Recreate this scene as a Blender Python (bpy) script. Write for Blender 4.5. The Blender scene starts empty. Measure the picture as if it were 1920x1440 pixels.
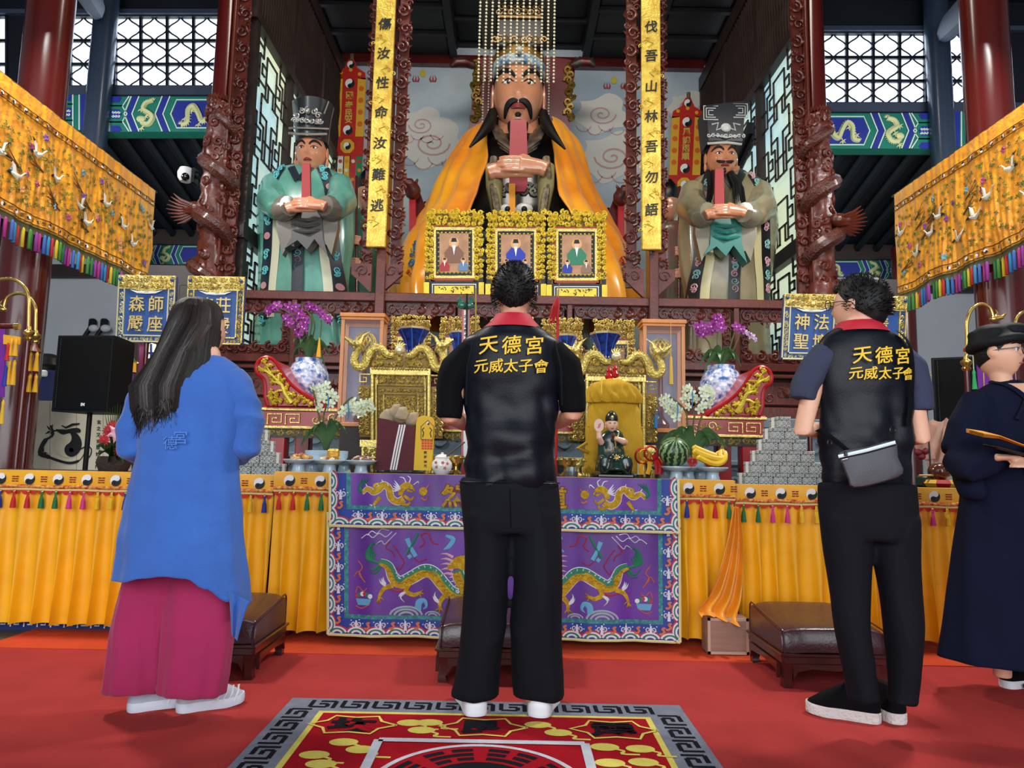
import bpy, math, random
from math import sin, cos, pi, radians, sqrt, atan2, hypot
from mathutils import Vector, Matrix, noise
from mathutils.geometry import tessellate_polygon
# camera, world, light, exposure
SC = bpy.context.scene
COL = SC.collection
F = 1331.0
CAMZ = 0.97
PITCH = radians(6.5)
ROLL = 0.0195
R0 = Vector((1, 0, 0)); U0 = Vector((0, -sin(PITCH), cos(PITCH))); FW = Vector((0, cos(PITCH), sin(PITCH)))
CR = cos(ROLL) * R0 + sin(ROLL) * U0
CU = -sin(ROLL) * R0 + cos(ROLL) * U0
cam_d = bpy.data.cameras.new('camera'); cam = bpy.data.objects.new('camera', cam_d); COL.objects.link(cam)
cam_d.sensor_width = 36.0; cam_d.lens = 36.0 * F / 1920.0; cam_d.clip_start = 0.05; cam_d.clip_end = 200
cam.matrix_world = Matrix(((CR.x, CU.x, -FW.x, 0), (CR.y, CU.y, -FW.y, 0), (CR.z, CU.z, -FW.z, CAMZ), (0, 0, 0, 1)))
SC.camera = cam
SC.view_settings.view_transform = 'Standard'; SC.view_settings.look = 'None'
SC.view_settings.gamma = 1.0; SC.view_settings.use_curve_mapping = False
SC.view_settings.exposure = 0.22
SC.cycles.use_denoising = True
SC.cycles.max_bounces = 6; SC.cycles.diffuse_bounces = 3; SC.cycles.glossy_bounces = 3; SC.cycles.transmission_bounces = 6
SC.cycles.caustics_reflective = False; SC.cycles.caustics_refractive = False
world = bpy.data.worlds.new('daylight'); SC.world = world; world.use_nodes = True
bg = world.node_tree.nodes['Background']; bg.inputs[0].default_value = (0.80, 0.90, 1.0, 1); bg.inputs[1].default_value = 0.75
def area(name, loc, target, sx, sy, power, col):
    d = bpy.data.lights.new(name, 'AREA'); d.shape = 'RECTANGLE'; d.size = sx; d.size_y = sy; d.energy = power; d.color = col
    o = bpy.data.objects.new(name, d); COL.objects.link(o); o.location = loc
    o.rotation_euler = (Vector(target) - Vector(loc)).to_track_quat('-Z', 'Y').to_euler()
    return o
area('doorway_daylight', (0, -3.2, 2.4), (0, 5, .9), 9, 3.6, 390, (0.93, 0.97, 1.0))
area('hall_lamp_and_fill', (-3.2, 4.4, 5.0), (-.2, 3.2, 0), .5, .5, 130, (1.0, 0.97, 0.92))
area('hall_lamp_and_fill', (3.3, 4.4, 5.0), (.2, 3.2, 0), .55, .55, 135, (1.0, 0.97, 0.92))
area('shrine_lamp', (0, 5.3, 7.5), (0, 8.7, 3.9), 3.0, 0.6, 110, (1.0, 0.93, 0.82))
area('hall_lamp_and_fill', (-5.2, 6.0, 4.2), (-4.4, 11, .6), 1.2, .6, 60, (1.0, 0.97, 0.95))  # unseen fill light added to brighten the left aisle's back wall
area('hall_lamp_and_fill', (5.2, 6.0, 4.2), (4.4, 11, .6), 1.2, .6, 60, (1.0, 0.97, 0.95))  # matching added fill, unseen, for the right aisle's back wall
# photo pixel <-> place
def ray(px, py):
    return FW + CR * ((px - 960) / F) - CU * ((py - 720) / F)
def at(px, py, Y):
    d = ray(px, py); t = Y / d.y
    return Vector((d.x * t, Y, CAMZ + d.z * t))
def ground(px, py, z=0.0):
    d = ray(px, py); t = (z - CAMZ) / d.z
    return Vector((d.x * t, d.y * t, z))
def onx(px, py, X):
    d = ray(px, py); t = X / d.x
    return Vector((X, d.y * t, CAMZ + d.z * t))
# materials
def lin(h):
    if isinstance(h, str):
        h = h.lstrip('#'); c = [int(h[i:i + 2], 16) / 255 for i in (0, 2, 4)]
    else: c = list(h)
    return tuple((x / 12.92 if x <= 0.04045 else ((x + 0.055) / 1.055) ** 2.4) for x in c) + (1,)
MATS = {}
def mat(name, color='#888888', rough=0.55, metal=0.0, bump=0.0, bscale=60.0, var=0.0, vscale=6.0, color2=None,
        coat=0.0, sheen=0.0, emit=0.0, stretch=None, spec=0.5, trans=0.0, alpha=1.0, wave=None):
    if name in MATS: return MATS[name]
    m = bpy.data.materials.new(name); m.use_nodes = True; nt = m.node_tree; b = nt.nodes['Principled BSDF']
    L = nt.links.new
    c1 = lin(color); c2 = lin(color2) if color2 else tuple(x * (1 - var) for x in c1[:3]) + (1,)
    b.inputs['Base Color'].default_value = c1; b.inputs['Roughness'].default_value = rough; b.inputs['Metallic'].default_value = metal
    b.inputs['Specular IOR Level'].default_value = spec
    b.inputs['Coat Weight'].default_value = coat; b.inputs['Coat Roughness'].default_value = 0.15
    b.inputs['Sheen Weight'].default_value = sheen
    b.inputs['Transmission Weight'].default_value = trans; b.inputs['Alpha'].default_value = alpha
    if emit:
        b.inputs['Emission Color'].default_value = c1; b.inputs['Emission Strength'].default_value = emit
    if var or color2 or bump:
        tc = nt.nodes.new('ShaderNodeTexCoord'); vec = tc.outputs['Object']
        if stretch:
            mp = nt.nodes.new('ShaderNodeMapping'); mp.inputs['Scale'].default_value = stretch; L(vec, mp.inputs[0]); vec = mp.outputs[0]
    if var or color2:
        n = nt.nodes.new('ShaderNodeTexNoise'); n.inputs['Scale'].default_value = vscale; n.inputs['Detail'].default_value = 5; L(vec, n.inputs[0])
        r = nt.nodes.new('ShaderNodeValToRGB'); r.color_ramp.elements[0].position = .38; r.color_ramp.elements[1].position = .64
        r.color_ramp.elements[0].color = c2; r.color_ramp.elements[1].color = c1
        L(n.outputs[0], r.inputs[0]); L(r.outputs[0], b.inputs['Base Color'])
        if emit: L(r.outputs[0], b.inputs['Emission Color'])
    if bump:
        if wave:
            n2 = nt.nodes.new('ShaderNodeTexWave'); n2.inputs['Scale'].default_value = wave; n2.inputs['Distortion'].default_value = 1.5; L(vec, n2.inputs[0])
        else:
            n2 = nt.nodes.new('ShaderNodeTexNoise'); n2.inputs['Scale'].default_value = bscale; n2.inputs['Detail'].default_value = 4; L(vec, n2.inputs[0])
        bp = nt.nodes.new('ShaderNodeBump'); bp.inputs['Strength'].default_value = bump; bp.inputs['Distance'].default_value = 0.02
        L(n2.outputs[0], bp.inputs['Height']); L(bp.outputs[0], b.inputs['Normal'])
    MATS[name] = m
    return m
M_WOOD = mat('carved_rosewood', '#64281c', .36, var=.35, vscale=5, bump=.15, bscale=35, coat=.12)
M_WOODD = mat('dark_timber', '#30201c', .5, var=.3, vscale=3, bump=.1)
M_GOLD = mat('gold_leaf_carving', '#ecd27a', .26, .68, var=.3, vscale=14, bump=.3, bscale=90)
M_GOLDY = mat('bright_gold_lacquer', '#edd046', .34, .35, var=.2, vscale=20, bump=.3, bscale=110)
M_BRASS = mat('polished_brass', '#d9b565', .2, .9)
M_BLACK = mat('black_lacquer', '#0d0d10', .35)
M_RED = mat('red_lacquer', '#b3161c', .3, coat=.12, var=.12)
M_DRED = mat('oxblood_lacquer', '#5a1512', .22, coat=.5, var=.2, vscale=2)
M_WHITE = mat('white_paint', '#f2f2f0', .5)
M_INK = mat('black_ink', '#0c0c0e', .6)
M_SKIN = mat('skin', '#d9a284', .5, var=.1, vscale=9, bump=.03, bscale=160)
M_STSKIN = mat('painted_statue_flesh', '#d8946f', .22, coat=.5, var=.1, vscale=4)
M_YSILK = mat('yellow_silk', '#fbb414', .42, sheen=.08, var=.14, vscale=5, bump=.06, bscale=120)
M_YVELVET = mat('golden_yellow_velvet', '#ffb703', .5, sheen=.08, var=.10, vscale=7)
M_GBACK = mat('gilt_crevice_shade', '#7a5818', .45, .3)  # crevice shade between the gold carvings put into the backing colour
# mesh builder
def frame(d):
    d = d.normalized(); a = Vector((0, 0, 1)) if abs(d.z) < .9 else Vector((1, 0, 0))
    u = d.cross(a).normalized(); return u, d.cross(u).normalized()
class MB:
    def __init__(s): s.v = []; s.f = []; s.m = []; s.mi = 0
    def add(s, vs, fs):
        o = len(s.v); s.v += [tuple(v) for v in vs]; s.f += [tuple(i + o for i in f) for f in fs]; s.m += [s.mi] * len(fs); return s
    def mesh(s, vs, fs): return s.add(vs, fs)
    def box(s, c, d, rz=0, rx=0, ry=0, ch=0.0):
        hx, hy, hz = d[0] / 2, d[1] / 2, d[2] / 2
        M = Matrix.Rotation(rz, 3, 'Z') @ Matrix.Rotation(ry, 3, 'Y') @ Matrix.Rotation(rx, 3, 'X') if (rz or rx or ry) else None
        c = Vector(c)
        if ch <= 0:
            vs = [Vector((x, y, z)) for x in (-hx, hx) for y in (-hy, hy) for z in (-hz, hz)]
            fs = [(0, 1, 3, 2), (4, 6, 7, 5), (0, 4, 5, 1), (2, 3, 7, 6), (0, 2, 6, 4), (1, 5, 7, 3)]
        else:
            k = min(ch, hx * .9, hy * .9, hz * .9); vs = []; ix = {}
            for sx in (-1, 1):
                for sy in (-1, 1):
                    for sz in (-1, 1):
                        for a in range(3):
                            p = [sx * (hx - k), sy * (hy - k), sz * (hz - k)]; p[a] += (sx, sy, sz)[a] * k
                            ix[(sx, sy, sz, a)] = len(vs); vs.append(Vector(p))
            fs = []
            q = [(-1, -1), (1, -1), (1, 1), (-1, 1)]
            for sg in (-1, 1):
                fs.append([ix[(sg, a, b, 0)] for a, b in q]); fs.append([ix[(a, sg, b, 1)] for a, b in q]); fs.append([ix[(a, b, sg, 2)] for a, b in q])
            for a in (-1, 1):
                for b in (-1, 1):
                    fs.append([ix[(a, b, -1, 0)], ix[(a, b, 1, 0)], ix[(a, b, 1, 1)], ix[(a, b, -1, 1)]])
                    fs.append([ix[(a, -1, b, 0)], ix[(a, 1, b, 0)], ix[(a, 1, b, 2)], ix[(a, -1, b, 2)]])
                    fs.append([ix[(-1, a, b, 1)], ix[(1, a, b, 1)], ix[(1, a, b, 2)], ix[(-1, a, b, 2)]])
                    for d_ in (-1, 1): fs.append([ix[(a, b, d_, 0)], ix[(a, b, d_, 1)], ix[(a, b, d_, 2)]])
        return s.add([c + (M @ v if M else v) for v in vs], fs)
    def bx(s, x0, x1, y0, y1, z0, z1, ch=0): return s.box(((x0 + x1) / 2, (y0 + y1) / 2, (z0 + z1) / 2), (abs(x1 - x0), abs(y1 - y0), abs(z1 - z0)), ch=ch)
    def loft(s, rings, cap=True, closed=True):
        n = len(rings[0]); vs = [p for r in rings for p in r]; fs = []
        m = n if closed else n - 1
        for i in range(len(rings) - 1):
            for j in range(m):
                k = (j + 1) % n; fs.append((i * n + j, i * n + k, (i + 1) * n + k, (i + 1) * n + j))
        if cap and closed:
            fs.append(tuple(range(n))[::-1]); e = (len(rings) - 1) * n; fs.append(tuple(range(e, e + n)))
        return s.add(vs, fs)
    def tube(s, pts, r, n=6, cap=True, flat=None, up=None):
        pts = [Vector(p) for p in pts]; m = len(pts); rings = []; u = None
        for i, p in enumerate(pts):
            d = pts[min(i + 1, m - 1)] - pts[max(i - 1, 0)]
            if d.length < 1e-9: d = Vector((0, 0, 1))
            d.normalize()
            if u is None:
                u = frame(d)[0] if up is None else (Vector(up) - d * Vector(up).dot(d)).normalized()
            else:
                u = u - d * u.dot(d)
                u = u.normalized() if u.length > 1e-6 else frame(d)[0]
            w = d.cross(u)
            rr = r[i] if isinstance(r, (list, tuple)) else r
            ru, rw = rr if isinstance(rr, (list, tuple)) else (rr, rr * (flat if flat else 1))
            rings.append([p + u * (ru * cos(2 * pi * j / n)) + w * (rw * sin(2 * pi * j / n)) for j in range(n)])
        return s.loft(rings, cap)
    def cyl(s, p0, p1, r0, r1=None, n=16): return s.tube([p0, p1], [r0, r0 if r1 is None else r1], n)
    def lathe(s, c, prof, n=20, axis=None, cap=True):
        c = Vector(c); rings = []
        if axis is None: u, w, d = Vector((1, 0, 0)), Vector((0, 1, 0)), Vector((0, 0, 1))
        else: d = Vector(axis).normalized(); u, w = frame(d)
        for r, h in prof: rings.append([c + d * h + u * (r * cos(2 * pi * j / n)) + w * (r * sin(2 * pi * j / n)) for j in range(n)])
        return s.loft(rings, cap)
    def ball(s, c, r, nu=10, nv=6, M=None):
        c = Vector(c); r = r if isinstance(r, (tuple, list)) else (r, r, r); rings = []
        vs = [Vector((0, 0, -1))] + [Vector((sin(pi * i / nv) * cos(2 * pi * j / nu), sin(pi * i / nv) * sin(2 * pi * j / nu), -cos(pi * i / nv))) for i in range(1, nv) for j in range(nu)] + [Vector((0, 0, 1))]
        fs = [(0, 1 + (j + 1) % nu, 1 + j) for j in range(nu)]
        for i in range(nv - 2):
            for j in range(nu): a = 1 + i * nu; fs.append((a + j, a + (j + 1) % nu, a + nu + (j + 1) % nu, a + nu + j))
        a = 1 + (nv - 2) * nu; fs += [(a + j, a + (j + 1) % nu, len(vs) - 1) for j in range(nu)]
        vs = [Vector((v.x * r[0], v.y * r[1], v.z * r[2])) for v in vs]
        return s.add([c + (M @ v if M else v) for v in vs], fs)
    def grid(s, fn, nu, nv):
        vs = [fn(i / nu, j / nv) for j in range(nv + 1) for i in range(nu + 1)]; w = nu + 1
        return s.add(vs, [(j * w + i, j * w + i + 1, (j + 1) * w + i + 1, (j + 1) * w + i) for j in range(nv) for i in range(nu)])
    def prism(s, poly, mp, d0, d1):
        n = len(poly); vs = [mp(u, v, d0) for u, v in poly] + [mp(u, v, d1) for u, v in poly]
        tr = tessellate_polygon([[Vector((u, v, 0)) for u, v in poly]])
        fs = [tuple(t) for t in tr] + [tuple(n + i for i in t) for t in tr] + [(i, (i + 1) % n, n + (i + 1) % n, n + i) for i in range(n)]
        return s.add(vs, fs)
    def flat(s, poly, mp, d):
        tr = tessellate_polygon([[Vector((u, v, 0)) for u, v in poly]])
        return s.add([mp(u, v, d) for u, v in poly], [tuple(t) for t in tr])
    def strip(s, pts, w, mp, d, th=0.0):
        n = len(pts); L = []; Rr = []
        for i in range(n):
            a = pts[max(i - 1, 0)]; b = pts[min(i + 1, n - 1)]; dx, dy = b[0] - a[0], b[1] - a[1]; l = hypot(dx, dy) or 1
            ww = (w[i] if isinstance(w, (list, tuple)) else w) / 2
            nx, ny = -dy / l * ww, dx / l * ww
            L.append((pts[i][0] + nx, pts[i][1] + ny)); Rr.append((pts[i][0] - nx, pts[i][1] - ny))
        if th:
            rings = [[mp(*L[i], d), mp(pts[i][0], pts[i][1], d + th), mp(*Rr[i], d)] for i in range(n)]
            return s.loft(rings, cap=False, closed=False)
        vs = [mp(*p, d) for p in L] + [mp(*p, d) for p in Rr]
        return s.add(vs, [(i, i + 1, n + i + 1, n + i) for i in range(n - 1)])
    def text(s, t, mp, u, v, size, d0, d1, bold=0.0, sx=1.0, shear=0.0, vdir=-1, rise=0.0):
        vs, fs = glyphs(t, bold, d1 - d0 != 0)
        cx = (min(p[0] for p in vs) + max(p[0] for p in vs)) / 2; cy = (min(p[1] for p in vs) + max(p[1] for p in vs)) / 2
        out = []
        for x, y, z in vs:
            uu = (x - cx) * size * sx; vv = (y - cy) * size + rise * uu; out.append(mp(u + uu + shear * vv, v + vdir * vv, d0 + (d1 - d0) * z))
        return s.add(out, fs)
GC = {}
def glyphs(t, bold, solid):
    k = (t, bold, solid)
    if k in GC: return GC[k]
    c = bpy.data.curves.new('g', 'FONT'); c.body = t; c.size = 1; c.offset = bold; c.resolution_u = 3
    c.extrude = .5 if solid else 0
    o = bpy.data.objects.new('g', c); COL.objects.link(o)
    dg = bpy.context.evaluated_depsgraph_get(); m = bpy.data.meshes.new_from_object(o.evaluated_get(dg))
    r = ([(v.co.x, v.co.y, (v.co.z + .5) if solid else 0) for v in m.vertices], [tuple(p.vertices) for p in m.polygons])
    bpy.data.objects.remove(o); bpy.data.curves.remove(c); bpy.data.meshes.remove(m)
    GC[k] = r; return r
def worldloc(o):
    p = Vector((0, 0, 0))
    while o is not None: p = p + o.location; o = o.parent
    return p
def tag(o, label=None, cat=None, group=None, kind=None):
    if label: o['label'] = label
    if cat: o['category'] = cat
    if group: o['group'] = group
    if kind: o['kind'] = kind
    return o
def obj(name, mb, m, parent=None, label=None, cat=None, group=None, kind=None, sharp=38, smooth=True, origin=None):
    me = bpy.data.meshes.new(name)
    base = worldloc(parent) if parent is not None else Vector(origin or (0, 0, 0))
    vs = [(x - base.x, y - base.y, z - base.z) for x, y, z in mb.v] if base.length else mb.v
    me.from_pydata(vs, [], mb.f)
    ms = m if isinstance(m, (list, tuple)) else [m]
    for x in ms: me.materials.append(x)
    if len(ms) > 1: me.polygons.foreach_set('material_index', mb.m)
    me.validate(verbose=False)
    if smooth:
        me.polygons.foreach_set('use_smooth', [True] * len(me.polygons))
        me.set_sharp_from_angle(angle=radians(sharp))
    o = bpy.data.objects.new(name, me); COL.objects.link(o)
    if parent is not None: o.parent = parent
    elif origin is not None: o.location = origin
    return tag(o, label, cat, group, kind)
def thing(name, loc, label, cat, group=None, kind=None):
    o = bpy.data.objects.new(name, None); COL.objects.link(o); o.location = loc; o.empty_display_size = .05
    return tag(o, label, cat, group, kind)
def inst(src, parent, loc, rz=0, scale=None, m=None, name=None):
    o = src.copy(); COL.objects.link(o); o.parent = parent; o.location = loc; o.rotation_euler = (0, 0, rz)
    if name: o.name = name
    if scale is not None: o.scale = scale if isinstance(scale, (tuple, list)) else (scale,) * 3
    return o
def remesh(mb, voxel=.012, smooth=4):
    me = bpy.data.meshes.new('t'); me.from_pydata(mb.v, [], mb.f)
    o = bpy.data.objects.new('t', me); COL.objects.link(o)
    a = o.modifiers.new('r', 'REMESH'); a.mode = 'VOXEL'; a.voxel_size = voxel
    if smooth: b = o.modifiers.new('s', 'SMOOTH'); b.iterations = smooth; b.factor = .5
    dg = bpy.context.evaluated_depsgraph_get(); m2 = bpy.data.meshes.new_from_object(o.evaluated_get(dg))
    out = MB(); out.v = [tuple(v.co) for v in m2.vertices]; out.f = [tuple(p.vertices) for p in m2.polygons]; out.m = [0] * len(out.f)
    bpy.data.objects.remove(o); bpy.data.meshes.remove(me); bpy.data.meshes.remove(m2)
    return out
def front(Y):
    def mp(u, v, w=0.0):
        p = at(u, v, Y); return Vector((p.x, Y - w, p.z))
    return mp
def local(o, ux=(1, 0, 0), uz=(0, 0, 1), nw=None, s=1.0):
    o = Vector(o); ux = Vector(ux).normalized(); uz = Vector(uz).normalized(); nw = Vector(nw).normalized() if nw is not None else uz.cross(ux) * -1
    def mp(u, v, w=0.0): return o + ux * (u * s) + uz * (v * s) + nw * w
    return mp
def arc(cx, cy, r, a0, a1, n=12, ry=None):
    return [(cx + r * cos(radians(a0 + (a1 - a0) * i / n)), cy + (ry or r) * sin(radians(a0 + (a1 - a0) * i / n))) for i in range(n + 1)]
def smoothpath(p, k=4, closed=False):
    n = len(p); out = []
    rng = range(n) if closed else range(n - 1)
    for i in rng:
        g = (lambda j: p[j % n]) if closed else (lambda j: p[max(0, min(n - 1, j))])
        a, b, c, d = g(i - 1), g(i), g(i + 1), g(i + 2)
        for q in range(k):
            t = q / k; t2, t3 = t * t, t * t * t
            out.append(tuple(.5 * (2 * b[x] + (c[x] - a[x]) * t + (2 * a[x] - 5 * b[x] + 4 * c[x] - d[x]) * t2 + (-a[x] + 3 * b[x] - 3 * c[x] + d[x]) * t3) for x in range(len(b))))
    if not closed: out.append(tuple(p[-1]))
    return out
def lerp(a, b, t): return a + (b - a) * t
def interp(tab, x):
    if x <= tab[0][0]: return tab[0][1:]
    for a, b in zip(tab, tab[1:]):
        if x <= b[0]:
            t = (x - a[0]) / (b[0] - a[0]); t = t * t * (3 - 2 * t)
            return tuple(lerp(p, q, t) for p, q in zip(a[1:], b[1:]))
    return tab[-1][1:]
def volute(mb, mp, u, v, r, a0, turns, sgn, tr, lift=0.0, n=4, seg=12):
    pts = []; rad = []
    for i in range(seg + 1):
        t = i / seg; a = a0 + sgn * turns * 2 * pi * t; rr = r * (1 - .82 * t)
        pts.append(mp(u + rr * cos(a), v + rr * sin(a), lift + tr * .4 * t)); rad.append(tr * (1 - .45 * t))
    mb.tube(pts, rad, n)
def leaf(mb, mp, u, v, a, l, w, h, lift=0.0):
    ca, sa = cos(a), sin(a)
    def q(x, y, z): return mp(u + x * ca - y * sa, v + x * sa + y * ca, lift + z)
    vs = [q(0, 0, 0), q(l * .35, w, h * .3), q(l, 0, 0), q(l * .35, -w, h * .3), q(l * .45, 0, h)]
    mb.add(vs, [(0, 1, 4), (1, 2, 4), (2, 3, 4), (3, 0, 4)])
def scrollfill(mb, mp, u0, v0, u1, v1, cell, tr, rng, lift=0.0, leaves=True, seg=10):
    nu = max(1, round((u1 - u0) / cell)); nv = max(1, round((v1 - v0) / cell)); du, dv = (u1 - u0) / nu, (v1 - v0) / nv
    for i in range(nu):
        for j in range(nv):
            u, v = u0 + (i + .5 + rng.uniform(-.22, .22) * (nu > 2)) * du, v0 + (j + .5 + rng.uniform(-.22, .22) * (nv > 2)) * dv; r = .5 * min(du, dv) * rng.uniform(.75, 1.2); a = rng.uniform(0, 2 * pi)
            sg = 1 if (i + j) % 2 else -1
            volute(mb, mp, u, v, r, a, rng.uniform(1.0, 1.5), sg, tr, lift, 4, seg)
            if leaves:
                for k in range(2):
                    b = rng.uniform(0, 2 * pi); leaf(mb, mp, u + r * .6 * cos(b), v + r * .6 * sin(b), b, r * .75, r * .25, tr * 1.8, lift)
def taiji(mbw, mbb, mp, u, v, r, lift, rot=0.0, vd=1):
    T = lambda x, y, w: mp(u + r * (x * cos(rot) - y * sin(rot)), v + vd * r * (x * sin(rot) + y * cos(rot)), w)
    n = 14
    mbw.add([T(cos(2 * pi * i / 24), sin(2 * pi * i / 24), lift) for i in range(24)], [tuple(range(24))])
    poly = [(cos(a), sin(a)) for a in [-pi / 2 + pi * i / n for i in range(n + 1)]]
    poly += [(.5 * cos(a), .5 + .5 * sin(a)) for a in [pi / 2 - pi * i / n for i in range(1, n + 1)]]
    poly += [(-.5 * cos(a), -.5 + .5 * sin(a)) for a in [pi / 2 - pi * i / n for i in range(1, n)]]
    mbb.flat(poly, T, lift + .0012)
    mbb.flat([(.17 * cos(a), -.5 + .17 * sin(a)) for a in [2 * pi * i / 10 for i in range(10)]], T, lift + .0012)
    mbw.flat([(.17 * cos(a), .5 + .17 * sin(a)) for a in [2 * pi * i / 10 for i in range(10)]], T, lift + .0024)
RNG = random.Random(7)
def normals(mb):
    n = [Vector((0, 0, 0)) for _ in mb.v]; V = [Vector(v) for v in mb.v]
    for f in mb.f:
        a = (V[f[1]] - V[f[0]]).cross(V[f[-1]] - V[f[0]])
        for i in f: n[i] += a
    return V, [x.normalized() if x.length > 0 else x for x in n]
def wrinkle(mb, fn):
    V, N = normals(mb); mb.v = [tuple(v + n * fn(v)) for v, n in zip(V, N)]; return mb
def nz(p, sx, sy, sz, o=0): return noise.noise((p.x * sx + o, p.y * sy + o * 1.7, p.z * sz - o))
def rdg(p, a, b, c, o): return 1 - 3 * abs(nz(p, a, b, c, o))
# the hall
def struct(name, mb, m, parent=None, label=None, **k):
    return obj(name, mb, m, parent, label=label, kind='structure' if parent is None else k.pop('kind', None), **k)
M_STONE = mat('grey_flagstone', '#56574e', .6, var=.3, vscale=3, bump=.2)
M_CARPET = mat('red_carpet', '#ab3836', .95, var=.13, vscale=3.5, bump=.35, bscale=420, spec=.15)
M_CARPET2 = mat('orange_red_carpet', '#cc4a2a', .95, var=.12, vscale=5, bump=.3, bscale=420, spec=.15)
M_PLASTER = mat('grey_plaster', '#b3b8c0', .85, var=.06, vscale=1.5)
M_SLATE = mat('slate_blue_paint', '#3d475c', .6, var=.1)
M_NIGHT = mat('blue_black_timber', '#0e1420', .55, var=.3, vscale=2)
M_PANE = mat('bright_window_glass', '#dcebff', .4, emit=2.6)
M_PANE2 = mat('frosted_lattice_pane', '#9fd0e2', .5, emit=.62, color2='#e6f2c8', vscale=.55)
M_BEAMG = mat('beam_green_paint', '#0f7a68', .6, var=.1)
M_BEAMB = mat('beam_blue_paint', '#1f2f98', .6, var=.1)
M_BEAMW = mat('beam_white_line', '#d9e8df', .6)
M_BEAMD = mat('pale_gold_paint', '#d7d9a0', .55)
M_COLUMN = mat('lacquered_column', '#571613', .22, coat=.2, var=.15, vscale=1.5)
fl = MB(); fl.bx(-9, 9, -4, 12, -.12, -.012); floor = struct('floor', fl, M_STONE)
st = MB(); st.bx(-.295, .295, -.295, .295, -.03, 0, ch=.004)
st0 = obj('flagstone', st, M_STONE, floor); st0.location = (-2.95, 2.0, 0); k = 0
for i in range(14):
    for j in range(9):
        x, y = -8.6 + i * .6 + (.3 if j % 2 else 0), .2 + j * .6
        if x > -2.4: continue
        inst(st0, floor, (x, y, 0))
cp = MB(); cp.bx(-2.65, 3.6, -1.0, 3.70, -.01, .006)
obj('carpet', cp, M_CARPET, label='wide red carpet covering the floor before the altar', cat='carpet')
cp = MB(); cp.bx(-2.64, 3.6, 3.70, 4.9, -.008, .010)
obj('carpet_strip', cp, M_CARPET2, label='orange-red carpet strip along the foot of the altar tables', cat='carpet')
wb = MB(); wb.bx(-9, -2.95, 11.0, 11.2, 0, 5.0); wb.bx(3.1, 9, 11.0, 11.2, 0, 5.0)
wall = struct('wall_back', wb, M_PLASTER)
w = MB(); w.bx(-9.2, -9, -4, 11.2, 0, 8.4); struct('wall_left', w, M_PLASTER)
w = MB(); w.bx(9, 9.2, -4, 11.2, 0, 8.4); struct('wall_right', w, M_PLASTER)
w = MB(); w.bx(-9.2, 9.2, -4, 7.0, 8.3, 8.5); struct('ceiling', w, M_NIGHT)
w = MB()
for s in (-1, 1): w.bx(s * 3.0, s * 9.2, 7.0, 8.75, 7.0, 8.5)
w.bx(-9, 9, 6.98, 7.1, 7.9, 8.5)
struct('ceiling_aisle', w, M_NIGHT)
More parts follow.
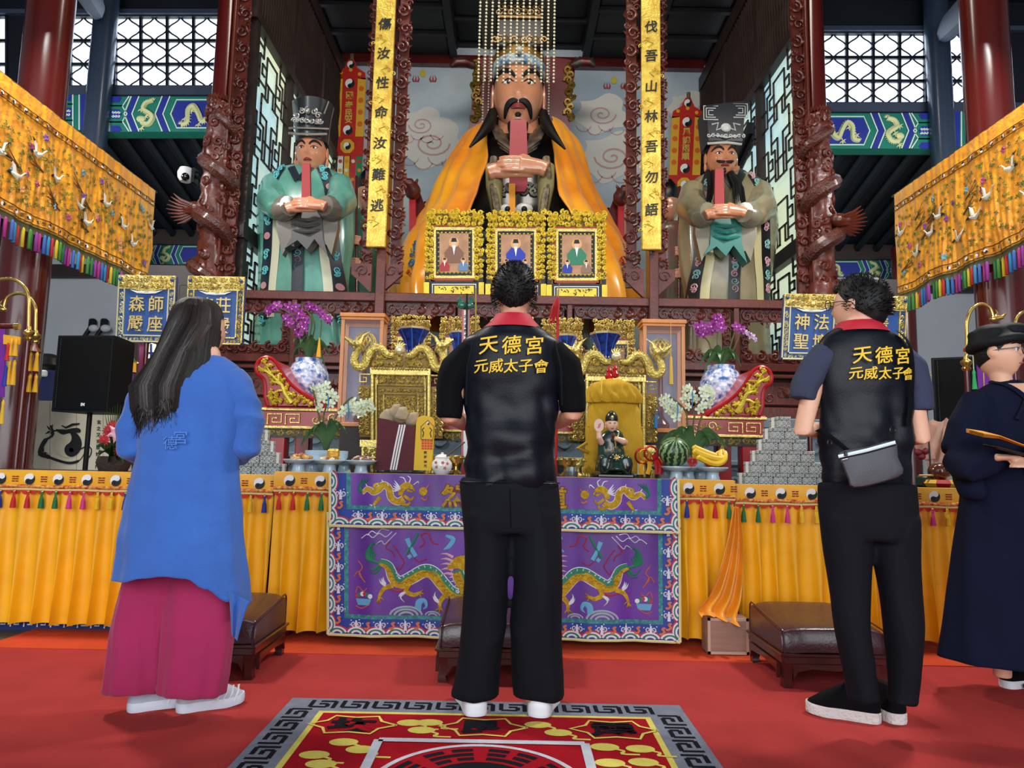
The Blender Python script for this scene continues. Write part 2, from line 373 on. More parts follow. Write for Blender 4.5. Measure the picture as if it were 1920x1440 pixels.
def painted_beam(name, mp, x0, x1, y0, y1, sgn, dr, dim=False):
    h = y1 - y0; U = lambda t: x0 + sgn * t * h
    b = MB(); L = abs(x1 - x0) / h
    b.prism([(x0, y0), (x1, y0), (x1, y1), (x0, y1)], mp, -.18, 0)
    beam = struct(name, b, M_BEAMG)
    def P(pts, d, m, nm):
        q = MB(); q.prism([(U(a), y0 + c * h) for a, c in pts], mp, 0, d); return obj(nm, q, m, beam)
    P([(0, 0), (.2, 0), (.2, 1), (0, 1)], .006, M_BEAMB, 'blue_band')
    lines = MB()
    def ln(pts, wd=.035):
        lines.strip([(U(a), y0 + c * h) for a, c in pts], wd * h, mp, .009)
    ln([(.24, 0), (.24, 1)]); ln([(.42, 0), (.42, 1)])
    for c in (-.5, .5, 1.5):
        for dd in (0, .11):
            ln([(.42, c - .23 - dd * 0), (.78 + dd, c - .23 + 0), (.92 + dd, c), (.78 + dd, c + .23), (.42, c + .23)]) if dd == 0 and 0 < c < 1 else None
    ln([(.42, .27), (.8, .27), (.98, 0)]); ln([(.42, .73), (.8, .73), (.98, 1)])
    P([(1.08, 0), (1.22, 0), (1.02, .5), (1.22, 1), (1.08, 1), (.88, .5)], .006, M_BEAMB, 'blue_chevron')
    ln([(1.26, 0), (1.06, .5), (1.26, 1)]); ln([(1.04, 0), (.84, .5), (1.04, 1)])
    for c in (0.04, .5, .96):
        q = MB(); a0 = .47
        q.prism([(U(x), y0 + min(1, max(0, c + y)) * h) for x, y in ((a0, -.13), (a0 + .22, -.13), (a0 + .3, 0), (a0 + .22, .13), (a0, .13))], mp, 0, .006); obj('cartouche', q, M_BEAMB, beam)
        if c == .5:
            for k in range(3):
                volute(lines, mp, U(a0 + .06 + k * .08), y0 + (c - .05) * h, .04 * h, 0, 1, 1, .008, .008, 4, 8); volute(lines, mp, U(a0 + .06 + k * .08), y0 + (c + .06) * h, .04 * h, 3, 1, -1, .008, .008, 4, 8)
    if L > 2:
        P([(1.95, 0), (2.1, 0), (1.9, .5), (2.1, 1), (1.95, 1), (1.75, .5)], .006, M_BEAMB, 'blue_chevron')
        ln([(1.92, 0), (1.72, .5), (1.92, 1)]); ln([(2.14, 0), (1.94, .5), (2.14, 1)])
        Lx = L - .02
        P([(2.35, .14), (Lx, .14), (Lx, .86), (2.35, .86), (2.2, .5)], .006, M_BEAMB, 'blue_field'); ln([(Lx, .1), (2.33, .1), (2.16, .5), (2.33, .9), (Lx, .9)])
        d = MB()
        def dragon(cx, cy, sc, pts):
            pp = smoothpath([(U(cx + a * sc), y0 + (cy + c * sc) * h) for a, c in pts], 5)
            n = len(pp); d.tube([mp(p[0], p[1], .016) for p in pp], [dr * (.25 + .42 * sin(pi * min(1, .12 + .8 * i / n))) for i in range(n)], 5)
            for i in range(1, n - 1):
                p, o = pp[i], pp[i - 1]; a = atan2(p[1] - o[1], p[0] - o[0]); leaf(d, mp, p[0], p[1], a + 2.0, .11 * h, .025 * h, .008, .012)
            for k in (.22, .42, .62, .8):
                p = pp[int(k * (n - 1))]; sg = 1 if int(k * 10) % 2 else -1; e2 = (p[0] + sg * sgn * .1 * h, p[1] + .1 * h)
                d.strip([p, ((p[0] + e2[0]) / 2 + .03 * h, (p[1] + e2[1]) / 2 - .02 * h), e2], [.05 * h, .035 * h, .025 * h], mp, .013, .004)
                for a in (-.5, .5, 1.5, 2.5): leaf(d, mp, e2[0], e2[1], a, .12 * h, .02 * h, .006, .012)
            e = pp[-1]; d.ball(mp(e[0], e[1], .02), (dr * 1.1, .02, dr * .9), 7, 5)
            for a in range(8): leaf(d, mp, e[0], e[1], a * .8, .11 * h, .02 * h, .008, .014)
            for k in range(5): leaf(d, mp, pp[0][0], pp[0][1], 3.4 + k * .5, .12 * h, .018 * h, .006, .012)
        dragon(1.52, .5, 1, [(.15, -.36), (-.05, -.3), (-.12, -.12), (.06, .0), (.14, .12), (.02, .3), (-.16, .28), (-.2, .16)])
        if L > 3: dragon((2.35 + Lx) / 2 + .1, .5, 1, [(-.5, .3), (-.32, .24), (-.3, -.1), (-.14, -.22), (0, 0), (.1, .22), (.26, .1), (.3, -.16), (.5, -.2)])
        obj('painted_dragon', d, M_BEAMD, beam, kind='stuff')
    obj('white_lining', lines, M_BEAMW, beam, kind='stuff')
    return beam
def clerestory(sgn, X):
    Y = 8.5; mp = front(Y)
    dy = 0 if sgn < 0 else 31.5
    wall_mb = MB()
    def rect(x0, x1, y0, y1, d0=-.15, d1=0, mb=None):
        (mb or wall_mb).prism([(X(x0), y0 + dy), (X(x1), y0 + dy), (X(x1), y1 + dy), (X(x0), y1 + dy)], mp, d0, d1)
    rect(-330, 470, -90, 30); rect(-330, 470, 163, 250)
    for a, b in ((-330, -205), (15, 96), (179, 213), (420, 470)): rect(a, b, 30, 163)
    struct('wall_clerestory_' + ('left' if sgn < 0 else 'right'), wall_mb, M_NIGHT)
    r = MB(); rect(-330, 470, 22, 30, 0, .06, r); struct('trim_1', r, M_SLATE)
    r = MB(); rect(-330, 470, 165, 182, 0, .06, r); struct('trim_2', r, M_SLATE)
    for wi, (a, b, nc) in enumerate(((-205, 15, 4.5), (96, 179, 1.75), (213, 420, 4.2))):
        wn = MB(); fr = 4
        for q in ((a, a + fr, 28, 165), (b - fr, b, 28, 165), (a, b, 28, 32), (a, b, 161, 165)): rect(*q, -.12, .02, wn)
        win = struct('window_%d' % (wi + (1 if sgn < 0 else 4)), wn, M_NIGHT)
        pn = MB(); rect(a, b, 30, 163, -.14, -.045, pn); obj('pane', pn, M_PANE, win)
        cw = 49.5; ch = 44.3; n = int((b - a) / cw + .6)
        off = b - a - n * cw if wi == 1 else 0
        for i in range(1, n + 1):
            x = a + off + i * cw if wi == 1 else a + i * cw
            if a + 8 < x < b - 8:
                q = MB(); rect(x - 2.6, x + 2.6, 30, 163, -.045, -.01, q); obj('mullion', q, M_NIGHT, win)
        for j in (1, 2):
            q = MB(); rect(a, b, 30 + j * ch - 2.6, 30 + j * ch + 2.6, -.045, -.012, q); obj('transom', q, M_NIGHT, win)
        lat = MB()
        for i in range(-1, n + 1):
            for j in range(3):
                x0, y0 = a + off + i * cw, 30 + j * ch
                cx, cy = x0 + cw / 2, y0 + ch / 2
                for sx in (-1, 1):
                    for sy in (-1, 1):
                        p = []
                        for k in range(9):
                            t = k / 8; wv = -1.7 * sin(2 * pi * t)
                            p.append((cx + sx * (cw / 2 * t + wv * .4), cy + sy * (ch / 2 * (1 - t) + wv * .55)))
                        if min(q[0] for q in p) < a - 1 or max(q[0] for q in p) > b + 1: continue
                        lat.tube([mp(X(q[0]), q[1] + dy, -.03) for q in p], .012, 4)
        obj('lattice', lat, M_NIGHT, win, kind='stuff')
    p = at(X(188), 150 + dy, 8.3); c = MB(); c.lathe((p.x, 8.3, 0), [(.14, 4.3), (.14, 6.98)], 18)
    obj('timber_post', c, mat('slate_lacquer', '#2e3a4c', .3, coat=.4), label='slate-blue timber post between the %s clerestory windows' % ('left' if sgn < 0 else 'right'), cat='post', origin=(p.x, 8.3, 4.3))
    fm = front(8.36)
    painted_beam('trim_3', fm, X(398 if False else 178), X(402), 181 + dy, 247 + dy, -1 if X(10) < X(0) else 1, .05)
    painted_beam('trim_4', fm, X(165), X(60), 178 + dy, 244 + dy, 1 if X(10) < X(0) else -1, .035)
    za = at(X(250), 246 + dy, 8.5).z; zb = at(X(250), 452 + dy, 11).z; s = sgn
    so = MB(); so.add([(s * 2.9, 8.5, za + .15), (s * 9.2, 8.5, za + .15), (s * 9.2, 11.1, zb + .1), (s * 2.9, 11.1, zb + .1), (s * 2.9, 8.5, za + .3), (s * 9.2, 8.5, za + .3), (s * 9.2, 11.1, zb + .25), (s * 2.9, 11.1, zb + .25)],
                    [(0, 1, 2, 3), (4, 7, 6, 5), (0, 4, 5, 1), (1, 5, 6, 2), (2, 6, 7, 3), (3, 7, 4, 0)])
    soff = struct('ceiling_soffit_' + ('left' if s < 0 else 'right'), so, M_NIGHT)
    for i in range(16):
        x = s * (3.0 + i * .3); q = MB(); q.tube([(x, 8.5, za + .1), (x, 11.0, zb + .06)], .055, 6); obj('rafter', q, M_NIGHT, soff)
    m11 = front(10.93)
    for yy0, yy1, m_, d in ((415, 460, M_WOODD, .06), (497, 520, M_WOODD, .05)):
        q = MB(); q.prism([(X(-300), yy0 + dy * .9), (X(425), yy0 + dy * .9), (X(425), yy1 + dy * .9), (X(-300), yy1 + dy * .9)], m11, -.1, d); struct('trim_5', q, m_)
    painted_beam('trim_6', m11, X(255), X(430), 459 + dy * .9, 497 + dy * .9, 1 if X(10) > X(0) else -1, .04)
clerestory(-1, lambda x: x)
clerestory(1, lambda x: 1951 - x)
for a, b, lab in ((at(1764, 66, 8.3), at(1850, -22, 6.2), 'right'), (at(186, 22, 8.3), at(150, -40, 6.4), 'left')):
    q = MB(); q.tube([a, a.lerp(b, .25), b], [(.06, .1), (.1, .16), (.1, .18)], 8); obj('tie_beam', q, M_SLATE, label='slate-blue carved tie beam high beside the %s clerestory post' % lab, cat='beam')
def column(px0, py0, Y, r, lab, top=8.28):
    p = at(px0, py0, Y); root = thing('hall_column', (p.x, Y, 0), lab, 'column')
    c = MB(); c.lathe((p.x, Y, 0), [(r, .22), (r, top)], 32); obj('shaft', c, M_COLUMN, root)
    c = MB(); c.lathe((p.x, Y, 0), [(r * 1.35, 0), (r * 1.45, .08), (r * 1.4, .16), (r * 1.05, .24)], 32); obj('base_stone', c, mat('column_base', '#8d8b86', .7, var=.2), root)
column(34, 640, 5.55, .175, 'dark red lacquered column at the far left behind the embroidered valance')
column(1884, 700, 5.55, .175, 'dark red lacquered column at the far right behind the embroidered valance')
column(244, 680, 10.3, .17, 'dark red lacquered column behind the left blue signboards', 4.3)
column(1700, 680, 10.3, .15, 'dark red lacquered column behind the right blue signboards', 4.3)
# the shrine room
CX = .085
XL, XR, YB, YF = -2.80, 2.97, 10.8, 6.95
M_MURAL = mat('cloud_mural_paint', '#c3cdd3', .8, color2='#9fb0bd', vscale=1.1)
w = MB(); w.bx(XL - .1, XR + .1, YB, YB + .15, 0, 7.75); mural = struct('wall_shrine', w, M_MURAL)
mm = front(YB); pk = mat('mural_pink_line', '#c79a98', .8); pk2 = mat('mural_pale_cloud', '#d7d4cd', .85); ylw = mat('mural_sun', '#c9b73f', .8); fl_ = mat('mural_flame', '#a8383a', .8)
for cx, cy, s, fl in ((810, 270, 1, 1), (1148, 295, 1, -1), (790, 235, .7, -1), (1128, 215, .8, 1), (1290, 200, .6, 1), (640, 420, .7, -1)):
    q = MB(); q.flat([(cx + (62 + 12 * sin(5 * a)) * s * cos(a), cy + (44 + 9 * sin(4 * a)) * s * sin(a)) for a in [2 * pi * i / 40 for i in range(40)]], mm, .006 + .001 * s); obj('mural_cloud', q, pk2, mural)
    q = MB()
    pts = [(cx + fl * (34 * s) * (1 - i / 30) * cos(i * .42), cy + 24 * s * (1 - i / 30) * sin(i * .42)) for i in range(30)]; q.strip(pts, 3.2 * s, mm, .012)
    for k in range(4): q.strip(arc(cx + fl * (-42 + k * 26) * s, cy + (30 if k % 2 else 22) * s, 18 * s, 20, 170, 8), 2 * s, mm, .012)
    obj('mural_swirl', q, pk, mural, kind='stuff')
for cx, cy in ((793, 138), (1151, 151)):
    q = MB(); q.flat(arc(cx, cy, 6, 0, 345, 16, 7), mm, .012); obj('mural_sun', q, ylw, mural)
    for d in (-13, 19):
        for k in (-3.5, 0, 3.5):
            q = MB(); q.strip([(cx + d + k, cy + 16), (cx + d + k * 1.7, cy + 11), (cx + d + k, cy + 4)], [4, 2.6, .4], mm, .012); obj('mural_flame', q, fl_, mural)
for x, m_ in ((608, M_BLACK), (613, M_WHITE), (618, M_BLACK), (623, M_WHITE)):
    for X in (lambda a: a, lambda a: 1945 - a):
        q = MB(); q.prism([(X(x) - 2.6, 112), (X(x) + 2.6, 112), (X(x) + 2.6, 700), (X(x) - 2.6, 700)], mm, 0, .03); struct('trim_7', q, m_)
q = MB(); z0 = at(700, 122, YB).z; q.bx(XL, XR, YB - .12, YB, z0 - .02, z0 + .13); struct('trim_8', q, M_DRED)
cz = at(700, 112, YB).z; xa, xb = at(852, 118, YB).x, at(1096, 126, YB).x
M_CEIL = mat('black_stained_coffer', '#17161b', .6, var=.25, vscale=2)
for nm, x0, x1, z in (('ceiling_shrine_left', XL - .1, xa, cz), ('ceiling_shrine_right', xb, XR + .1, cz), ('ceiling_shrine_middle', xa, xb, cz + .24)):
    q = MB(); q.bx(x0, x1, YF - .2, YB, z + .06, z + .14); ce = struct(nm, q, M_CEIL)
    nx = 1 if 'middle' in nm else 2
    for i in range(nx + 1):
        x = lerp(x0, x1, i / nx); q = MB(); q.bx(x - .05, x + .05, YF - .2, YB, z - .03, z + .07); obj('coffer_beam', q, M_CEIL, ce)
    for j in range(7):
        y = lerp(YF - .1, YB - .05, j / 6); q = MB(); q.bx(x0, x1, y - .035, y + .035, z - .01, z + .07); obj('coffer_batten', q, M_CEIL, ce)
    for i in range(nx):
        for j in range(6):
            a, b = lerp(x0, x1, i / nx), lerp(x0, x1, (i + 1) / nx); c, d = lerp(YF - .1, YB - .05, j / 6), lerp(YF - .1, YB - .05, (j + 1) / 6)
            q = MB(); q.bx(a + .09, b - .09, c + .08, d - .08, z + .035, z + .065); obj('coffer_panel', q, M_CEIL, ce)
q = MB(); q.bx(xa - .06, xa, YF, YB, cz, cz + .5); q.bx(xb, xb + .06, YF, YB, cz, cz + .5); struct('trim_9', q, M_CEIL)
FRET = [((0, .5), (.3, .5)), ((.3, .3), (.3, .7)), ((.3, .3), (.7, .3)), ((.7, .3), (.7, .6)), ((.45, .6), (.7, .6)), ((.45, .45), (.45, .6)), ((.45, .45), (.58, .45)), ((.3, .7), (.5, .7)), ((.5, .7), (.5, 1)), ((.7, .4), (1, .4)), ((.7, .15), (.7, .3)), ((.5, 0), (.5, .15)), ((.5, .15), (.85, .15)), ((.85, .15), (.85, .4)), ((.15, .5), (.15, .85)), ((.15, .85), (.5, .85)), ((.7, .6), (.7, .8)), ((.7, .8), (1, .8)), ((.15, .2), (.15, .5)), ((0, .2), (.3, .2)), ((.3, .2), (.3, .3))]
def side_screen(X, s):
    nm = 'wall_screen_' + ('left' if s < 0 else 'right')
    zt, zm, zl, zb = 5.58, 3.36, 3.20, 1.45
    q = MB();
    for z0, z1 in ((zl, zm), (zt, zt + .1), (6.98, 7.2), (1.2, zb)): q.bx(X - .06, X + .06, YF, YB, z0, z1)
    sw = struct(nm, q, M_WOODD)
    ys = [YF + .1, 8.22, 9.5, YB - .02]
    for y in ys: q = MB(); q.bx(X - .05, X + .05, y - .05, y + .05, 1.2, 7.2); obj('stile', q, M_WOODD, sw)
    for a, b in zip(ys, ys[1:]):
        for z0, z1, rows, m_, br in ((zm, zt, 3, M_PANE2, .008), (zb, zl, 3, M_PANE2, .011)):
            q = MB(); q.bx(X + s * .03, X + s * .045, a + .05, b - .05, z0, z1); obj('pane', q, m_, sw)
            lat = MB(); h = (z1 - z0) / rows; cols = 2; wd = (b - a - .1) / cols
            for c in range(cols):
                for r in range(rows):
                    fl = (c + r) % 2
                    for (u0, v0), (u1, v1) in FRET:
                        if fl: u0, u1 = 1 - u0, 1 - u1
                        y0, y1 = sorted((a + .05 + (c + u0) * wd, a + .05 + (c + u1) * wd)); za_, zb_ = sorted((z0 + (r + v0) * h, z0 + (r + v1) * h))
                        lat.bx(X - .009, X + .009, y0 - br, y1 + br, za_ - br, zb_ + br)
            obj('fretwork', lat, M_WOODD, sw, kind='stuff')
        gp = MB(); gp.bx(X + s * .02, X + s * .04, a + .05, b - .05, zt + .1, 6.98); obj('panel', gp, mat('grille_backing', '#120d0f', .6), sw)
        for k in range(14):
            y = lerp(a + .08, b - .08, k / 13); sp = MB(); sp.lathe((X - s * .03, y, 0), [(.018, zt + .12), (.028, 5.95), (.014, 6.1), (.03, 6.35), (.014, 6.6), (.02, 6.96)], 6); obj('spindle', sp, M_WOODD, sw)
side_screen(XL, -1); side_screen(XR, 1)
M_PLINTH = mat('blue_grey_carved_stone', '#71838e', .6, var=.2, vscale=4, bump=.2)
q = MB(); q.bx(-3.3, 3.5, 6.52, 6.98, 0, 1.44, ch=.02); pl = obj('stone_plinth', q, M_PLINTH, label='blue-grey carved stone plinth under the wooden shrine cabinet', cat='plinth')
q = MB(); q.bx(-3.3, 3.5, 6.46, 6.52, 1.34, 1.44, ch=.015); q.bx(-3.3, 3.5, 6.46, 6.52, 1.0, 1.05, ch=.01); obj('moulding', q, M_PLINTH, pl)
q = MB(); sm = local((0, 6.52, 0), (1, 0, 0), (0, 0, 1), (0, -1, 0))
for i in range(24):
    u = -3.2 + i * .285; volute(q, sm, u, 1.2, .13, 0 if i % 2 else pi, 1.2, 1 if i % 2 else -1, .022, 0, 5, 14); volute(q, sm, u + .1, .86, .12, 1, 1.2, -1 if i % 2 else 1, .022, 0, 5, 14)
obj('relief', q, M_PLINTH, pl, kind='stuff')
q = MB(); q.bx(XL + .07, XR - .07, 6.985, 10.8, 0, 1.45); struct('floor_shrine', q, M_WOODD)
# the carved wooden shrine front
YS = 6.6
sm = local((0, YS, 0), (1, 0, 0), (0, 0, 1), (0, -1, 0))
shrine = thing('shrine_cabinet', (CX, YS, 1.44), 'carved dark rosewood shrine front with openwork panels below the statues', 'shrine')
def sbox(name, x0, x1, y0, y1, z0, z1, ch=.008, m=M_WOOD):
    q = MB(); q.bx(x0, x1, y0, y1, z0, z1, ch=ch); return obj(name, q, m, shrine)
sbox('top_rail', -3.0, 3.2, YS - .06, YS + .12, 2.475, 2.56)
sbox('middle_rail', -3.0, 3.2, YS - .04, YS + .1, 1.88, 1.955)
sbox('lower_rail', -3.0, 3.2, YS - .07, YS + .1, 1.815, 1.85)
sbox('base_rail', -3.0, 3.2, YS - .05, YS + .1, 1.44, 1.545)
sbox('back_board', -3.0, 3.2, YS + .06, YS + .09, 1.5, 1.9, 0, M_WOODD)
wide = [-1.255, 1.315]; narrow = [-2.06, -.5, .53, 2.1]
for x in wide: sbox('post', x - .045, x + .045, YS - .09, YS + .09, 1.44, 7.05, .006)
for x in narrow: sbox('stile', x - .025, x + .025, YS - .05, YS + .07, 1.44, 2.48, .005)
xs = sorted([-3.0, 3.2] + wide + narrow); rg = random.Random(3)
for a, b in zip(xs, xs[1:]):
    a += .05; b -= .05; c = (a + b) / 2
    q = MB(); q.bx(a, b, YS - .005, YS + .03, 2.36, 2.475); fr = obj('frieze', q, M_WOOD, shrine)
    q = MB(); n = max(3, round((b - a) / .12))
    for k in range(n):
        u = lerp(a + .06, b - .06, k / (n - 1)); sg = 1 if u < c else -1
        volute(q, sm, u, 2.41, .052, pi / 2, 1.25, sg, .015, .008, 5, 12); volute(q, sm, u + .05, 2.44, .03, 0, 1.2, -sg, .01, .006, 5, 9); leaf(q, sm, u, 2.37, -pi / 2 + sg * .5, .06, .018, .02, .005)
    for u, an in ((a + .04, -.8), (b - .04, pi + .8)): q.tube([sm(u, 2.465, .012), sm(u + .12 * cos(an), 2.465 + .12 * sin(an), .012)], .008, 4)
    obj('frieze_carving', q, M_WOOD, fr, kind='stuff')
    q = MB(); q.bx(a, b, YS - .005, YS + .03, 1.955, 2.05); lf = obj('lower_frieze', q, M_WOOD, shrine)
    q = MB()
    for k in range(n):
        u = lerp(a + .05, b - .05, k / (n - 1)); sg = 1 if u < c else -1
        volute(q, sm, u, 2.025, .055, pi / 2, 1.3, -sg, .017, .01, 5, 12); volute(q, sm, u + .055, 1.99, .03, 2, 1.2, sg, .011, .008, 5, 9)
    obj('lower_frieze_carving', q, M_WOOD, lf, kind='stuff')
    for u in (a + .035, b - .035):
        q = MB(); q.bx(u - .035, u + .035, YS, YS + .03, 2.05, 2.36); jb = obj('jamb', q, M_WOOD, shrine)
        q = MB()
        for k in range(5): volute(q, sm, u, 2.09 + k * .06, .04, 0 if k % 2 else pi, 1.2, 1, .01, .01, 5, 10)
        obj('jamb_carving', q, M_WOOD, jb, kind='stuff')
    q = MB(); q.bx(a + .02, b - .02, YS - .015, YS + .05, 1.565, 1.795, ch=.012); pn = obj('lotus_panel', q, M_WOOD, shrine)
    q = MB()
    for k in range(-2, 3): leaf(q, sm, c + k * .03, 1.63, pi / 2 - k * .35, .12, .03, .03, .012)
    for sg in (-1, 1):
        volute(q, sm, c + sg * .14, 1.68, .07, 0 if sg > 0 else pi, 1.3, sg, .012, .012, 5, 14); volute(q, sm, c + sg * .25, 1.64, .05, pi, 1.3, -sg, .01, .012, 5, 12)
    obj('lotus_carving', q, M_WOOD, pn, kind='stuff')
def scroll_border(parent, o, w, h, name='scroll_border'):
    mp = local(o, (1, 0, 0), (0, 0, 1), (0, -1, 0)); rg = random.Random(int(o[0] * 100))
    q = MB(); q.bx(o[0] - w * .32, o[0] + w * .32, o[1] + .0, o[1] + .05, o[2], o[2] + h); b = obj(name, q, M_WOOD, parent)
    q = MB(); n = int(h / (w * 1.25))
    for k in range(n):
        v = (k + .5) * h / n; s = 1 if k % 2 else -1
        volute(q, mp, s * w * .1, v, w * .46, -s * pi / 2, 1.35, s, w * .1, .015, 6, 18)
        volute(q, mp, -s * w * .3, v + w * .5, w * .24, 0, 1.2, -s, w * .07, .02, 5, 12)
        for a in (-.9, -.3, .3, .9): leaf(q, mp, s * w * .28, v + a * w * .3, (0 if s > 0 else pi) + a * .7, w * .34, w * .08, w * .16, .02)
        leaf(q, mp, -s * w * .2, v - w * .2, pi / 2 + s * .9, w * .5, w * .12, w * .2, .02)
    obj('scroll_carving', q, M_WOOD, b, kind='stuff')
M_PLAQ = mat('gold_foil_plaque', '#e9cf5a', .36, .35, color2='#cfa53c', vscale=9, bump=.4, bscale=45)
def plaque(xt, xb, cw, chars, xs, ys, lab, bord):
    Y = 6.42; p0 = at(xb, 463 if xb < 960 else 468, Y); W = cw * Y / F
    root = thing('couplet_plaque', (p0.x, Y, p0.z), lab, 'plaque')
    h = 4.4
    q = MB(); q.bx(p0.x - W / 2, p0.x + W / 2, Y, Y + .045, p0.z, p0.z + h, ch=.008); obj('board', q, M_PLAQ, root)
    mp = local((p0.x, Y, p0.z), (1, 0, 0), (0, 0, 1), (0, -1, 0))
    q = MB()
    for k in range(12):
        v = .17 + k * .135 * 2.0 * .5 + (.14 if k else 0) * 0
    for i, (c, y) in enumerate(zip(chars, ys)):
        z = at(xs[i], y, Y).z - p0.z
        g = MB(); g.text(c, mp, 0.0, z, .128, .001, .007, bold=.012, shear=.06, vdir=1, rise=.1); obj('character', g, M_INK, root)
        s = 1 if i % 2 else -1
        for dv in (.13, .16, .2):
            volute(q, mp, s * (.03 + (dv - .13)), z - dv, .022, i + dv * 20, 1.1, s, .005, .002, 4, 9)
        q.tube([mp(s * .05, z - .14, .004), mp(-s * .02, z - .17, .004), mp(s * .03, z - .21, .004)], .004, 4)
    obj('cloud_relief', q, M_PLAQ, root, kind='stuff')
    q = MB(); q.cyl((p0.x, Y + .03, p0.z - .035), (p0.x, Y + .03, p0.z), .012); obj('hook', q, M_BLACK, root)
    for dx, w_ in bord:
        scroll_border(shrine, (p0.x + dx, 6.56, 2.66), w_, 4.35)
    for s in (-1, 1):
        q = MB(); bmp = local((p0.x, 6.58, 2.56), (s, 0, 0), (0, 0, 1), (0, -1, 0))
        q.prism([(.05, 0), (.06, 0), (.24, .17), (.24, .27), (.05, .27)], bmp, 0, .05); br = obj('bracket', q, M_WOOD, shrine)
        q = MB(); volute(q, bmp, .14, .2, .06, 0, 1.3, 1, .012, .05, 5, 14); obj('bracket_scroll', q, M_WOOD, br)
plaque(722, 704, 38, '傷汝性命汝難逃', (720, 717, 715, 712, 711, 708, 706), (45, 100, 155, 210, 268, 327, 385), 'tall gold plaque with a black brushed column of characters, left of the great statue', ((-.115, .12), (.165, .15)))
plaque(1222, 1222, 38, '伐吾山林吾勿語', (1223, 1222, 1224, 1223, 1222, 1223, 1223), (50, 105, 162, 218, 275, 332, 393), 'tall gold plaque with a black brushed column of characters, right of the great statue', ((-.165, .15), (.115, .12)))
def wrinkle0(mb):
    c = Vector((sum(v[0] for v in mb.v) / len(mb.v), sum(v[1] for v in mb.v) / len(mb.v), 0)); out = MB(); n = 28; rows = len(mb.v) // n; st = smoothpath([tuple(x for v in mb.v[i * n:(i + 1) * n] for x in v) for i in range(rows)], 14)
    rings = []
    for r in st:
        ring = []
        for j in range(n):
            p = Vector(r[j * 3:j * 3 + 3]); d = (p - Vector((c.x, c.y, p.z))).normalized(); ring.append(p + d * (.022 * noise.noise((p.x * 22, p.y * 22, p.z * 13)) + .012 * noise.noise((p.x * 50, p.y * 50, p.z * 30))))
        rings.append(ring)
    return out.loft(rings)
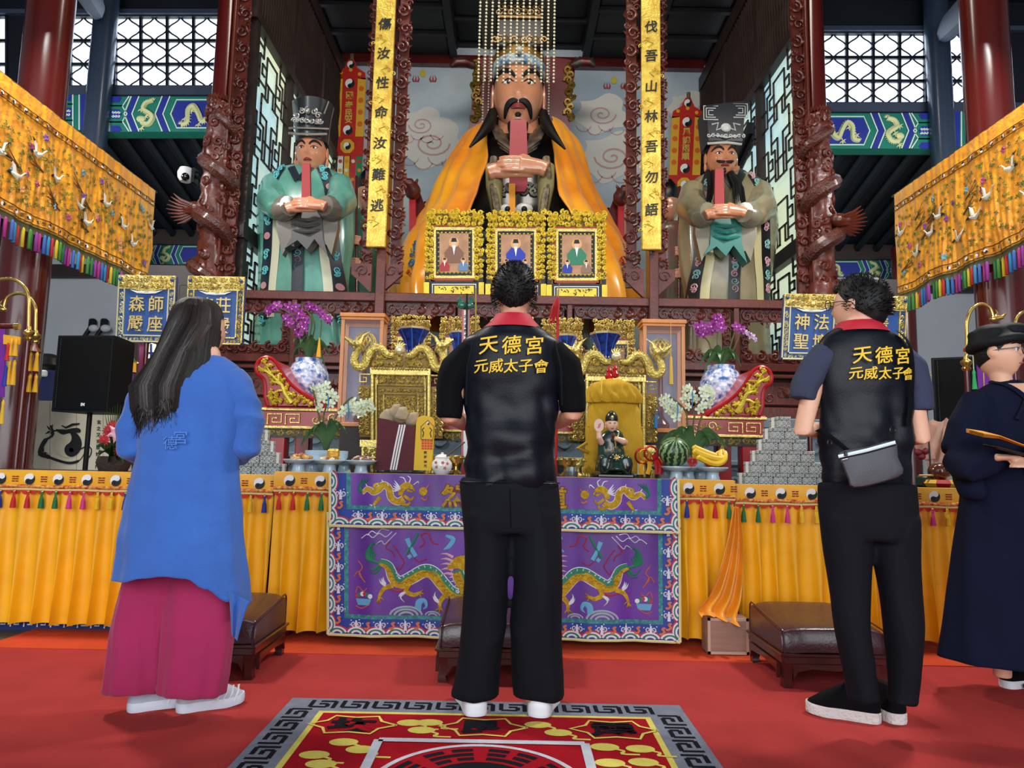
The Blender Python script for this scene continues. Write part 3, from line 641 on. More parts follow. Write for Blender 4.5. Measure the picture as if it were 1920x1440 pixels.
def dragon_column(px, py, s, lab):
    Y = 6.85; p = at(px, py, Y); x = p.x; r = .092
    root = thing('dragon_column', (x, Y, 1.44), lab, 'column')
    q = MB(); q.lathe((x, Y, 0), [(r, 1.44), (r, 8.0)], 24); obj('shaft', q, M_COLUMN, root)
    zt = at(px - s * 0 , 196 + (22 if s > 0 else 0), Y).z; zb = 2.62
    q = MB(); q.lathe((x, Y, 0), [(r + .02, zb - .06), (r + .06, zb), (r + .05, zb + .16), (r + .03, zb + .2), (r + .01, zb + .22)], 24); obj('wave_base', q, M_WOOD, root)
    q = MB(); H = zt - zb; N = 90
    pts = []; rad = []
    for i in range(N + 1):
        t = i / N; a = -pi / 2 + s * (t * 3.1 * 2 * pi) + .6; wob = .02 * sin(t * 23)
        pts.append(Vector((x + (r + .045 + wob) * cos(a), Y + (r + .045 + wob) * sin(a), zb + .08 + H * .88 * t))); rad.append(.04 + .042 * sin(pi * min(1, .12 + t * .88)))
    q.tube(pts, rad, 9)
    obj('dragon_body', q, mat('scaled_rosewood', '#5a2a20', .28, var=.3, vscale=14, bump=.8, bscale=55, coat=.5), root)
    q = MB()
    for i in range(3, N, 2):
        c = Vector((x, Y, pts[i].z)); d = (pts[i] - c).normalized(); e = (pts[min(i + 1, N)] - pts[i - 1]).normalized()
        b = pts[i] + d * rad[i] * .7; q.add([b - e * .02, b + e * .02, b + d * .035 + e * .018, b + d.cross(e) * .012], [(0, 1, 2), (1, 3, 2), (3, 0, 2)])
    obj('fins', q, M_WOOD, root, kind='stuff')
    q = MB(); rg = random.Random(5)
    for k in range(34):
        a = rg.uniform(pi * 1.02, pi * 1.98); z = rg.uniform(zb, zt - .05); d = Vector((cos(a), sin(a), 0)); t = Vector((-sin(a), cos(a), 0))
        mp = local(Vector((x, Y, z)) + d * (r + .005), t, (0, 0, 1), d); volute(q, mp, 0, 0, .05, rg.uniform(0, 6), 1.3, rg.choice((-1, 1)), .024, .02, 5, 12)
    for k in range(14):
        a = pi + pi * k / 13; d = Vector((cos(a), sin(a), 0)); mp = local(Vector((x, Y, zt - .05)) + d * (r + .01), (-sin(a), cos(a), 0), (0, 0, 1), d)
        volute(q, mp, 0, .0, .045, k, 1.2, 1, .016, .01, 5, 10); leaf(q, mp, 0, .05, pi / 2, .07, .02, .03, .01)
    obj('clouds', q, M_WOOD, root, kind='stuff')
    hz = at(px, 400 + (20 if s > 0 else 0), Y).z; hc = Vector((x + s * .13, Y - .12, hz))
    q = MB(); q.ball(hc, (.085, .075, .07), 12, 8); q.tube([hc, hc + Vector((s * .09, -.03, .0)), hc + Vector((s * .15, -.03, .035))], [.06, .045, .022], 8); q.tube([hc + Vector((0, -.02, -.04)), hc + Vector((s * .12, -.03, -.05))], [.035, .018], 7)
    q.ball(hc + Vector((s * .05, -.07, .035)), .017); q.tube([hc, hc + Vector((-s * .08, -.05, .1)), hc + Vector((-s * .1, -.05, .2))], [.02, .014, .005], 6)
    obj('dragon_head', remesh(q, .009, 2), M_WOOD, root)
    for k in range(9):
        a = -.75 + k * .17; q = MB(); b = hc + Vector((s * .0, .02 - .01 * k, -.05 + .008 * k)); e = Vector((s * cos(a), -.2, sin(a) * .8))
        q.tube([b, b + e * .13 + Vector((0, 0, -.02)), b + e * (.25 - .01 * abs(k - 4))], [.018, .017, .004], 5); obj('mane_spike', q, M_WOOD, root)
    q = MB(); q.lathe((x, Y, 0), [(.1, zb), (.125, zb + .05), (.118, zb + H * .3), (.124, zb + H * .55), (.115, zb + H * .8), (.12, zt - .05), (.1, zt)], 28); obj('carved_core', wrinkle0(q), M_WOOD, root)
    scroll_border(root, (x - s * .17, Y + .02, 2.56), .15, 5.2)
    q = MB(); q.bx(x - s * .105 - .012, x - s * .105 + .012, Y - .07, Y + .05, 1.44, 7.9, ch=.004); obj('batten', q, M_WOOD, root)
dragon_column(421, 100, -1, 'carved dragon winding round the left corner column of the shrine')
dragon_column(1528, 100, 1, 'carved dragon winding round the right corner column of the shrine')
# figures: general tools
class Silh:
    def __init__(s, Y, rows, n=40, fold=0.0, kf=9, seed=0, step=3, zwave=0):
        s.Y = Y; s.rings = []; s.n = n; s.fold = fold; s.kf = kf; s.seed = seed
        rows = [tuple(r) + ((.55, 0.0)[len(r) - 3:] if len(r) < 5 else ()) for r in rows]
        rr = smoothpath(rows, step); s.rows = rr; s.tab = []
        y0, y1 = rr[0][0], rr[-1][0]
        for y, a, b, k, dy in rr:
            c = at((a + b) / 2, y, Y + dy); rx = abs(at(b, y, Y + dy).x - at(a, y, Y + dy).x) / 2
            t = (y - y0) / (y1 - y0 + 1e-9)
            s.tab.append((c.z, c.x, rx, rx * k, Y + dy, t))
    def pt(s, i, a, off=0.0):
        z, cx, rx, ry, yc, t = s.tab[i]
        f = 1 + s.fold * (.2 + .8 * t) * sin(s.kf * a + s.seed + 2.1 * sin(3 * t + s.seed) + 1.3 * noise.noise((cos(a) * 2, sin(a) * 2, t * 3 + s.seed)))
        return Vector((cx + (rx * f + off) * cos(a), yc + (ry * f + off) * sin(a), z))
    def mesh(s, mb=None, cap=True):
        mb = mb or MB(); mb.loft([[s.pt(i, 2 * pi * j / s.n) for j in range(s.n)] for i in range(len(s.tab))], cap); return mb
    def open(s, gap, mb=None, th=.0):
        mb = mb or MB(); rings = []
        for i, (row, tb) in enumerate(zip(s.rows, s.tab)):
            g0, g1 = gap(row[0]); z, cx, rx, ry, yc, t = tb
            xl, xr = at(g0, row[0], s.Y).x, at(g1, row[0], s.Y).x
            aL = pi + math.acos(max(-1, min(1, (cx - xl) / rx))) ; aR = 2 * pi - math.acos(max(-1, min(1, (xr - cx) / rx)))
            a0, a1 = aR - 2 * pi, aL
            rings.append([s.pt(i, a0 + (a1 - a0) * j / s.n) for j in range(s.n + 1)])
        mb.loft(rings, cap=False, closed=False); return mb
    def mp(s, u, v, w=0.0):
        p = at(u, v, s.Y); T = s.tab
        for i in range(len(T) - 1):
            if T[i + 1][0] <= p.z: break
        a, b = T[i], T[i + 1]; t = max(0, min(1, (a[0] - p.z) / (a[0] - b[0] + 1e-9)))
        cx, rx, ry, yc = (lerp(a[k], b[k], t) for k in (1, 2, 3, 4))
        k = max(-1, min(1, (p.x - cx) / rx)); y = yc - ry * sqrt(max(0, 1 - k * k))
        nx, ny = k / rx, -sqrt(max(.02, 1 - k * k)) / ry; l = hypot(nx, ny)
        return Vector((p.x + nx / l * w, y + ny / l * w, p.z))
class Head:
    def __init__(s, c, rx, ry, rz, yaw=0.0, pitch=0.0, jaw=.26, roll=0.0):
        s.c = Vector(c); s.rx, s.ry, s.rz, s.jw = rx, ry, rz, jaw
        s.M = Matrix.Rotation(yaw, 3, 'Z') @ Matrix.Rotation(pitch, 3, 'X') @ Matrix.Rotation(roll, 3, 'Y')
    def jaw(s, z): return 1 - s.jw * max(0, -z) ** 1.6 + .02 * max(0, z)
    def bump(s, x, z):
        g = lambda cx, cz, sx, sz: math.exp(-((x - cx) / sx) ** 2 - ((z - cz) / sz) ** 2)
        b = .16 * g(0, -.16, .13, .1) + .10 * g(0, .02, .09, .2) + .055 * (g(.14, -.2, .09, .07) + g(-.14, -.2, .09, .07))
        b += -.075 * (g(.4, .08, .22, .11) + g(-.4, .08, .22, .11)) + .045 * (g(.4, .26, .3, .07) + g(-.4, .26, .3, .07))
        b += .04 * (g(.5, -.2, .25, .2) + g(-.5, -.2, .25, .2)) + .055 * g(0, -.5, .24, .07) - .03 * g(0, -.43, .2, .03) * 0 - .03 * g(0, -.64, .2, .06) + .07 * g(0, -.82, .25, .12)
        return b
    def loc(s, x, y, z): return s.c + s.M @ Vector((x * s.rx, -y * s.ry, z * s.rz))
    def face(s, x, z, w=0.0):
        k = s.jaw(z); sx = x / k; y = sqrt(max(0.0, 1 - z * z - sx * sx)) + s.bump(x, z) * max(0, 1 - sx * sx) ** .3
        p = s.loc(x, y, z); d = s.M @ Vector((x * .5, -1, z * .3)); return p + d.normalized() * w
    def mesh(s, mb=None, nu=40, nv=28):
        mb = mb or MB(); rings = []
        for i in range(1, nv):
            ph = pi * i / nv; sz = -cos(ph); r = sin(ph); row = []
            for j in range(nu):
                a = 2 * pi * j / nu; sx, sy = r * cos(a), r * sin(a); x = sx * s.jaw(sz)
                y = sy + (s.bump(x, sz) * min(1, max(0, sy) * 2.2) if sy > 0 else 0)
                if sy < 0: y *= 1 + .12 * max(0, sz + .2)
                row.append(s.loc(x, y, sz))
            rings.append(row)
        mb.loft(rings, True); return mb
    def ears(s, mb, long=1.0):
        for g in (-1, 1):
            mb.ball(s.loc(g * 1.03, -.05, .02 - .12 * (long - 1)), (s.rx * .09, s.ry * .2, s.rz * .22 * long), 10, 8, s.M)
            if long > 1.2: mb.ball(s.loc(g * 1.05, .0, -.32 * long * .9), (s.rx * .1, s.ry * .13, s.rz * .2), 8, 6, s.M)
        return mb
    def line(s, mb, pts, r, w=0.0, n=6):
        pp = smoothpath(pts, 4); m = len(pp); mb.tube([s.face(p[0], p[1], w) for p in pp], [r * (.25 + .75 * sin(pi * (i + .6) / (m + .2))) for i in range(m)], n); return mb
    def eyes(s, parent, iris='#1a120e', slit=.42, dx=.4, z=.09):
        for g in (-1, 1):
            q = MB(); c = s.face(g * dx, z, -s.ry * .02); q.ball(c, (s.rx * .19, s.ry * .07, s.rz * .085 * slit * 1.6), 12, 8, s.M); e = obj('eye', q, M_WHITE, parent)
            q = MB(); c = s.face(g * dx, z, s.ry * .025); q.ball(c, (s.rx * .085, s.ry * .05, s.rz * .075 * slit * 1.5), 10, 6, s.M); obj('iris', q, mat('iris_' + iris, iris, .15), e)
            q = MB(); s.line(q, [(g * (dx - .22), z - .01), (g * (dx - .05), z + .075), (g * (dx + .1), z + .07), (g * (dx + .26), z + .02)], s.rz * .02, s.rz * .005); obj('eyelid', q, M_INK, parent)
M_LIP = mat('painted_lip', '#8e3a36', .3)
def fingers(mb, base, across, along, curl, L, r, n=4, spread=.9):
    for k in range(n):
        f = (1, 1.08, 1.0, .82)[k % 4]; b = base + across * ((k - (n - 1) / 2) * r * 2 * spread)
        p = [b, b + along * (L * .42 * f) + curl * (L * .03), b + along * (L * .75 * f) + curl * (L * .13), b + along * (L * f) + curl * (L * .3)]
        mb.tube([b - along * L * .2] + p, [r * 1.0, r * 1.05, r * 1.02, r * .92, r * .7], 8)
        mb.ball(p[-1], r * .7, 8, 5)
def clasped_hands(Y, cx, cy, wpx, s=1):
    k = Y / F; W = wpx * k; c = at(cx, cy, Y); mb = MB()
    X = Vector((s, 0, 0)); Z = Vector((0, 0, 1)); N = Vector((0, -1, 0))
    for q, z, d in ((1, .0, .16), (-1, -.07, .06)):
        w = c + X * (q * W * .5) + Z * (z * W) + N * (d * W * .5)
        kn = c + X * (q * W * .05) + Z * ((z + .03) * W) + N * (d * W)
        mb.tube([w + X * q * W * .12 + Z * -.05 * W, w, w.lerp(kn, .5), kn], [(W * .17, W * .14), (W * .17, W * .13), (W * .19, W * .11), (W * .18, W * .09)], 12, up=Z)
        for f in range(4):
            b = kn + Z * ((1.5 - f) * W * .088); L = W * (.44, .48, .46, .38)[f]
            mb.tube([b + X * q * W * .08, b - X * q * L * .4 + N * W * .015, b - X * q * L * .75, b - X * q * L - N * W * .03], [W * .055, W * .056, W * .05, W * .036], 8)
        t = w.lerp(kn, .55) + Z * W * .16; mb.tube([t, t - X * q * W * .13 + Z * W * .05, t - X * q * W * .26 + Z * W * .02], [W * .06, W * .055, W * .035], 8)
    return remesh(mb, max(.006, W * .018), 2)
M_DROBE = mat('dark_painted_robe', '#3a342c', .3, coat=.4, color2='#1a1d22', vscale=5)
M_OSILK = mat('orange_gold_satin', '#fbaa1c', .26, color2='#e07a0a', vscale=1.4, sheen=.2, spec=.7)
M_HAIR = mat('black_hair', '#0b0a0a', .55, var=.3, vscale=30, bump=.2, bscale=120, spec=.3)
# the great enthroned statue
YG = 8.75
great = thing('deity_statue', (at(972, 560, YG).x, YG, 1.45), 'giant enthroned deity statue in an orange silk cape and beaded crown, centre of the shrine', 'statue')
body = Silh(YG, [(232, 915, 1030, .58), (262, 905, 1042, .55), (330, 890, 1056, .58), (420, 872, 1074, .66), (500, 850, 1098, .74), (560, 845, 1105, .8), (640, 845, 1105, .85), (660, 840, 1110, .85)], 40)
obj('robe', body.mesh(), M_DROBE, great)
cape = Silh(YG, [(236, 912, 1034, .62), (250, 884, 1062, .62), (275, 862, 1082, .64), (340, 828, 1110, .7), (400, 803, 1137, .8), (470, 768, 1166, .9, -.1), (548, 744, 1194, .95, -.2), (600, 740, 1200, .95, -.25)], 150, .05, 23, 1.0, 5)
gx = [(236, 918, 1030), (300, 913, 1028), (330, 916, 1030), (400, 903, 1036), (470, 880, 1062), (600, 862, 1085)]
cm = obj('silk_cape', wrinkle(cape.open(lambda y: interp(gx, y)), lambda p: .035 * rdg(p, 1.6, 1.2, .5, 3) + .02 * rdg(p, 3, 2, 1.2, 8)), M_OSILK, great, sharp=80)
so = cm.modifiers.new('thickness', 'SOLIDIFY'); so.thickness = .02
q = MB(); rg = random.Random(2)
for k in range(60):
    sd = rg.choice((-1, 1)); v = rg.uniform(470, 552); u = (rg.uniform(757, 800) if sd < 0 else rg.uniform(1135, 1185)) + (0 if sd < 0 else (v - 510) * .1)
    q.mi = rg.choice((0, 0, 1, 2)); volute(q, cape.mp, u, v, rg.uniform(4, 8), rg.uniform(0, 6), 1.1, sd, .012, .018, 4, 9)
obj('embroidery', q, [mat('thread_blue', '#2f6f9a', .6), mat('thread_red', '#b83a2c', .6), mat('thread_gold', '#c79a2a', .5)], cm, kind='stuff')
for dx in (928, 1022):
    q = MB(); s = -1 if dx < 970 else 1
    q.tube([at(dx + s * 2, 312, YG - .78), at(dx + s * 1, 350, YG - .82), at(dx - s * 4, 402, YG - .8)], [(.1, .1), (.17, .1), (.1, .06)], 12); obj('sleeve_lining', q, mat('pale_olive_lining', '#9a9160', .5), great)
    q = MB(); q.tube([at(dx + s * 2, 296, YG - .88), at(dx + s * 6, 330, YG - .93), at(dx - s * 2, 385, YG - .93), at(dx - s * 10, 425, YG - .85)], .045, 8); obj('cuff_trim', q, mat('brocade_trim', '#4d4334', .5, color2='#8a7a5a', vscale=22), great)
q = MB()
for k in range(3):
    o = 8 * k
    for s in (-1, 1): q.tube([at(972 + s * (46 - o), 236 + o, YG - .38), at(972 + s * (34 - o * .6), 262 + o, YG - .52), at(972 + s * 4, 286 + o * .4, YG - .62)], [(.07, .03), (.075, .03), (.05, .03)], 8)
obj('collar', q, mat('collar_brown', '#6d5a46', .35, color2='#3b332c', vscale=8), great)
hands = clasped_hands(YG - .98, 970, 316, 92, 1); obj('hands', hands, M_STSKIN, great)
q = MB(); tp = front(YG - .82)
q.prism([(957, 224), (987, 224), (989, 292), (989, 350), (984, 359), (960, 359), (955, 350), (955, 292)], tp, -.06, .0); obj('tablet', q, mat('rose_red_tablet', '#b04249', .5, var=.1), great)
q = MB(); q.prism([(954, 345), (966, 345), (966, 405), (955, 405)], front(YG - .9), 0, .015); obj('sash', q, M_OSILK, great)
q = MB(); bm = front(YG - 1.0); q.ball(at(952, 393, YG - .85), (.1, .05, .07)); q.ball(at(983, 391, YG - .85), (.1, .05, .07)); bl = obj('beast_belt', q, mat('beast_eye_white', '#d8d6cf', .3), great)
for ex in (952, 983): q = MB(); q.ball(at(ex, 392, YG - .9), .035); obj('beast_eye', q, M_INK, bl)
q = MB()
for k in range(9): volute(q, body.mp, 935 + k * 9, 372 + (k % 2) * 9, 8, k, 1.2, 1 if k % 2 else -1, .03, .0, 5, 10)
for k in range(12): volute(q, body.mp, 905 + k * 12, 470 + (k % 3) * 30, 14, k, 1.2, 1 if k % 2 else -1, .04, .0, 5, 10)
obj('robe_relief', q, mat('robe_relief', '#8b8476', .4, color2='#5c6a5f', vscale=3), great, kind='stuff')
nk = MB(); nk.tube([at(972, 268, YG - .1), at(972, 205, YG - .1)], [.3, .25], 24); obj('neck', nk, M_STSKIN, great)
px = (YG - .25) / F; hc = at(972.5, 155, YG - .25 - 52 * px); hc.y += 52 * px
H = Head(hc, 49 * px, 52 * px, 83 * px, 0, radians(4), .24)
obj('head', H.ears(H.mesh(), 1.5), M_STSKIN, great)
H.eyes(great, '#2a140c', .36)
for g in (-1, 1):
    q = MB(); H.line(q, [(g * .12, .17), (g * .3, .31), (g * .52, .39), (g * .76, .38), (g * .88, .26)], .036, .0); obj('eyebrow', q, M_INK, great)
    q = MB(); H.line(q, [(g * .02, -.37), (g * .22, -.36), (g * .42, -.46), (g * .52, -.66)], .04, .005); obj('moustache', q, M_INK, great)
    q = MB(); e = H.loc(g * 1.0, -.1, -.35); q.tube([e, e + Vector((g * .03, -.3, -.3)), e + Vector((g * .1, -.55, -.55)), e + Vector((g * .24, -.66, -.78))], [.06, .075, .055, .012], 10); obj('side_lock', q, M_HAIR, great)
q = MB(); H.line(q, [(-.28, -.5), (0, -.47), (.28, -.5)], .04, -.005); obj('lips', q, M_LIP, great)
q = MB(); H.line(q, [(-.1, -.66), (0, -.63), (.1, -.66)], .035, .0); obj('lip_tuft', q, M_INK, great)
q = MB(); b = H.face(0, -.86, .02); q.tube([b + Vector((0, .02, .03)), b + Vector((0, -.05, -.06)), b + Vector((0, -.04, -.14))], [(.13, .07), (.125, .07), (.1, .05)], 14, up=(1, 0, 0)); obj('beard', q, M_INK, great)
hr = MB(); hr.ball(H.loc(0, -.22, .2), (H.rx * 1.06, H.ry * .95, H.rz * .86), 24, 14); obj('hair', hr, M_HAIR, great)
q = MB(); cz0, cz1 = H.loc(0, 0, .58).z, H.loc(0, 0, .98).z; cc = H.loc(0, 0, .5)
q.lathe((cc.x, cc.y, 0), [(H.rx * 1.02, cz0 - .03), (H.rx * 1.06, cz0 + .02), (H.rx * 1.02, cz1 - .02), (H.rx * .96, cz1)], 32); obj('crown_band', q, mat('crown_gold', '#b07b24', .35, .4, color2='#7d6a3a', vscale=12, bump=.4), great)
q = MB(); q.lathe((cc.x, cc.y, 0), [(H.rx * 1.03, cz0 - .045), (H.rx * 1.075, cz0 - .03), (H.rx * 1.085, cz0 + .06), (H.rx * 1.05, cz0 + .075)], 32); obj('crown_edge', q, mat('crown_blue_enamel', '#3d6f97', .35, color2='#c9d6d6', vscale=16), great)
q = MB(); bz = at(970, 2, YG - .6).z; q.bx(cc.x - .29, cc.x + .29, cc.y - .28, cc.y + .3, cz1 - .05, bz, ch=.03); obj('crown_cap', q, M_BLACK, great)
q = MB(); cmp_ = local((cc.x, cc.y - .3, 0), (1, 0, 0), (0, 0, 1), (0, -1, 0))
for k in range(14): volute(q, cmp_, -.26 + k * .04, lerp(cz1, bz, .75 + .12 * (k % 2)), .045, k, 1.2, 1 if k % 2 else -1, .012, .01, 5, 10)
for k in range(11): volute(q, cmp_, -.3 + k * .06, cz1 + .02, .05, k, 1.2, 1 if k % 2 else -1, .013, .05, 5, 10)
q.bx(cc.x - .26, cc.x + .26, cc.y - .31, cc.y - .28, lerp(cz1, bz, .62), lerp(cz1, bz, .67)); obj('crown_filigree', q, mat('dull_gold', '#8a6a3a', .4, .6), great, kind='stuff')
q = MB(); q.ball(H.loc(0, 1.12, .77), .05); obj('crown_jewel', q, mat('jade_cabochon', '#b9c3b4', .15), great)
q = MB(); bx0, bx1 = at(898, 0, YG - .75).x, at(1043, 0, YG - .75).x; q.bx(bx0, bx1, YG - .8, YG + .45, bz, bz + .05, ch=.01); obj('mortar_board', q, mat('board_grey', '#55564f', .5), great)
M_PEARL = mat('ivory_beads', '#d9d3b4', .25, coat=.3)
for i in range(13):
    X0 = lerp(bx0 + .02, bx1 - .02, i / 12); q = MB(); z1 = at(972, 152, YG - .78).z
    for k in range(26): q.ball((X0, YG - .78, lerp(bz - .02, z1, k / 25)), .0155, 7, 5)
    obj('bead_string', q, M_PEARL, great)
for i in range(13):
    X0 = lerp(bx0 + .02, bx1 - .02, i / 12)
    if abs(i - 6) < 4: continue
    q = MB()
    for k in range(26): q.ball((X0, YG + .42, lerp(bz - .02, at(972, 200, YG).z, k / 25)), .014, 6, 4)
    obj('bead_string', q, M_PEARL, great)
thr = thing('throne', (CX, 9.5, 1.45), 'red lacquered throne with gilded dragon finials behind the great statue', 'throne')
tm = front(9.75)
q = MB(); q.prism(smoothpath([(890, 120), (905, 108), (972, 100), (1040, 108), (1078, 122), (1066, 200), (1060, 300), (890, 300), (884, 200)], 3, True), tm, -.12, 0); obj('back_panel', q, mat('throne_red', '#6e1420', .4, coat=.3), thr)
for s, x in ((-1, 893), (1, 1068)):
    q = MB()
    for k in range(11): volute(q, tm, x - s * (k % 2) * 5 + s * 2, 122 + k * 10, 8, k, 1.2, s, .028, .01, 5, 10)
    obj('gilt_edge', q, mat('old_gilt', '#8d6f2c', .35, .6), thr, kind='stuff')
    q = MB(); b = tm(x + s * 2, 128, .06); q.tube([b, tm(x + s * 20, 124, .1), tm(x + s * 38, 126, .12), tm(x + s * 48, 134, .12)], [.06, .075, .07, .03], 8)
    for k in range(6): leaf(q, tm, x + s * (14 + k * 6), 122, -pi / 2 + s * .3 * (k - 2), 12, 3, .05, .1)
    obj('dragon_finial', remesh(q, .02, 1), mat('pewter_gilt', '#4a473f', .35, .5, color2='#5e1a1c', vscale=7), thr)
for s, x in ((-1, 768), (1, 1170)):
    am = front(8.5); q = MB(); yy = 0 if s < 0 else 12
    q.prism([(x - 11 * s, 455 + yy), (x - 11 * s, 368 + yy), (x + s * 1, 368 + yy), (x + 1 * s, 455 + yy)], am, -.1, 0); obj('arm_post', q, M_RED, thr)
    q = MB(); q.prism([(x - 11 * s, 460 + yy), (x - 11 * s, 362 + yy), (x - 20 * s, 362 + yy), (x - 34 * s, 400 + yy), (x - 38 * s, 470 + yy)], front(8.6), -.9, 0); obj('arm_panel', q, M_DRED, thr)
    q = MB(); b = am(x - 6 * s, 366 + yy, .0); q.ball(b + Vector((0, 0, .05)), (.1, .12, .11), 10, 8); q.tube([b, b + Vector((s * .05, -.1, .12)), b + Vector((s * .12, -.16, .1))], [.09, .08, .05], 8); q.tube([b + Vector((0, 0, .1)), b + Vector((-s * .06, 0, .22))], [.04, .015], 6); obj('beast_head', remesh(q, .016, 2), mat('beast_dark', '#26211f', .35, color2='#5a1a1a', vscale=6), thr)
    q = MB(); q.lathe(at(x - 30 * s, 405 + yy, 9.4), [(.05, -.4), (.09, -.1), (.05, 0), (.1, .1), (.03, .2)], 12); obj('rear_finial', q, M_DRED, thr)
q = MB(); q.bx(CX - 1.5, CX + 1.55, 7.7, 9.9, 1.45, 2.25, ch=.05); obj('dais', q, mat('dais_clouds', '#a9b2b0', .6, color2='#8c8f88', vscale=3), thr)
# attendant deities
def minister(Y, rows, hat, face, skin, cols, hands_px, tab, name_lab, beard=False, inner=None):
    f0 = at((face[0] + face[1]) / 2, rows[-1][0], Y)
    root = thing('deity_statue', (f0.x, Y, 1.45), name_lab, 'statue')
    robe = Silh(Y, rows, 72, .03, 15, 2.0, 4); obj('robe', robe.mesh(), cols['robe'], root); mp = robe.mp
    cx = (face[0] + face[1]) / 2; hy = hands_px[1]; ybot = 545
    mirror = lambda pts, s: [(cx + s * a, b) for a, b in pts]
    for s in (-1, 1):
        q = MB(); q.tube([at(cx + s * 62, hy - 42, Y - .1), at(cx + s * 66, hy - 8, Y - .3), at(cx + s * 50, hy + 4, Y - .5), at(cx + s * 36, hy, Y - .62)], [.13, .16, .14, .1], 14); obj('sleeve', remesh(q, .02, 3), cols['robe'], root)
        q = MB(); q.tube([at(cx + s * 46, hy + 6, Y - .52), at(cx + s * 38, hy + 2, Y - .6), at(cx + s * 33, hy, Y - .64)], [.13, .12, .1], 14); obj('cuff', q, cols['sleeve'], root)
        q = MB(); q.prism([(cx + s * 30, hy - 4), (cx + s * 56, hy - 10), (cx + s * 58, hy + 40), (cx + s * 46, hy + 92), (cx + s * 36, hy + 72), (cx + s * 24, hy + 76)], front(Y - .5), -.1, 0); obj('sleeve_fall', q, cols['sleeve'], root)
        band = smoothpath(mirror([(36, hy - 60), (52, hy - 20), (57, hy + 40), (60, hy + 100), (66, ybot), (68, ybot + 60)], s), 4)
        q = MB(); q.strip(band, 19, mp, .012, .004); bd = obj('embroidered_band', q, cols['band'], root)
        q = MB()
        for k, p in enumerate(band[::2]):
            q.mi = k % 3 == 2; r = 6.5
            if k % 3 == 2 and cols.get('roundel'):
                q.add([mp(p[0] + r * cos(a), p[1] + r * sin(a), .02) for a in [2 * pi * i / 14 for i in range(14)]], [tuple(range(14))])
            else:
                q.mi = 0 if cols.get('roundel') else k % 2
                volute(q, mp, p[0], p[1], 6, k, 1.4, s, .011, .02, 4, 11); volute(q, mp, p[0], p[1] + 7, 5, k + 2, 1.3, -s, .01, .02, 4, 10)
        obj('curl_pattern', q, [cols['curl'], cols['curl2']], bd, kind='stuff')
        q = MB(); q.strip([(p[0] - s * 17, p[1]) for p in band[8:]], 15, mp, .008, .004); obj('cream_panel', q, cols['cream'], root)
    q = MB(); q.strip([(cx, hy + 60), (cx - 2, ybot + 60)], 20, mp, .016, .003); fb = obj('front_band', q, cols['band'], root)
    q = MB()
    for k in range(7): q.mi = k % 2; volute(q, mp, cx - 1, hy + 78 + k * 13, 7, k * 1.3, 1.4, 1 if k % 2 else -1, .012, .022, 4, 12)
    obj('curl_pattern', q, [cols['curl'], cols['curl2']], fb, kind='stuff')
    q = MB(); q.prism([(cx - 28, hy + 12), (cx + 28, hy + 12), (cx + 30, hy + 60), (cx + 40, hy + 96), (cx + 14, hy + 62), (cx, hy + 82), (cx - 18, hy + 64), (cx - 42, hy + 80), (cx - 30, hy + 60)], front(Y - .52), -.15, 0); obj('apron', q, cols['apron'], root)
    for k in range(3): q = MB(); q.tube([at(cx - 28, hy + 24 + k * 11, Y - .5), at(cx, hy + 27 + k * 11, Y - .55), at(cx + 28, hy + 24 + k * 11, Y - .5)], .018, 6); obj('sash_fold', q, cols['apron'], root)
    for s in (-1, 1): q = MB(); q.strip([(cx + s * 24, hy - 72), (cx + s * 16, hy - 55), (cx + s * 2, hy - 28)], 13, mp, .02, .01); obj('collar', q, cols['band'], root)
    obj('hands', clasped_hands(Y - .68, hands_px[0], hy, 62, 1), skin, root)
    q = MB(); q.prism([(tab[0], tab[2]), (tab[1], tab[2]), (tab[1] + 1, tab[3]), (tab[0] - 1, tab[3])], front(Y - .6), -.04, 0); obj('tablet', q, mat('crimson_tablet', '#a31d24', .55), root)
    k = (Y - .15) / F; c = at(cx, (face[2] + face[3]) / 2, Y - .15 - 33 * k); c.y += 33 * k; Hd = Head(c, (face[1] - face[0]) / 2 * k, 33 * k, (face[3] - face[2]) / 2 * k, 0, radians(5), .2)
    n_ = MB(); n_.tube([at(cx, face[3] + 18, Y), at(cx, face[3] - 12, Y - .05)], [.15, .14], 16); obj('neck', n_, skin, root)
    obj('head', Hd.ears(Hd.mesh(), 1.45), skin, root); Hd.eyes(root, '#24120c', .42, z=.05)
    for s in (-1, 1):
        q = MB(); Hd.line(q, [(s * .12, .17), (s * .35, .34), (s * .6, .33), (s * .82, .2)], .016, 0); obj('eyebrow', q, M_INK, root)
        if beard: q = MB(); Hd.line(q, [(s * .02, -.36), (s * .3, -.36), (s * .55, -.3)], .016, .004); obj('moustache', q, M_INK, root)
    q = MB(); Hd.line(q, [(-.26, -.52), (0, -.48), (.26, -.52)], .017, -.002); obj('lips', q, M_LIP, root)
    if beard:
        rg = random.Random(4)
        for s in (-1, 1):
            for i in range(9):
                q = MB(); b = Hd.face(s * (.3 + i * .07), -.55 - .03 * (8 - i), 0); e = at(cx + s * (14 + i * 3.2), 385 + rg.uniform(-12, 22), Y - .55); q.tube([b, b.lerp(e, .5) + Vector((0, -.08, 0)), e], [.016, .014, .003], 5); obj('beard_strand', q, M_HAIR, root)
        q = MB(); q.ball(Hd.face(0, -.72, 0), (.02, .02, .03)); obj('chin_tuft', q, M_INK, root)
    hr = MB(); hr.ball(Hd.loc(0, -.25, .25), (Hd.rx * 1.08, Hd.ry * .98, Hd.rz * .75), 20, 12); obj('hair', hr, M_HAIR, root)
    return root, Hd, k
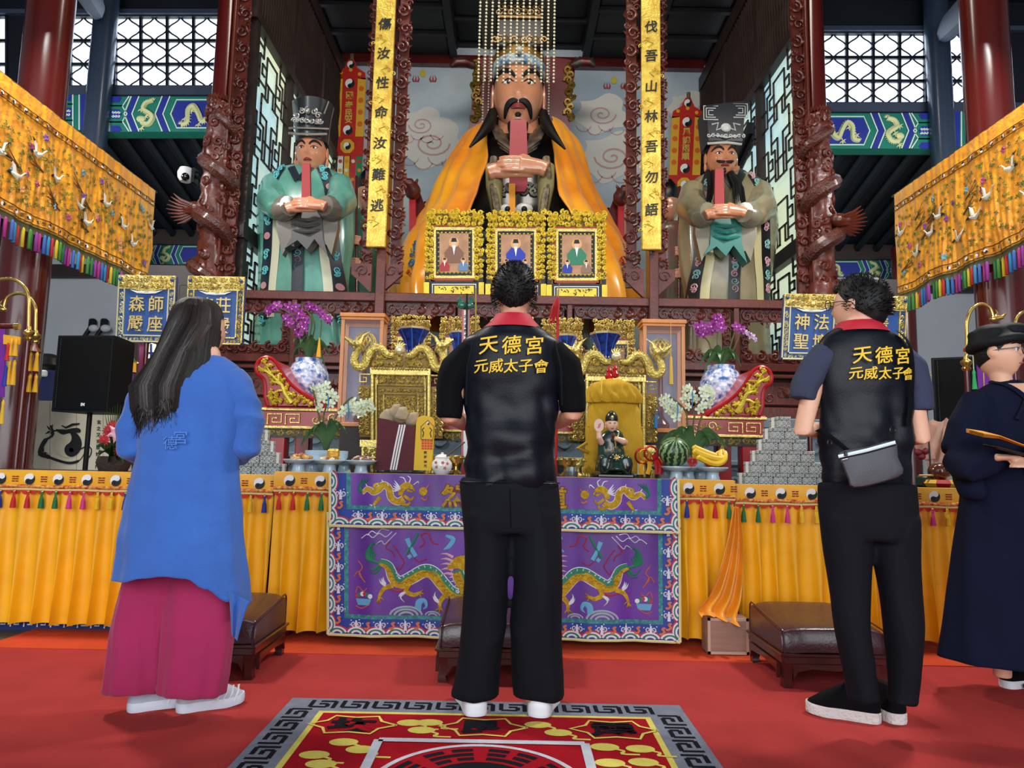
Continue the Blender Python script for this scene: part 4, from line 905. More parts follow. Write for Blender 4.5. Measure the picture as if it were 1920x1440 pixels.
M_TEAL = mat('celadon_robe_paint', '#6fae9c', .25, coat=.5, color2='#4f8f80', vscale=2.5)
M_GREY = mat('grey_brown_glaze', '#7d776c', .25, coat=.5, var=.15, vscale=3)
M_NAVYB = mat('dark_brocade_band', '#1d2430', .4)
c1 = dict(robe=M_TEAL, sleeve=M_GREY, band=M_NAVYB, curl=mat('turquoise_curl', '#6ecbd0', .4), curl2=mat('rose_roundel', '#c98f94', .4), roundel=True, cream=mat('cream_paint', '#d8d8bb', .35, coat=.3), apron=mat('slate_apron', '#4c4a48', .35, coat=.3))
st1, H1, k1 = minister(7.42, [(316, 548, 610, .6), (324, 518, 634, .6), (350, 492, 655, .58), (400, 483, 662, .6), (450, 485, 663, .6), (500, 487, 656, .62), (548, 486, 652, .64), (600, 482, 655, .66), (680, 480, 660, .66), (776, 478, 662, .6)], None, (546, 605, 232, 316), M_STSKIN, c1, (575, 386), (566, 581, 306, 380), 'celadon-robed deity statue under a silver-trimmed black hat, left side of the shrine')
c = H1.loc(0, 0, .7); q = MB()
q.lathe((c.x, c.y, c.z), [(H1.rx * 1.06, -.06), (H1.rx * 1.1, .03), (H1.rx * 1.12, .12), (H1.rx * 1.2, .26), (H1.rx * 1.32, .37), (H1.rx * 1.3, .375), (H1.rx * .9, .3)], 28); hat = obj('hat', q, mat('charcoal_hat', '#2c2e30', .3, coat=.3), st1)
q = MB(); hm = local((c.x, c.y - H1.rx * 1.12, c.z), (1, 0, 0), (0, 0, 1), (0, -1, 0))
for k in range(7): a = pi * k / 6; volute(q, hm, .13 * cos(a), .1 + .12 * sin(a), .035, a, 1.3, 1 if k % 2 else -1, .011, .02, 5, 12)
for k in range(5): volute(q, hm, -.1 + .05 * k, .1, .03, k, 1.3, 1, .011, .02, 5, 10)
q.ball(hm(0, .2, .03), .03); q.tube([hm(-.2, -.02, -.02), hm(-.1, -.045, .02), hm(0, -.05, .03), hm(.1, -.045, .02), hm(.2, -.02, -.02)], .012, 6); q.tube([hm(-.21, .05, -.05), hm(-.1, .03, .0), hm(0, .02, .02), hm(.1, .03, 0), hm(.21, .05, -.05)], .01, 6)
for k in range(5): q.tube([hm(-.16 + .08 * k, .2, -.02), hm(-.19 + .095 * k, .36, -.06)], .008, 5)
obj('silver_ornament', q, mat('antique_silver', '#b9bab4', .3, .6), hat, kind='stuff')
M_OLIVE = mat('olive_tan_robe_paint', '#9a8f6e', .25, coat=.5, color2='#7b7357', vscale=2.5)
c2 = dict(robe=M_OLIVE, sleeve=mat('khaki_sleeve_paint', '#8f8a72', .25, coat=.5, var=.15), band=mat('black_brocade_band', '#17171b', .4), curl=mat('pale_pink_curl', '#d9a7ac', .4), curl2=mat('pale_turquoise_curl', '#8fc5bd', .4), roundel=False, cream=mat('straw_paint', '#cfc593', .35, coat=.3), apron=mat('teal_sash_paint', '#2f7f73', .3, coat=.4))
st2, H2, k2 = minister(7.42, [(326, 1330, 1396, .6), (336, 1306, 1420, .6), (362, 1288, 1445, .58), (410, 1274, 1456, .6), (450, 1272, 1455, .6), (500, 1276, 1448, .62), (552, 1284, 1440, .64), (605, 1286, 1440, .66), (690, 1284, 1444, .66), (793, 1284, 1446, .6)], None, (1332, 1391, 244, 326), mat('ruddy_statue_flesh', '#cf8a62', .22, coat=.5, var=.12, vscale=4), c2, (1359, 398), (1341, 1357, 317, 392), 'bearded deity statue in an olive robe and black square hat, right side of the shrine', True)
c = H2.loc(0, 0, .74); q = MB(); hm = local((c.x, c.y, c.z), (1, 0, 0), (0, 0, 1), (0, -1, 0)); w0, w1 = H2.rx * 1.1, H2.rx * 1.3; r_ = H2.rx
q.add([hm(-w0, -.04, r_), hm(w0, -.04, r_), hm(w0, -.04, -r_), hm(-w0, -.04, -r_), hm(-w1, .34, r_ * 1.1), hm(w1, .40, r_ * 1.1), hm(w1, .40, -r_), hm(-w1, .34, -r_)], [(0, 1, 5, 4), (1, 2, 6, 5), (2, 3, 7, 6), (3, 0, 4, 7), (4, 5, 6, 7), (0, 3, 2, 1)])
hat = obj('hat', q, mat('ink_black_hat', '#14161d', .35, coat=.3), st2); q = MB(); f_ = r_ * 1.06
for s in (-1, 1):
    z = .26 if s < 0 else .29
    for rr in (.075, .05, .025): q.tube([hm(s * (.155 - rr), z - rr, f_), hm(s * (.155 + rr), z - rr, f_), hm(s * (.155 + rr), z + rr, f_), hm(s * (.155 - rr), z + rr, f_)], .007, 5)
    q.tube([hm(s * .03, .1, f_), hm(s * .1, .07, f_), hm(s * .08, .15, f_), hm(s * .15, .13, f_)], .01, 6)
for k in range(9): volute(q, hm, -.18 + k * .045, .01, .022, k, 1.2, 1 if k % 2 else -1, .007, f_, 5, 9)
q.tube([hm(-w0 * 1.05, .04, f_ - .03), hm(0, -.02, f_ + .02), hm(w0 * 1.05, .04, f_ - .03)], .008, 6); q.tube([hm(-w0 * 1.0, -.05, f_ - .06), hm(0, -.075, f_ + .02), hm(w0, -.05, f_ - .06)], .014, 6)
q.ball(hm(0, .1, f_), (.055, .02, .05)); obj('white_ornament', q, mat('bone_white_trim', '#c9ccc6', .35), hat, kind='stuff')
def bearer(px, sg, m, dy, lab):
    Y = 8.6; root = thing('deity_statue', (at(px, 545, Y).x, Y, 1.45), lab, 'statue')
    b = Silh(Y, [(395 + dy, px + sg * 8 - 12, px + sg * 8 + 12), (408 + dy, px + sg * 6 - 28, px + sg * 6 + 28), (450 + dy, px - 32, px + 36), (545 + dy, px - 36, px + 36), (690 + dy, px - 40, px + 40), (790 + dy * .9, px - 40, px + 40)], 32, .05, 9, 1); obj('robe', b.mesh(), m, root)
    c = at(px + sg * 14, 368 + dy, Y); h_ = Head(c, .12, .14, .2); obj('head', h_.ears(h_.mesh(nu=24, nv=16), 1.2), M_STSKIN, root)
    q = MB(); q.lathe((c.x, c.y, c.z + .08), [(.13, 0), (.14, .1), (.08, .2), (.02, .28)], 14); obj('cap', q, M_BLACK, root)
    pole_x = px + sg * -4
    q = MB(); q.cyl(at(pole_x, 690 + dy, Y - .42), at(pole_x, 330 + dy, Y - .42), .02, n=10); obj('staff', q, M_DRED, root)
    for hy in (452, 494):
        q = MB(); p = at(pole_x, hy + dy, Y - .42); q.ball(p + Vector((-sg * .05, .03, 0)), (.07, .05, .06), 10, 7)
        for f in range(4): z = (1.5 - f) * .03; q.tube([p + Vector((-sg * .07, -.02, z)), p + Vector((-sg * .0, -.045, z)), p + Vector((sg * .05, -.02, z)), p + Vector((sg * .03, .03, z))], .016, 6)
        q.tube([p + Vector((-sg * .04, .02, -.0)), p + Vector((-sg * .17, .16, -.1))], [.05, .06], 10); obj('hand', remesh(q, .009, 2), M_STSKIN, root)
bearer(672, 1, mat('bottle_green_robe', '#2f6a55', .3, coat=.4, var=.2), 0, 'green-robed figure gripping a red staff, half hidden behind the left plaque')
bearer(1270, -1, mat('dim_olive_robe', '#5d5f48', .3, coat=.4, color2='#8a4a4a', vscale=3), 20, 'small robed figure gripping a red staff, half hidden behind the right plaque')
# hanging banners
def banner(cx, ytop, txt, txs, lab):
    Y = 10.45; mp = front(Y); root = thing('hanging_banner', mp(cx, ytop), lab, 'banner')
    def P(nm, pts, m, d0=0, d1=.012, par=None):
        q = MB(); q.prism(pts, mp, d0, d1); return obj(nm, q, m, par or root)
    mr, my, mo = mat('banner_red_satin', '#c0271c', .4), mat('banner_yellow', '#e0a82a', .5), mat('banner_orange', '#d8641c', .5)
    X = lambda d, y: cx + d - (y - ytop) * .045
    q = MB(); q.cyl(mp(cx + 1, ytop - 8), mp(cx + 1, ytop + 4), .03, n=8); obj('hook', q, mat('bamboo', '#6e5230', .6), root)
    head = P('bell_top', [(X(a, y), y) for a, y in ((-5, ytop + 2), (5, ytop + 2), (9, ytop + 10), (12, ytop + 18), (27, ytop + 27), (29, ytop + 40), (0, ytop + 36), (-29, ytop + 40), (-27, ytop + 27), (-12, ytop + 18), (-9, ytop + 10))], mr)
    wq, bq = MB(), MB(); taiji(wq, bq, mp, X(0, ytop + 12), ytop + 12, 7, .015, vd=-1); obj('taiji_white', wq, M_WHITE, head); obj('taiji_black', bq, M_INK, head)
    for dx, dy in ((-18, 27), (0, 22), (17, 30)): q = MB(); q.flat(arc(X(dx, ytop + dy), ytop + dy, 3.4, 0, 340, 12), mp, .016); obj('gold_disc', q, my, head)
    y0, y1 = ytop + 37, ytop + 147
    P('red_panel', [(X(-14, y0), y0), (X(14, y0), y0), (X(14, y1), y1), (X(-14, y1), y1)], mr, .004, .016)
    for s in (-1, 1):
        b = P('yellow_edge', [(X(s * 14, y0), y0), (X(s * 29, y0), y0), (X(s * 29, y1), y1), (X(s * 14, y1), y1)], my)
        for k in range(4): q = MB(); yy = y0 + 20 + k * 22; q.flat(arc(X(s * 21.5, yy), yy, 5, 0, 340, 10), mp, .016); obj('orange_flower', q, mo, b)
    for yy in (y0 + 11, y1 - 12):
        wq, bq = MB(), MB(); taiji(wq, bq, mp, X(0, yy), yy, 9, .022, vd=-1); obj('taiji_white', wq, M_WHITE, root); obj('taiji_black', bq, M_INK, root)
    for ch, yy in zip(txt, txs): q = MB(); q.text(ch, mp, X(0, yy), yy, 15, .017, .022, .02); obj('character', q, mat('gold_thread', '#e8c860', .4, .3), root)
    y2 = y1 + 36; P('square_panel', [(X(-30, y1), y1), (X(30, y1), y1), (X(30, y2), y2), (X(-30, y2), y2)], mr, .0, .018)
    yc = (y1 + y2) / 2; oc = [(X(0, yc) + 14 * cos(pi / 8 + k * pi / 4), yc + 14 * sin(pi / 8 + k * pi / 4)) for k in range(8)]; P('octagon', oc, my, .018, .022)
    wq, bq = MB(), MB(); taiji(wq, bq, mp, X(0, yc), yc, 7, .026, vd=-1); obj('taiji_white', wq, M_WHITE, root); obj('taiji_black', bq, M_INK, root)
    for k, col in enumerate(('#1b1a1c', '#d9d7d2', '#e0a526', '#c4261e', '#1f7d4c')):
        a = X(-29 + k * 12, y2); yb = y2 + 128; t = P('tail', [(a, y2), (a + 10, y2), (a + 5, yb), (a, yb + 6), (a - 5, yb)], mat('tail' + col, col, .5), 0, .01)
        for j in range(7): q = MB(); yy = y2 + 10 + j * 17; q.flat(arc(a + 5 - (yy - y2) * .04, yy, 3.6, 0, 330, 9), mp, .014); obj('tail_motif', q, mat('tail_motif%d' % ((k + j) % 3), ('#d8d0b8', '#b5322a', '#cf8a2a')[(k + j) % 3], .5), t)
banner(659, 110, '國泰民安', (180, 198, 213, 225), 'red and yellow hanging banner with five coloured tails, left of the left plaque')
banner(1290, 182, '風調雨順', (248, 264, 279, 294), 'red and yellow hanging banner with coloured tails, right of the right plaque')
# gold framed icons
def figure(par, mp, u, v, s, robe, skin, halo, d):
    for nm, pts, m in (('robe', [(-.9, 1.6), (-1.0, .5), (-.35, -.25), (.35, -.25), (1.0, .5), (.9, 1.6)], robe), ('halo', arc(0, -.55, .55, 0, 345, 14), halo), ('face', arc(0, -.5, .3, 0, 340, 12, .38), skin), ('hair', [(-.3, -.6), (-.2, -1.0), (.2, -1.0), (.3, -.6)], M_INK), ('lapel', [(-.18, -.2), (.18, -.2), (0, .8)], M_WHITE)):
        if m is None: continue
        d += .0012; q = MB(); q.flat([(u + a * s, v + b * s) for a, b in pts], mp, d); obj('painted_' + nm, q, m, par)
def icon(Y, x0, x1, y0, y1, robe, lab, grp, small=False, tall=True):
    mp = front(Y); W, h = x1 - x0, y1 - y0; cx = (x0 + x1) / 2; k = Y / F
    root = thing('framed_icon', mp(cx, y1, 0), lab, 'framed picture', grp)
    U = lambda a: x0 + a * W; V = lambda b: y0 + b * h
    R = lambda a, b, c, d: [(U(a), V(c)), (U(b), V(c)), (U(b), V(d)), (U(a), V(d))]
    fb = .84
    q = MB()
    for r in (R(.04, .96, .04, .2), R(.04, .17, .2, fb), R(.83, .96, .2, fb), R(.1, .9, fb - .09, fb)): q.prism(r, mp, -.03, 0)
    fr = obj('frame', q, M_GBACK, root)
    q = MB(); rg = random.Random(int(x0)); c = W * .1; tr = c * k * .24
    scrollfill(q, mp, U(.0), V(.0), U(1), V(.19), c, tr, rg, .012); scrollfill(q, mp, U(.0), V(.19), U(.15), V(fb - .02), c * .9, tr, rg, .012); scrollfill(q, mp, U(.85), V(.19), U(1), V(fb - .02), c * .9, tr, rg, .012)
    for a in (.12, .5, .88):
        for i in range(8): leaf(q, mp, U(a), V(.09), i * pi / 4, W * .1, W * .032, .03, .022)
    obj('flower_carving', q, M_GOLDY if not small else M_GOLD, fr, kind='stuff')
    for nm, a, b, cc, d, w, m in (('red_border', .12, .88, .18, fb - .01, .008, mat('frame_red', '#a83a24', .4)), ('gold_fillet', .15, .85, .205, fb - .035, .012, M_GOLD), ('black_border', .19, .81, .24, fb - .065, .014, M_BLACK), ('canvas', .25, .75, .28, fb - .1, .018, mat('aged_scroll', '#b98d6c', .7, color2='#a0785a', vscale=9))):
        q = MB(); q.prism(R(a, b, cc, d), mp, -.02, w); p_ = obj(nm, q, m, root)
    q = MB(); c = W * .06
    for a in range(9): leaf(q, mp, U(.22 + a * .07), V(.26), pi / 2, W * .05, W * .02, .012, .016); leaf(q, mp, U(.22 + a * .07), V(fb - .08), -pi / 2, W * .05, W * .02, .012, .016)
    for b in range(9): leaf(q, mp, U(.22), V(.28 + b * .055), 0, W * .04, W * .016, .012, .016); leaf(q, mp, U(.78), V(.28 + b * .055), pi, W * .04, W * .016, .012, .016)
    obj('inner_leaves', q, M_GOLDY, root, kind='stuff')
    hal = mat('painted_halo', '#cfa06a', .7); sk = mat('painted_face', '#d8b295', .7)
    figure(p_, mp, cx, V(.45), W * .165, mat('painted_robe' + robe, robe, .7), sk, hal, .019)
    figure(p_, mp, U(.34), V(.63), W * .085, mat('painted_robe_red', '#a8323a', .7) if robe != '#2f7a5c' else mat('painted_robe_blue', '#2a3f9c', .7), sk, hal, .022)
    figure(p_, mp, U(.66), V(.63), W * .085, mat('painted_robe_sky', '#5f83a8', .7) if robe != '#2f7a5c' else mat('painted_robe_tan', '#8a6f5c', .7), sk, hal, .022)
    for s in (.03, .97): q = MB(); q.prism(R(s - .03, s + .03, fb - .12, 1.0), mp, -.05, .02); obj('stand_post', q, M_BLACK, root); q = MB(); q.prism(R(s - .045, s + .045, fb + .02, 1.0), mp, .02, .03); obj('gilt_post', q, M_GOLDY, root)
    q = MB(); q.prism(R(.06, .94, fb, 1.0), mp, -.05, .0); obj('stand_panel', q, M_BLACK, root)
    q = MB(); q.prism(R(.12, .88, fb + .03, 1.0), mp, 0, .004); obj('white_line', q, M_WHITE, root)
    q = MB(); q.prism(R(.135, .865, fb + .04, 1.0), mp, 0, .007); obj('black_field', q, M_BLACK, root)
    q = MB(); q.prism(R(.16, .84, fb + .055, .99), mp, 0, .012); gp = obj('gilt_panel', q, M_GOLDY, root)
    q = MB(); rg = random.Random(9)
    for i in range(26): leaf(q, mp, U(rg.uniform(.2, .8)), V(rg.uniform(fb + .07, .97)), rg.uniform(0, 6), W * .05, W * .01, .004, .0125)
    obj('panel_relief', q, M_BLACK, gp, kind='stuff')
    return root
g = 'large framed icons on the shrine ledge'
icon(6.66, 797, 906, 394, 553, '#7d5a4a', 'large gold-framed icon of a grey-robed sage with a blue gourd vessel, leftmost on the ledge', g)
icon(6.66, 912, 1022, 396, 556, '#2a3ca8', 'large gold-framed icon of a blue-robed sage, middle of the ledge behind the man', g)
icon(6.66, 1026, 1136, 396, 558, '#2f7a5c', 'large gold-framed icon of a green-robed sage, rightmost on the ledge', g)
# front altar tables and their skirts
def frontr(Y, x0, skew=.0195):
    def mp(u, v, w=0.0):
        p = at(u, v + (u - x0) * skew, Y); return Vector((p.x, Y - w, p.z))
    return mp
TZ, TZ2 = .905, .885
def altar_table(x0, x1, y0, y1, z, lab):
    root = thing('altar_table', ((x0 + x1) / 2, (y0 + y1) / 2, .01), lab, 'table')
    q = MB(); q.bx(x0, x1, y0, y1, z - .03, z, ch=.006); obj('tabletop', q, M_BLACK, root)
    for x in (x0 + .06, x1 - .06):
        for y in (y0 + .08, y1 - .06): q = MB(); q.bx(x - .035, x + .035, y - .035, y + .035, .01, z - .03); obj('leg', q, M_DRED, root)
    q = MB(); q.bx(x0 + .02, x1 - .02, y0 + .04, y0 + .06, z - .12, z - .03); obj('apron', q, M_DRED, root)
altar_table(-1.30, 1.24, 4.0, 5.16, TZ, 'middle altar table under the purple dragon cloth')
altar_table(-3.4, -1.315, 4.03, 4.6, TZ2, 'left altar table behind the woman in blue')
altar_table(1.255, 2.62, 4.03, 4.9, TZ2, 'right altar table carrying the pyramid of grey boxes')
TCOL = ['#c01c20', '#c01c20', '#1d6b3a', '#1d6b3a', '#d0337f', '#d0337f', '#e0b21c', '#e0b21c', '#1f2f8a', '#1f2f8a']
M_BRAID = mat('gold_red_braid', '#e2b15a', .5, color2='#b5301c', vscale=55)
tsl = MB(); tsl.lathe((0, 0, 0), [(.003, 0), (.007, -.004), (.0065, -.028), (.008, -.032), (.0115, -.05), (.0155, -.092), (.014, -.094)], 8)
def skirt(x0, x1, Y, zt, hem, lab, ph, y1=4.9, side=0):
    root = thing('table_skirt', ((x0 + x1) / 2, Y, hem), lab, 'table skirt')
    rg = random.Random(ph); W = x1 - x0
    zb = zt - .098
    def pleat(u, v, amp=.034):
        x = x0 + W * u; t = v
        ph_ = x / .105 * 2 * pi + 3.2 * noise.noise((x * 3, ph, 0)) + .5 * noise.noise((x * 5, t * 2, ph))
        s = sin(ph_); s = s * (1 - .25 * s * s)
        return Vector((x + .016 * cos(ph_) * t + .02 * t * noise.noise((x * 2, 1, ph)), Y - .012 - amp * (.35 + .9 * t) * s - .012 * t, lerp(zb + .01, hem, t) + .012 * noise.noise((x * 4, 3, ph)) * t))
    q = MB(); q.grid(pleat, max(8, int(W / .0075)), 14); obj('pleated_curtain', q, M_YVELVET, root, sharp=80)
    q = MB()
    q.grid(lambda u, v: Vector((x0 - .004 + (W + .008) * u, Y - .022 - .006 * sin(v * pi) + .003 * noise.noise((u * W * 9, v * 2, ph)), lerp(zt + .002, zb, v))), max(6, int(W / .03)), 4)
    q.add([(x0, Y - .022, zt + .002), (x1, Y - .022, zt + .002), (x1, Y, zt + .004), (x0, Y, zt + .004)], [(0, 1, 2, 3)])
    bd = obj('silk_band', q, M_YSILK, root)
    q = MB(); q.tube([(lerp(x0, x1, i / 60), Y - .03 + .002 * sin(i), zb + .012 + .0015 * sin(i * .7)) for i in range(61)], .010, 8, up=(0, 0, 1)); obj('braid', q, M_BRAID, root)
    q = MB(); q.tube([(lerp(x0, x1, i / 60), Y - .033, zb - .004 + .0015 * sin(i * .7)) for i in range(61)], .006, 6); obj('braid', q, mat('pale_gold_cord', '#edd28a', .45), root)
    n = max(3, int(W / .045)); q = MB(); fm = local((x0, Y - .03, zb - .010), (1, 0, 0), (0, 0, 1), (0, -1, 0))
    for i in range(n):
        a, b = W * i / n, W * (i + 1) / n; q.flat([(a, .0)] + [(lerp(a, b, k / 6), -.022 * sin(pi * k / 6)) for k in range(7)] + [(b, 0.0)], fm, .004)
    obj('scallop_fringe', q, mat('red_fringe', '#c3261a', .7), root, kind='stuff')
    sp = .0765; n = int(W / sp); k0 = rg.randrange(5) * 2
    for i in range(n):
        x = x0 + (i + .5) * W / n; c = TCOL[(i + k0) % 10]; nm = 'tassel' + c
        if nm not in TS: TS[nm] = obj('tassel', tsl, mat('tassel_thread' + c, c, .75), None); t = TS[nm]; t.parent = root; t.location = Vector((x, Y - .05, zb - .012)) - root.location
        else: inst(TS[nm], root, Vector((x, Y - .05, zb - .012)) - root.location, 0)
        if 'cap' not in TS: q = MB(); q.lathe((0, 0, 0), [(.002, .006), (.0068, .0), (.0065, -.03), (.004, -.033)], 8); TS['cap'] = obj('tassel_cap', q, M_BRASS, None); t = TS['cap']; t.parent = root; t.location = Vector((x, Y - .05, zb - .012)) - root.location
        else: inst(TS['cap'], root, Vector((x, Y - .05, zb - .012)) - root.location, 0)
    sp = .16; n = max(1, int(W / sp)); zc = (zt + zb) / 2 + .004
    for i in range(n):
        x = x0 + (i + .5) * W / n
        if 'tw' not in TS:
            m0 = local((0, 0, 0), (1, 0, 0), (0, 0, 1), (0, -1, 0)); wq, bq = MB(), MB(); taiji(wq, bq, m0, 0, 0, .031, 0, rot=-.5)
            TS['tw'] = obj('taiji_white', wq, M_WHITE, None); TS['tb'] = obj('taiji_black', bq, M_INK, None); tg = MB()
            for k in range(3):
                for s in ((-1, 1) if k != 1 else (0,)): tg.box((s * .01, 0, (k - 1) * .0125), (.015 if s else .034, .002, .0065))
            TS['tg'] = obj('trigram', tg, mat('trigram_red', '#8c1c1a', .7), None)
            for kk in ('tw', 'tb', 'tg'): TS[kk].parent = bd; TS[kk].location = Vector((x + (.08 if kk == 'tg' else 0), Y - .031, zc)) - root.location
        else:
            for kk in ('tw', 'tb', 'tg'):
                if kk == 'tg' and x + .08 > x1: continue
                inst(TS[kk], bd, Vector((x + (.08 if kk == 'tg' else 0), Y - .031, zc)) - root.location)
    return root
TS = {}
skirt(-3.4, -1.318, 4.03, TZ2, .055, 'yellow pleated skirt with taiji band on the left altar table', 1)
skirt(-1.306, 1.245, 4.0, TZ, .05, 'yellow pleated skirt with taiji band on the middle altar table', 2)
skirt(1.255, 2.625, 4.03, TZ2, .05, 'yellow pleated skirt with taiji band on the right altar table', 3)
q = MB(); q.bx(-3.4, -1.45, 4.10, 4.12, .0, .10); un = obj('under_skirt', q, mat('navy_cloth', '#1b2a63', .8), label='navy cloth with white fret showing under the left yellow skirt', cat='cloth')
q = MB()
for i in range(24):
    x = -3.3 + i * .075
    q.tube([(x, 4.097, .02), (x, 4.097, .05), (x + .045, 4.097, .05), (x + .045, 4.097, .032), (x + .02, 4.097, .032)], .004, 4)
obj('fret', q, M_WHITE, un, kind='stuff')
M_PURPLE = mat('purple_satin', '#6a30a0', .45, color2='#572486', vscale=3, sheen=.05)
M_CBLUE = mat('cobalt_border', '#23409c', .6)
M_TEALT = mat('teal_tape', '#3f9c98', .6, color2='#2a6f78', vscale=60)
M_CREAMP = mat('cream_piping', '#e6dd9c', .6)
M_EGOLD = mat('gold_embroidery', '#d9b21c', .5, .15, color2='#b98c10', vscale=40, bump=.5, bscale=150)
M_EGREEN = mat('green_embroidery', '#1c7a58', .6)
M_EWHITE = mat('white_embroidery', '#dfe0ea', .6)
M_EORANGE = mat('coral_embroidery', '#d0724a', .6)
M_EROSE = mat('crimson_embroidery', '#b03048', .6)
M_ESKY = mat('sky_embroidery', '#5fa6cc', .6)
def cloth(name, x0, x1, y0, y1, Y, bw, lab, top_border):
    base = frontr(Y, 620)
    def mp(u, v, w=0.0):
        t = (v - y0) / (y1 - y0); p = base(u, v, w); p.y -= .012 * t * (1 + sin(u * .045 + 1.5 * t)) + .004 * sin(u * .11); return p
    root = thing(name, mp((x0 + x1) / 2, y1), lab, 'altar cloth')
    q = MB(); q.grid(lambda a, b: mp(lerp(x0, x1, a), lerp(y0, y1, b)), 90, 10); obj('cobalt_ground', q, M_CBLUE, root)
    def gridr(nm, a, b, c, d, m, w, par=root):
        q = MB(); q.grid(lambda s, t: mp(lerp(a, b, s), lerp(c, d, t), w), 70, 8); return obj(nm, q, m, par)
    ty = y0 if not top_border else y0 + bw
    gridr('teal_tape', x0 + bw, x1 - bw, ty, y1 - bw, M_TEALT, .003)
    pu = gridr('purple_field', x0 + bw + 8, x1 - bw - 8, ty, y1 - bw - 8, M_PURPLE, .005)
    q = MB()
    for pts in ([(x0, y0), (x0, y1)], [(x1, y0), (x1, y1)], [(x0 + (x1 - x0) * i / 40, y1) for i in range(41)]): q.strip(pts, 5, mp, .006, .004)
    obj('piping', q, M_CREAMP, root)
    wv = MB(); per = 37.0
    def seg(n, f):
        for i in range(n): f(i)
    for k, r in enumerate((21, 17, 13, 9)):
        wv.mi = (0, 1, 2, 1)[k]
        n = int((x1 - x0) / per)
        for i in range(n + 1):
            c = x0 + (i + .5) * (x1 - x0) / (n + 1); wv.strip([(a, max(b, y1 - 40)) for a, b in arc(c, y1 - 2, r, 195, 345, 9, r * .72)], 3.6, mp, .007 + .0006 * k)
        n = max(1, int((y1 - y0) / 44))
        for i in range(n + 1):
            c = y0 + (i + .5) * (y1 - y0) / (n + 1)
            for s, xx in ((1, x0 + 2), (-1, x1 - 2)): wv.strip([(xx + s * r * .62 * cos(radians(a)), c + r * sin(radians(a))) for a in range(-75, 76, 15)], 3.6, mp, .007 + .0006 * k)
    obj('rainbow_wave', wv, [M_EROSE, M_EWHITE, M_EGREEN], root, kind='stuff')
    sp, dr = MB(), MB(); n = int((x1 - x0 - 2 * bw) / 44)
    spots = [(x0 + bw + (i + .5) * (x1 - x0 - 2 * bw) / n, y1 - bw * .62, i) for i in range(n)]
    m_ = max(1, int((y1 - y0 - bw) / 38)); spots += [(xx, y0 + (i + .6) * (y1 - y0 - bw) / m_, i) for i in range(m_) for xx in (x0 + bw * .66, x1 - bw * .66)]
    for x, y, i in spots:
        for dx, s in ((-5, 1), (5, -1)): volute(sp, mp, x + dx, y - 2, 5, pi / 2, 1.1, s, .004, .008, 4, 8)
        sp.strip([(x, y - 9), (x, y + 9)], [3, 6], mp, .008)
        for j in range(5): a = j * 1.3 + i; sp.flat(arc(x + 13 * cos(a), y - 4 + 7 * sin(a), 1.3, 0, 300, 5), mp, .008)
        if i % 1 == 0:
            xx = x + 22 if abs(x - x0) > bw and abs(x - x1) > bw else x; yy = y if xx != x else y + 19
            dr.strip(smoothpath([(xx - 6, yy + 4), (xx - 2, yy + 6), (xx + 3, yy + 1), (xx - 1, yy - 4), (xx + 5, yy - 6)], 3), [1.5] + [4.2] * 11 + [2], mp, .0095)
    obj('spray', sp, M_EWHITE, root, kind='stuff'); obj('sea_dragon', dr, M_EORANGE, root, kind='stuff')
    return root, pu, mp
CXP = 945.0
clow, plow, ml = cloth('altar_cloth', 615, 1273, 960, 1189, 3.925, 31, 'long purple satin altar cloth embroidered with gold dragons, hanging to the floor', False)
cup, pup, mu = cloth('altar_cloth', 619, 1271, 886, 985, 3.9, 31, 'short purple altar valance with four large gold characters along the table edge', False)
def emb(par, m, mp, strokes, d=.009, nm='embroidery', th=.003):
    q = MB()
    for pts, w in strokes:
        for s in (1, -1):
            pp = smoothpath([(p[0] if s > 0 else 2 * CXP - p[0], p[1]) for p in pts], 8); n = len(pp)
            ww = [lerp_list(w, i / (n - 1)) for i in range(n)]; q.strip(pp, ww, mp, d, th)
    return obj(nm, q, m, par, kind='stuff')
def lerp_list(w, t):
    if not isinstance(w, (list, tuple)): return w
    k = t * (len(w) - 1); i = min(int(k), len(w) - 2); return lerp(w[i], w[i + 1], k - i)
body = [(712, 1054), (728, 1062), (738, 1084), (752, 1092), (772, 1083), (794, 1071), (812, 1074), (832, 1096), (846, 1110), (866, 1114), (872, 1100), (862, 1084), (856, 1068)]
emb(plow, M_EWHITE, ml, [([(x + 1, y - 4) for x, y in body], [11, 23, 25, 26, 26, 25, 24])], .0072, 'dragon_outline')
emb(plow, M_EGREEN, ml, [([(x + 1, y - 4) for x, y in body], [10, 20, 22, 23, 23, 22, 21])], .008, 'dragon_spine')
sp_ = smoothpath(body, 5)
emb(plow, M_EWHITE, ml, [([(a[0] + (b[1] - a[1]) * 2.6 * 0 + 10 * (b[1] - a[1]) / max(.1, hypot(b[0] - a[0], b[1] - a[1])) , a[1] - 10 * (b[0] - a[0]) / max(.1, hypot(b[0] - a[0], b[1] - a[1]))), (a[0] + 15 * (b[1] - a[1]) / max(.1, hypot(b[0] - a[0], b[1] - a[1])) - 2, a[1] - 15 * (b[0] - a[0]) / max(.1, hypot(b[0] - a[0], b[1] - a[1])))], [3, .5]) for a, b in zip(sp_[6::2], sp_[7::2])], .0086, 'dragon_fins')
emb(plow, mat('dark_gold_thread', '#a87f10', .6), ml, [(arc(a[0], a[1] + 1, 4, 200, 340, 3), 1) for a in sp_[5::2]], .0135, 'dragon_scales')
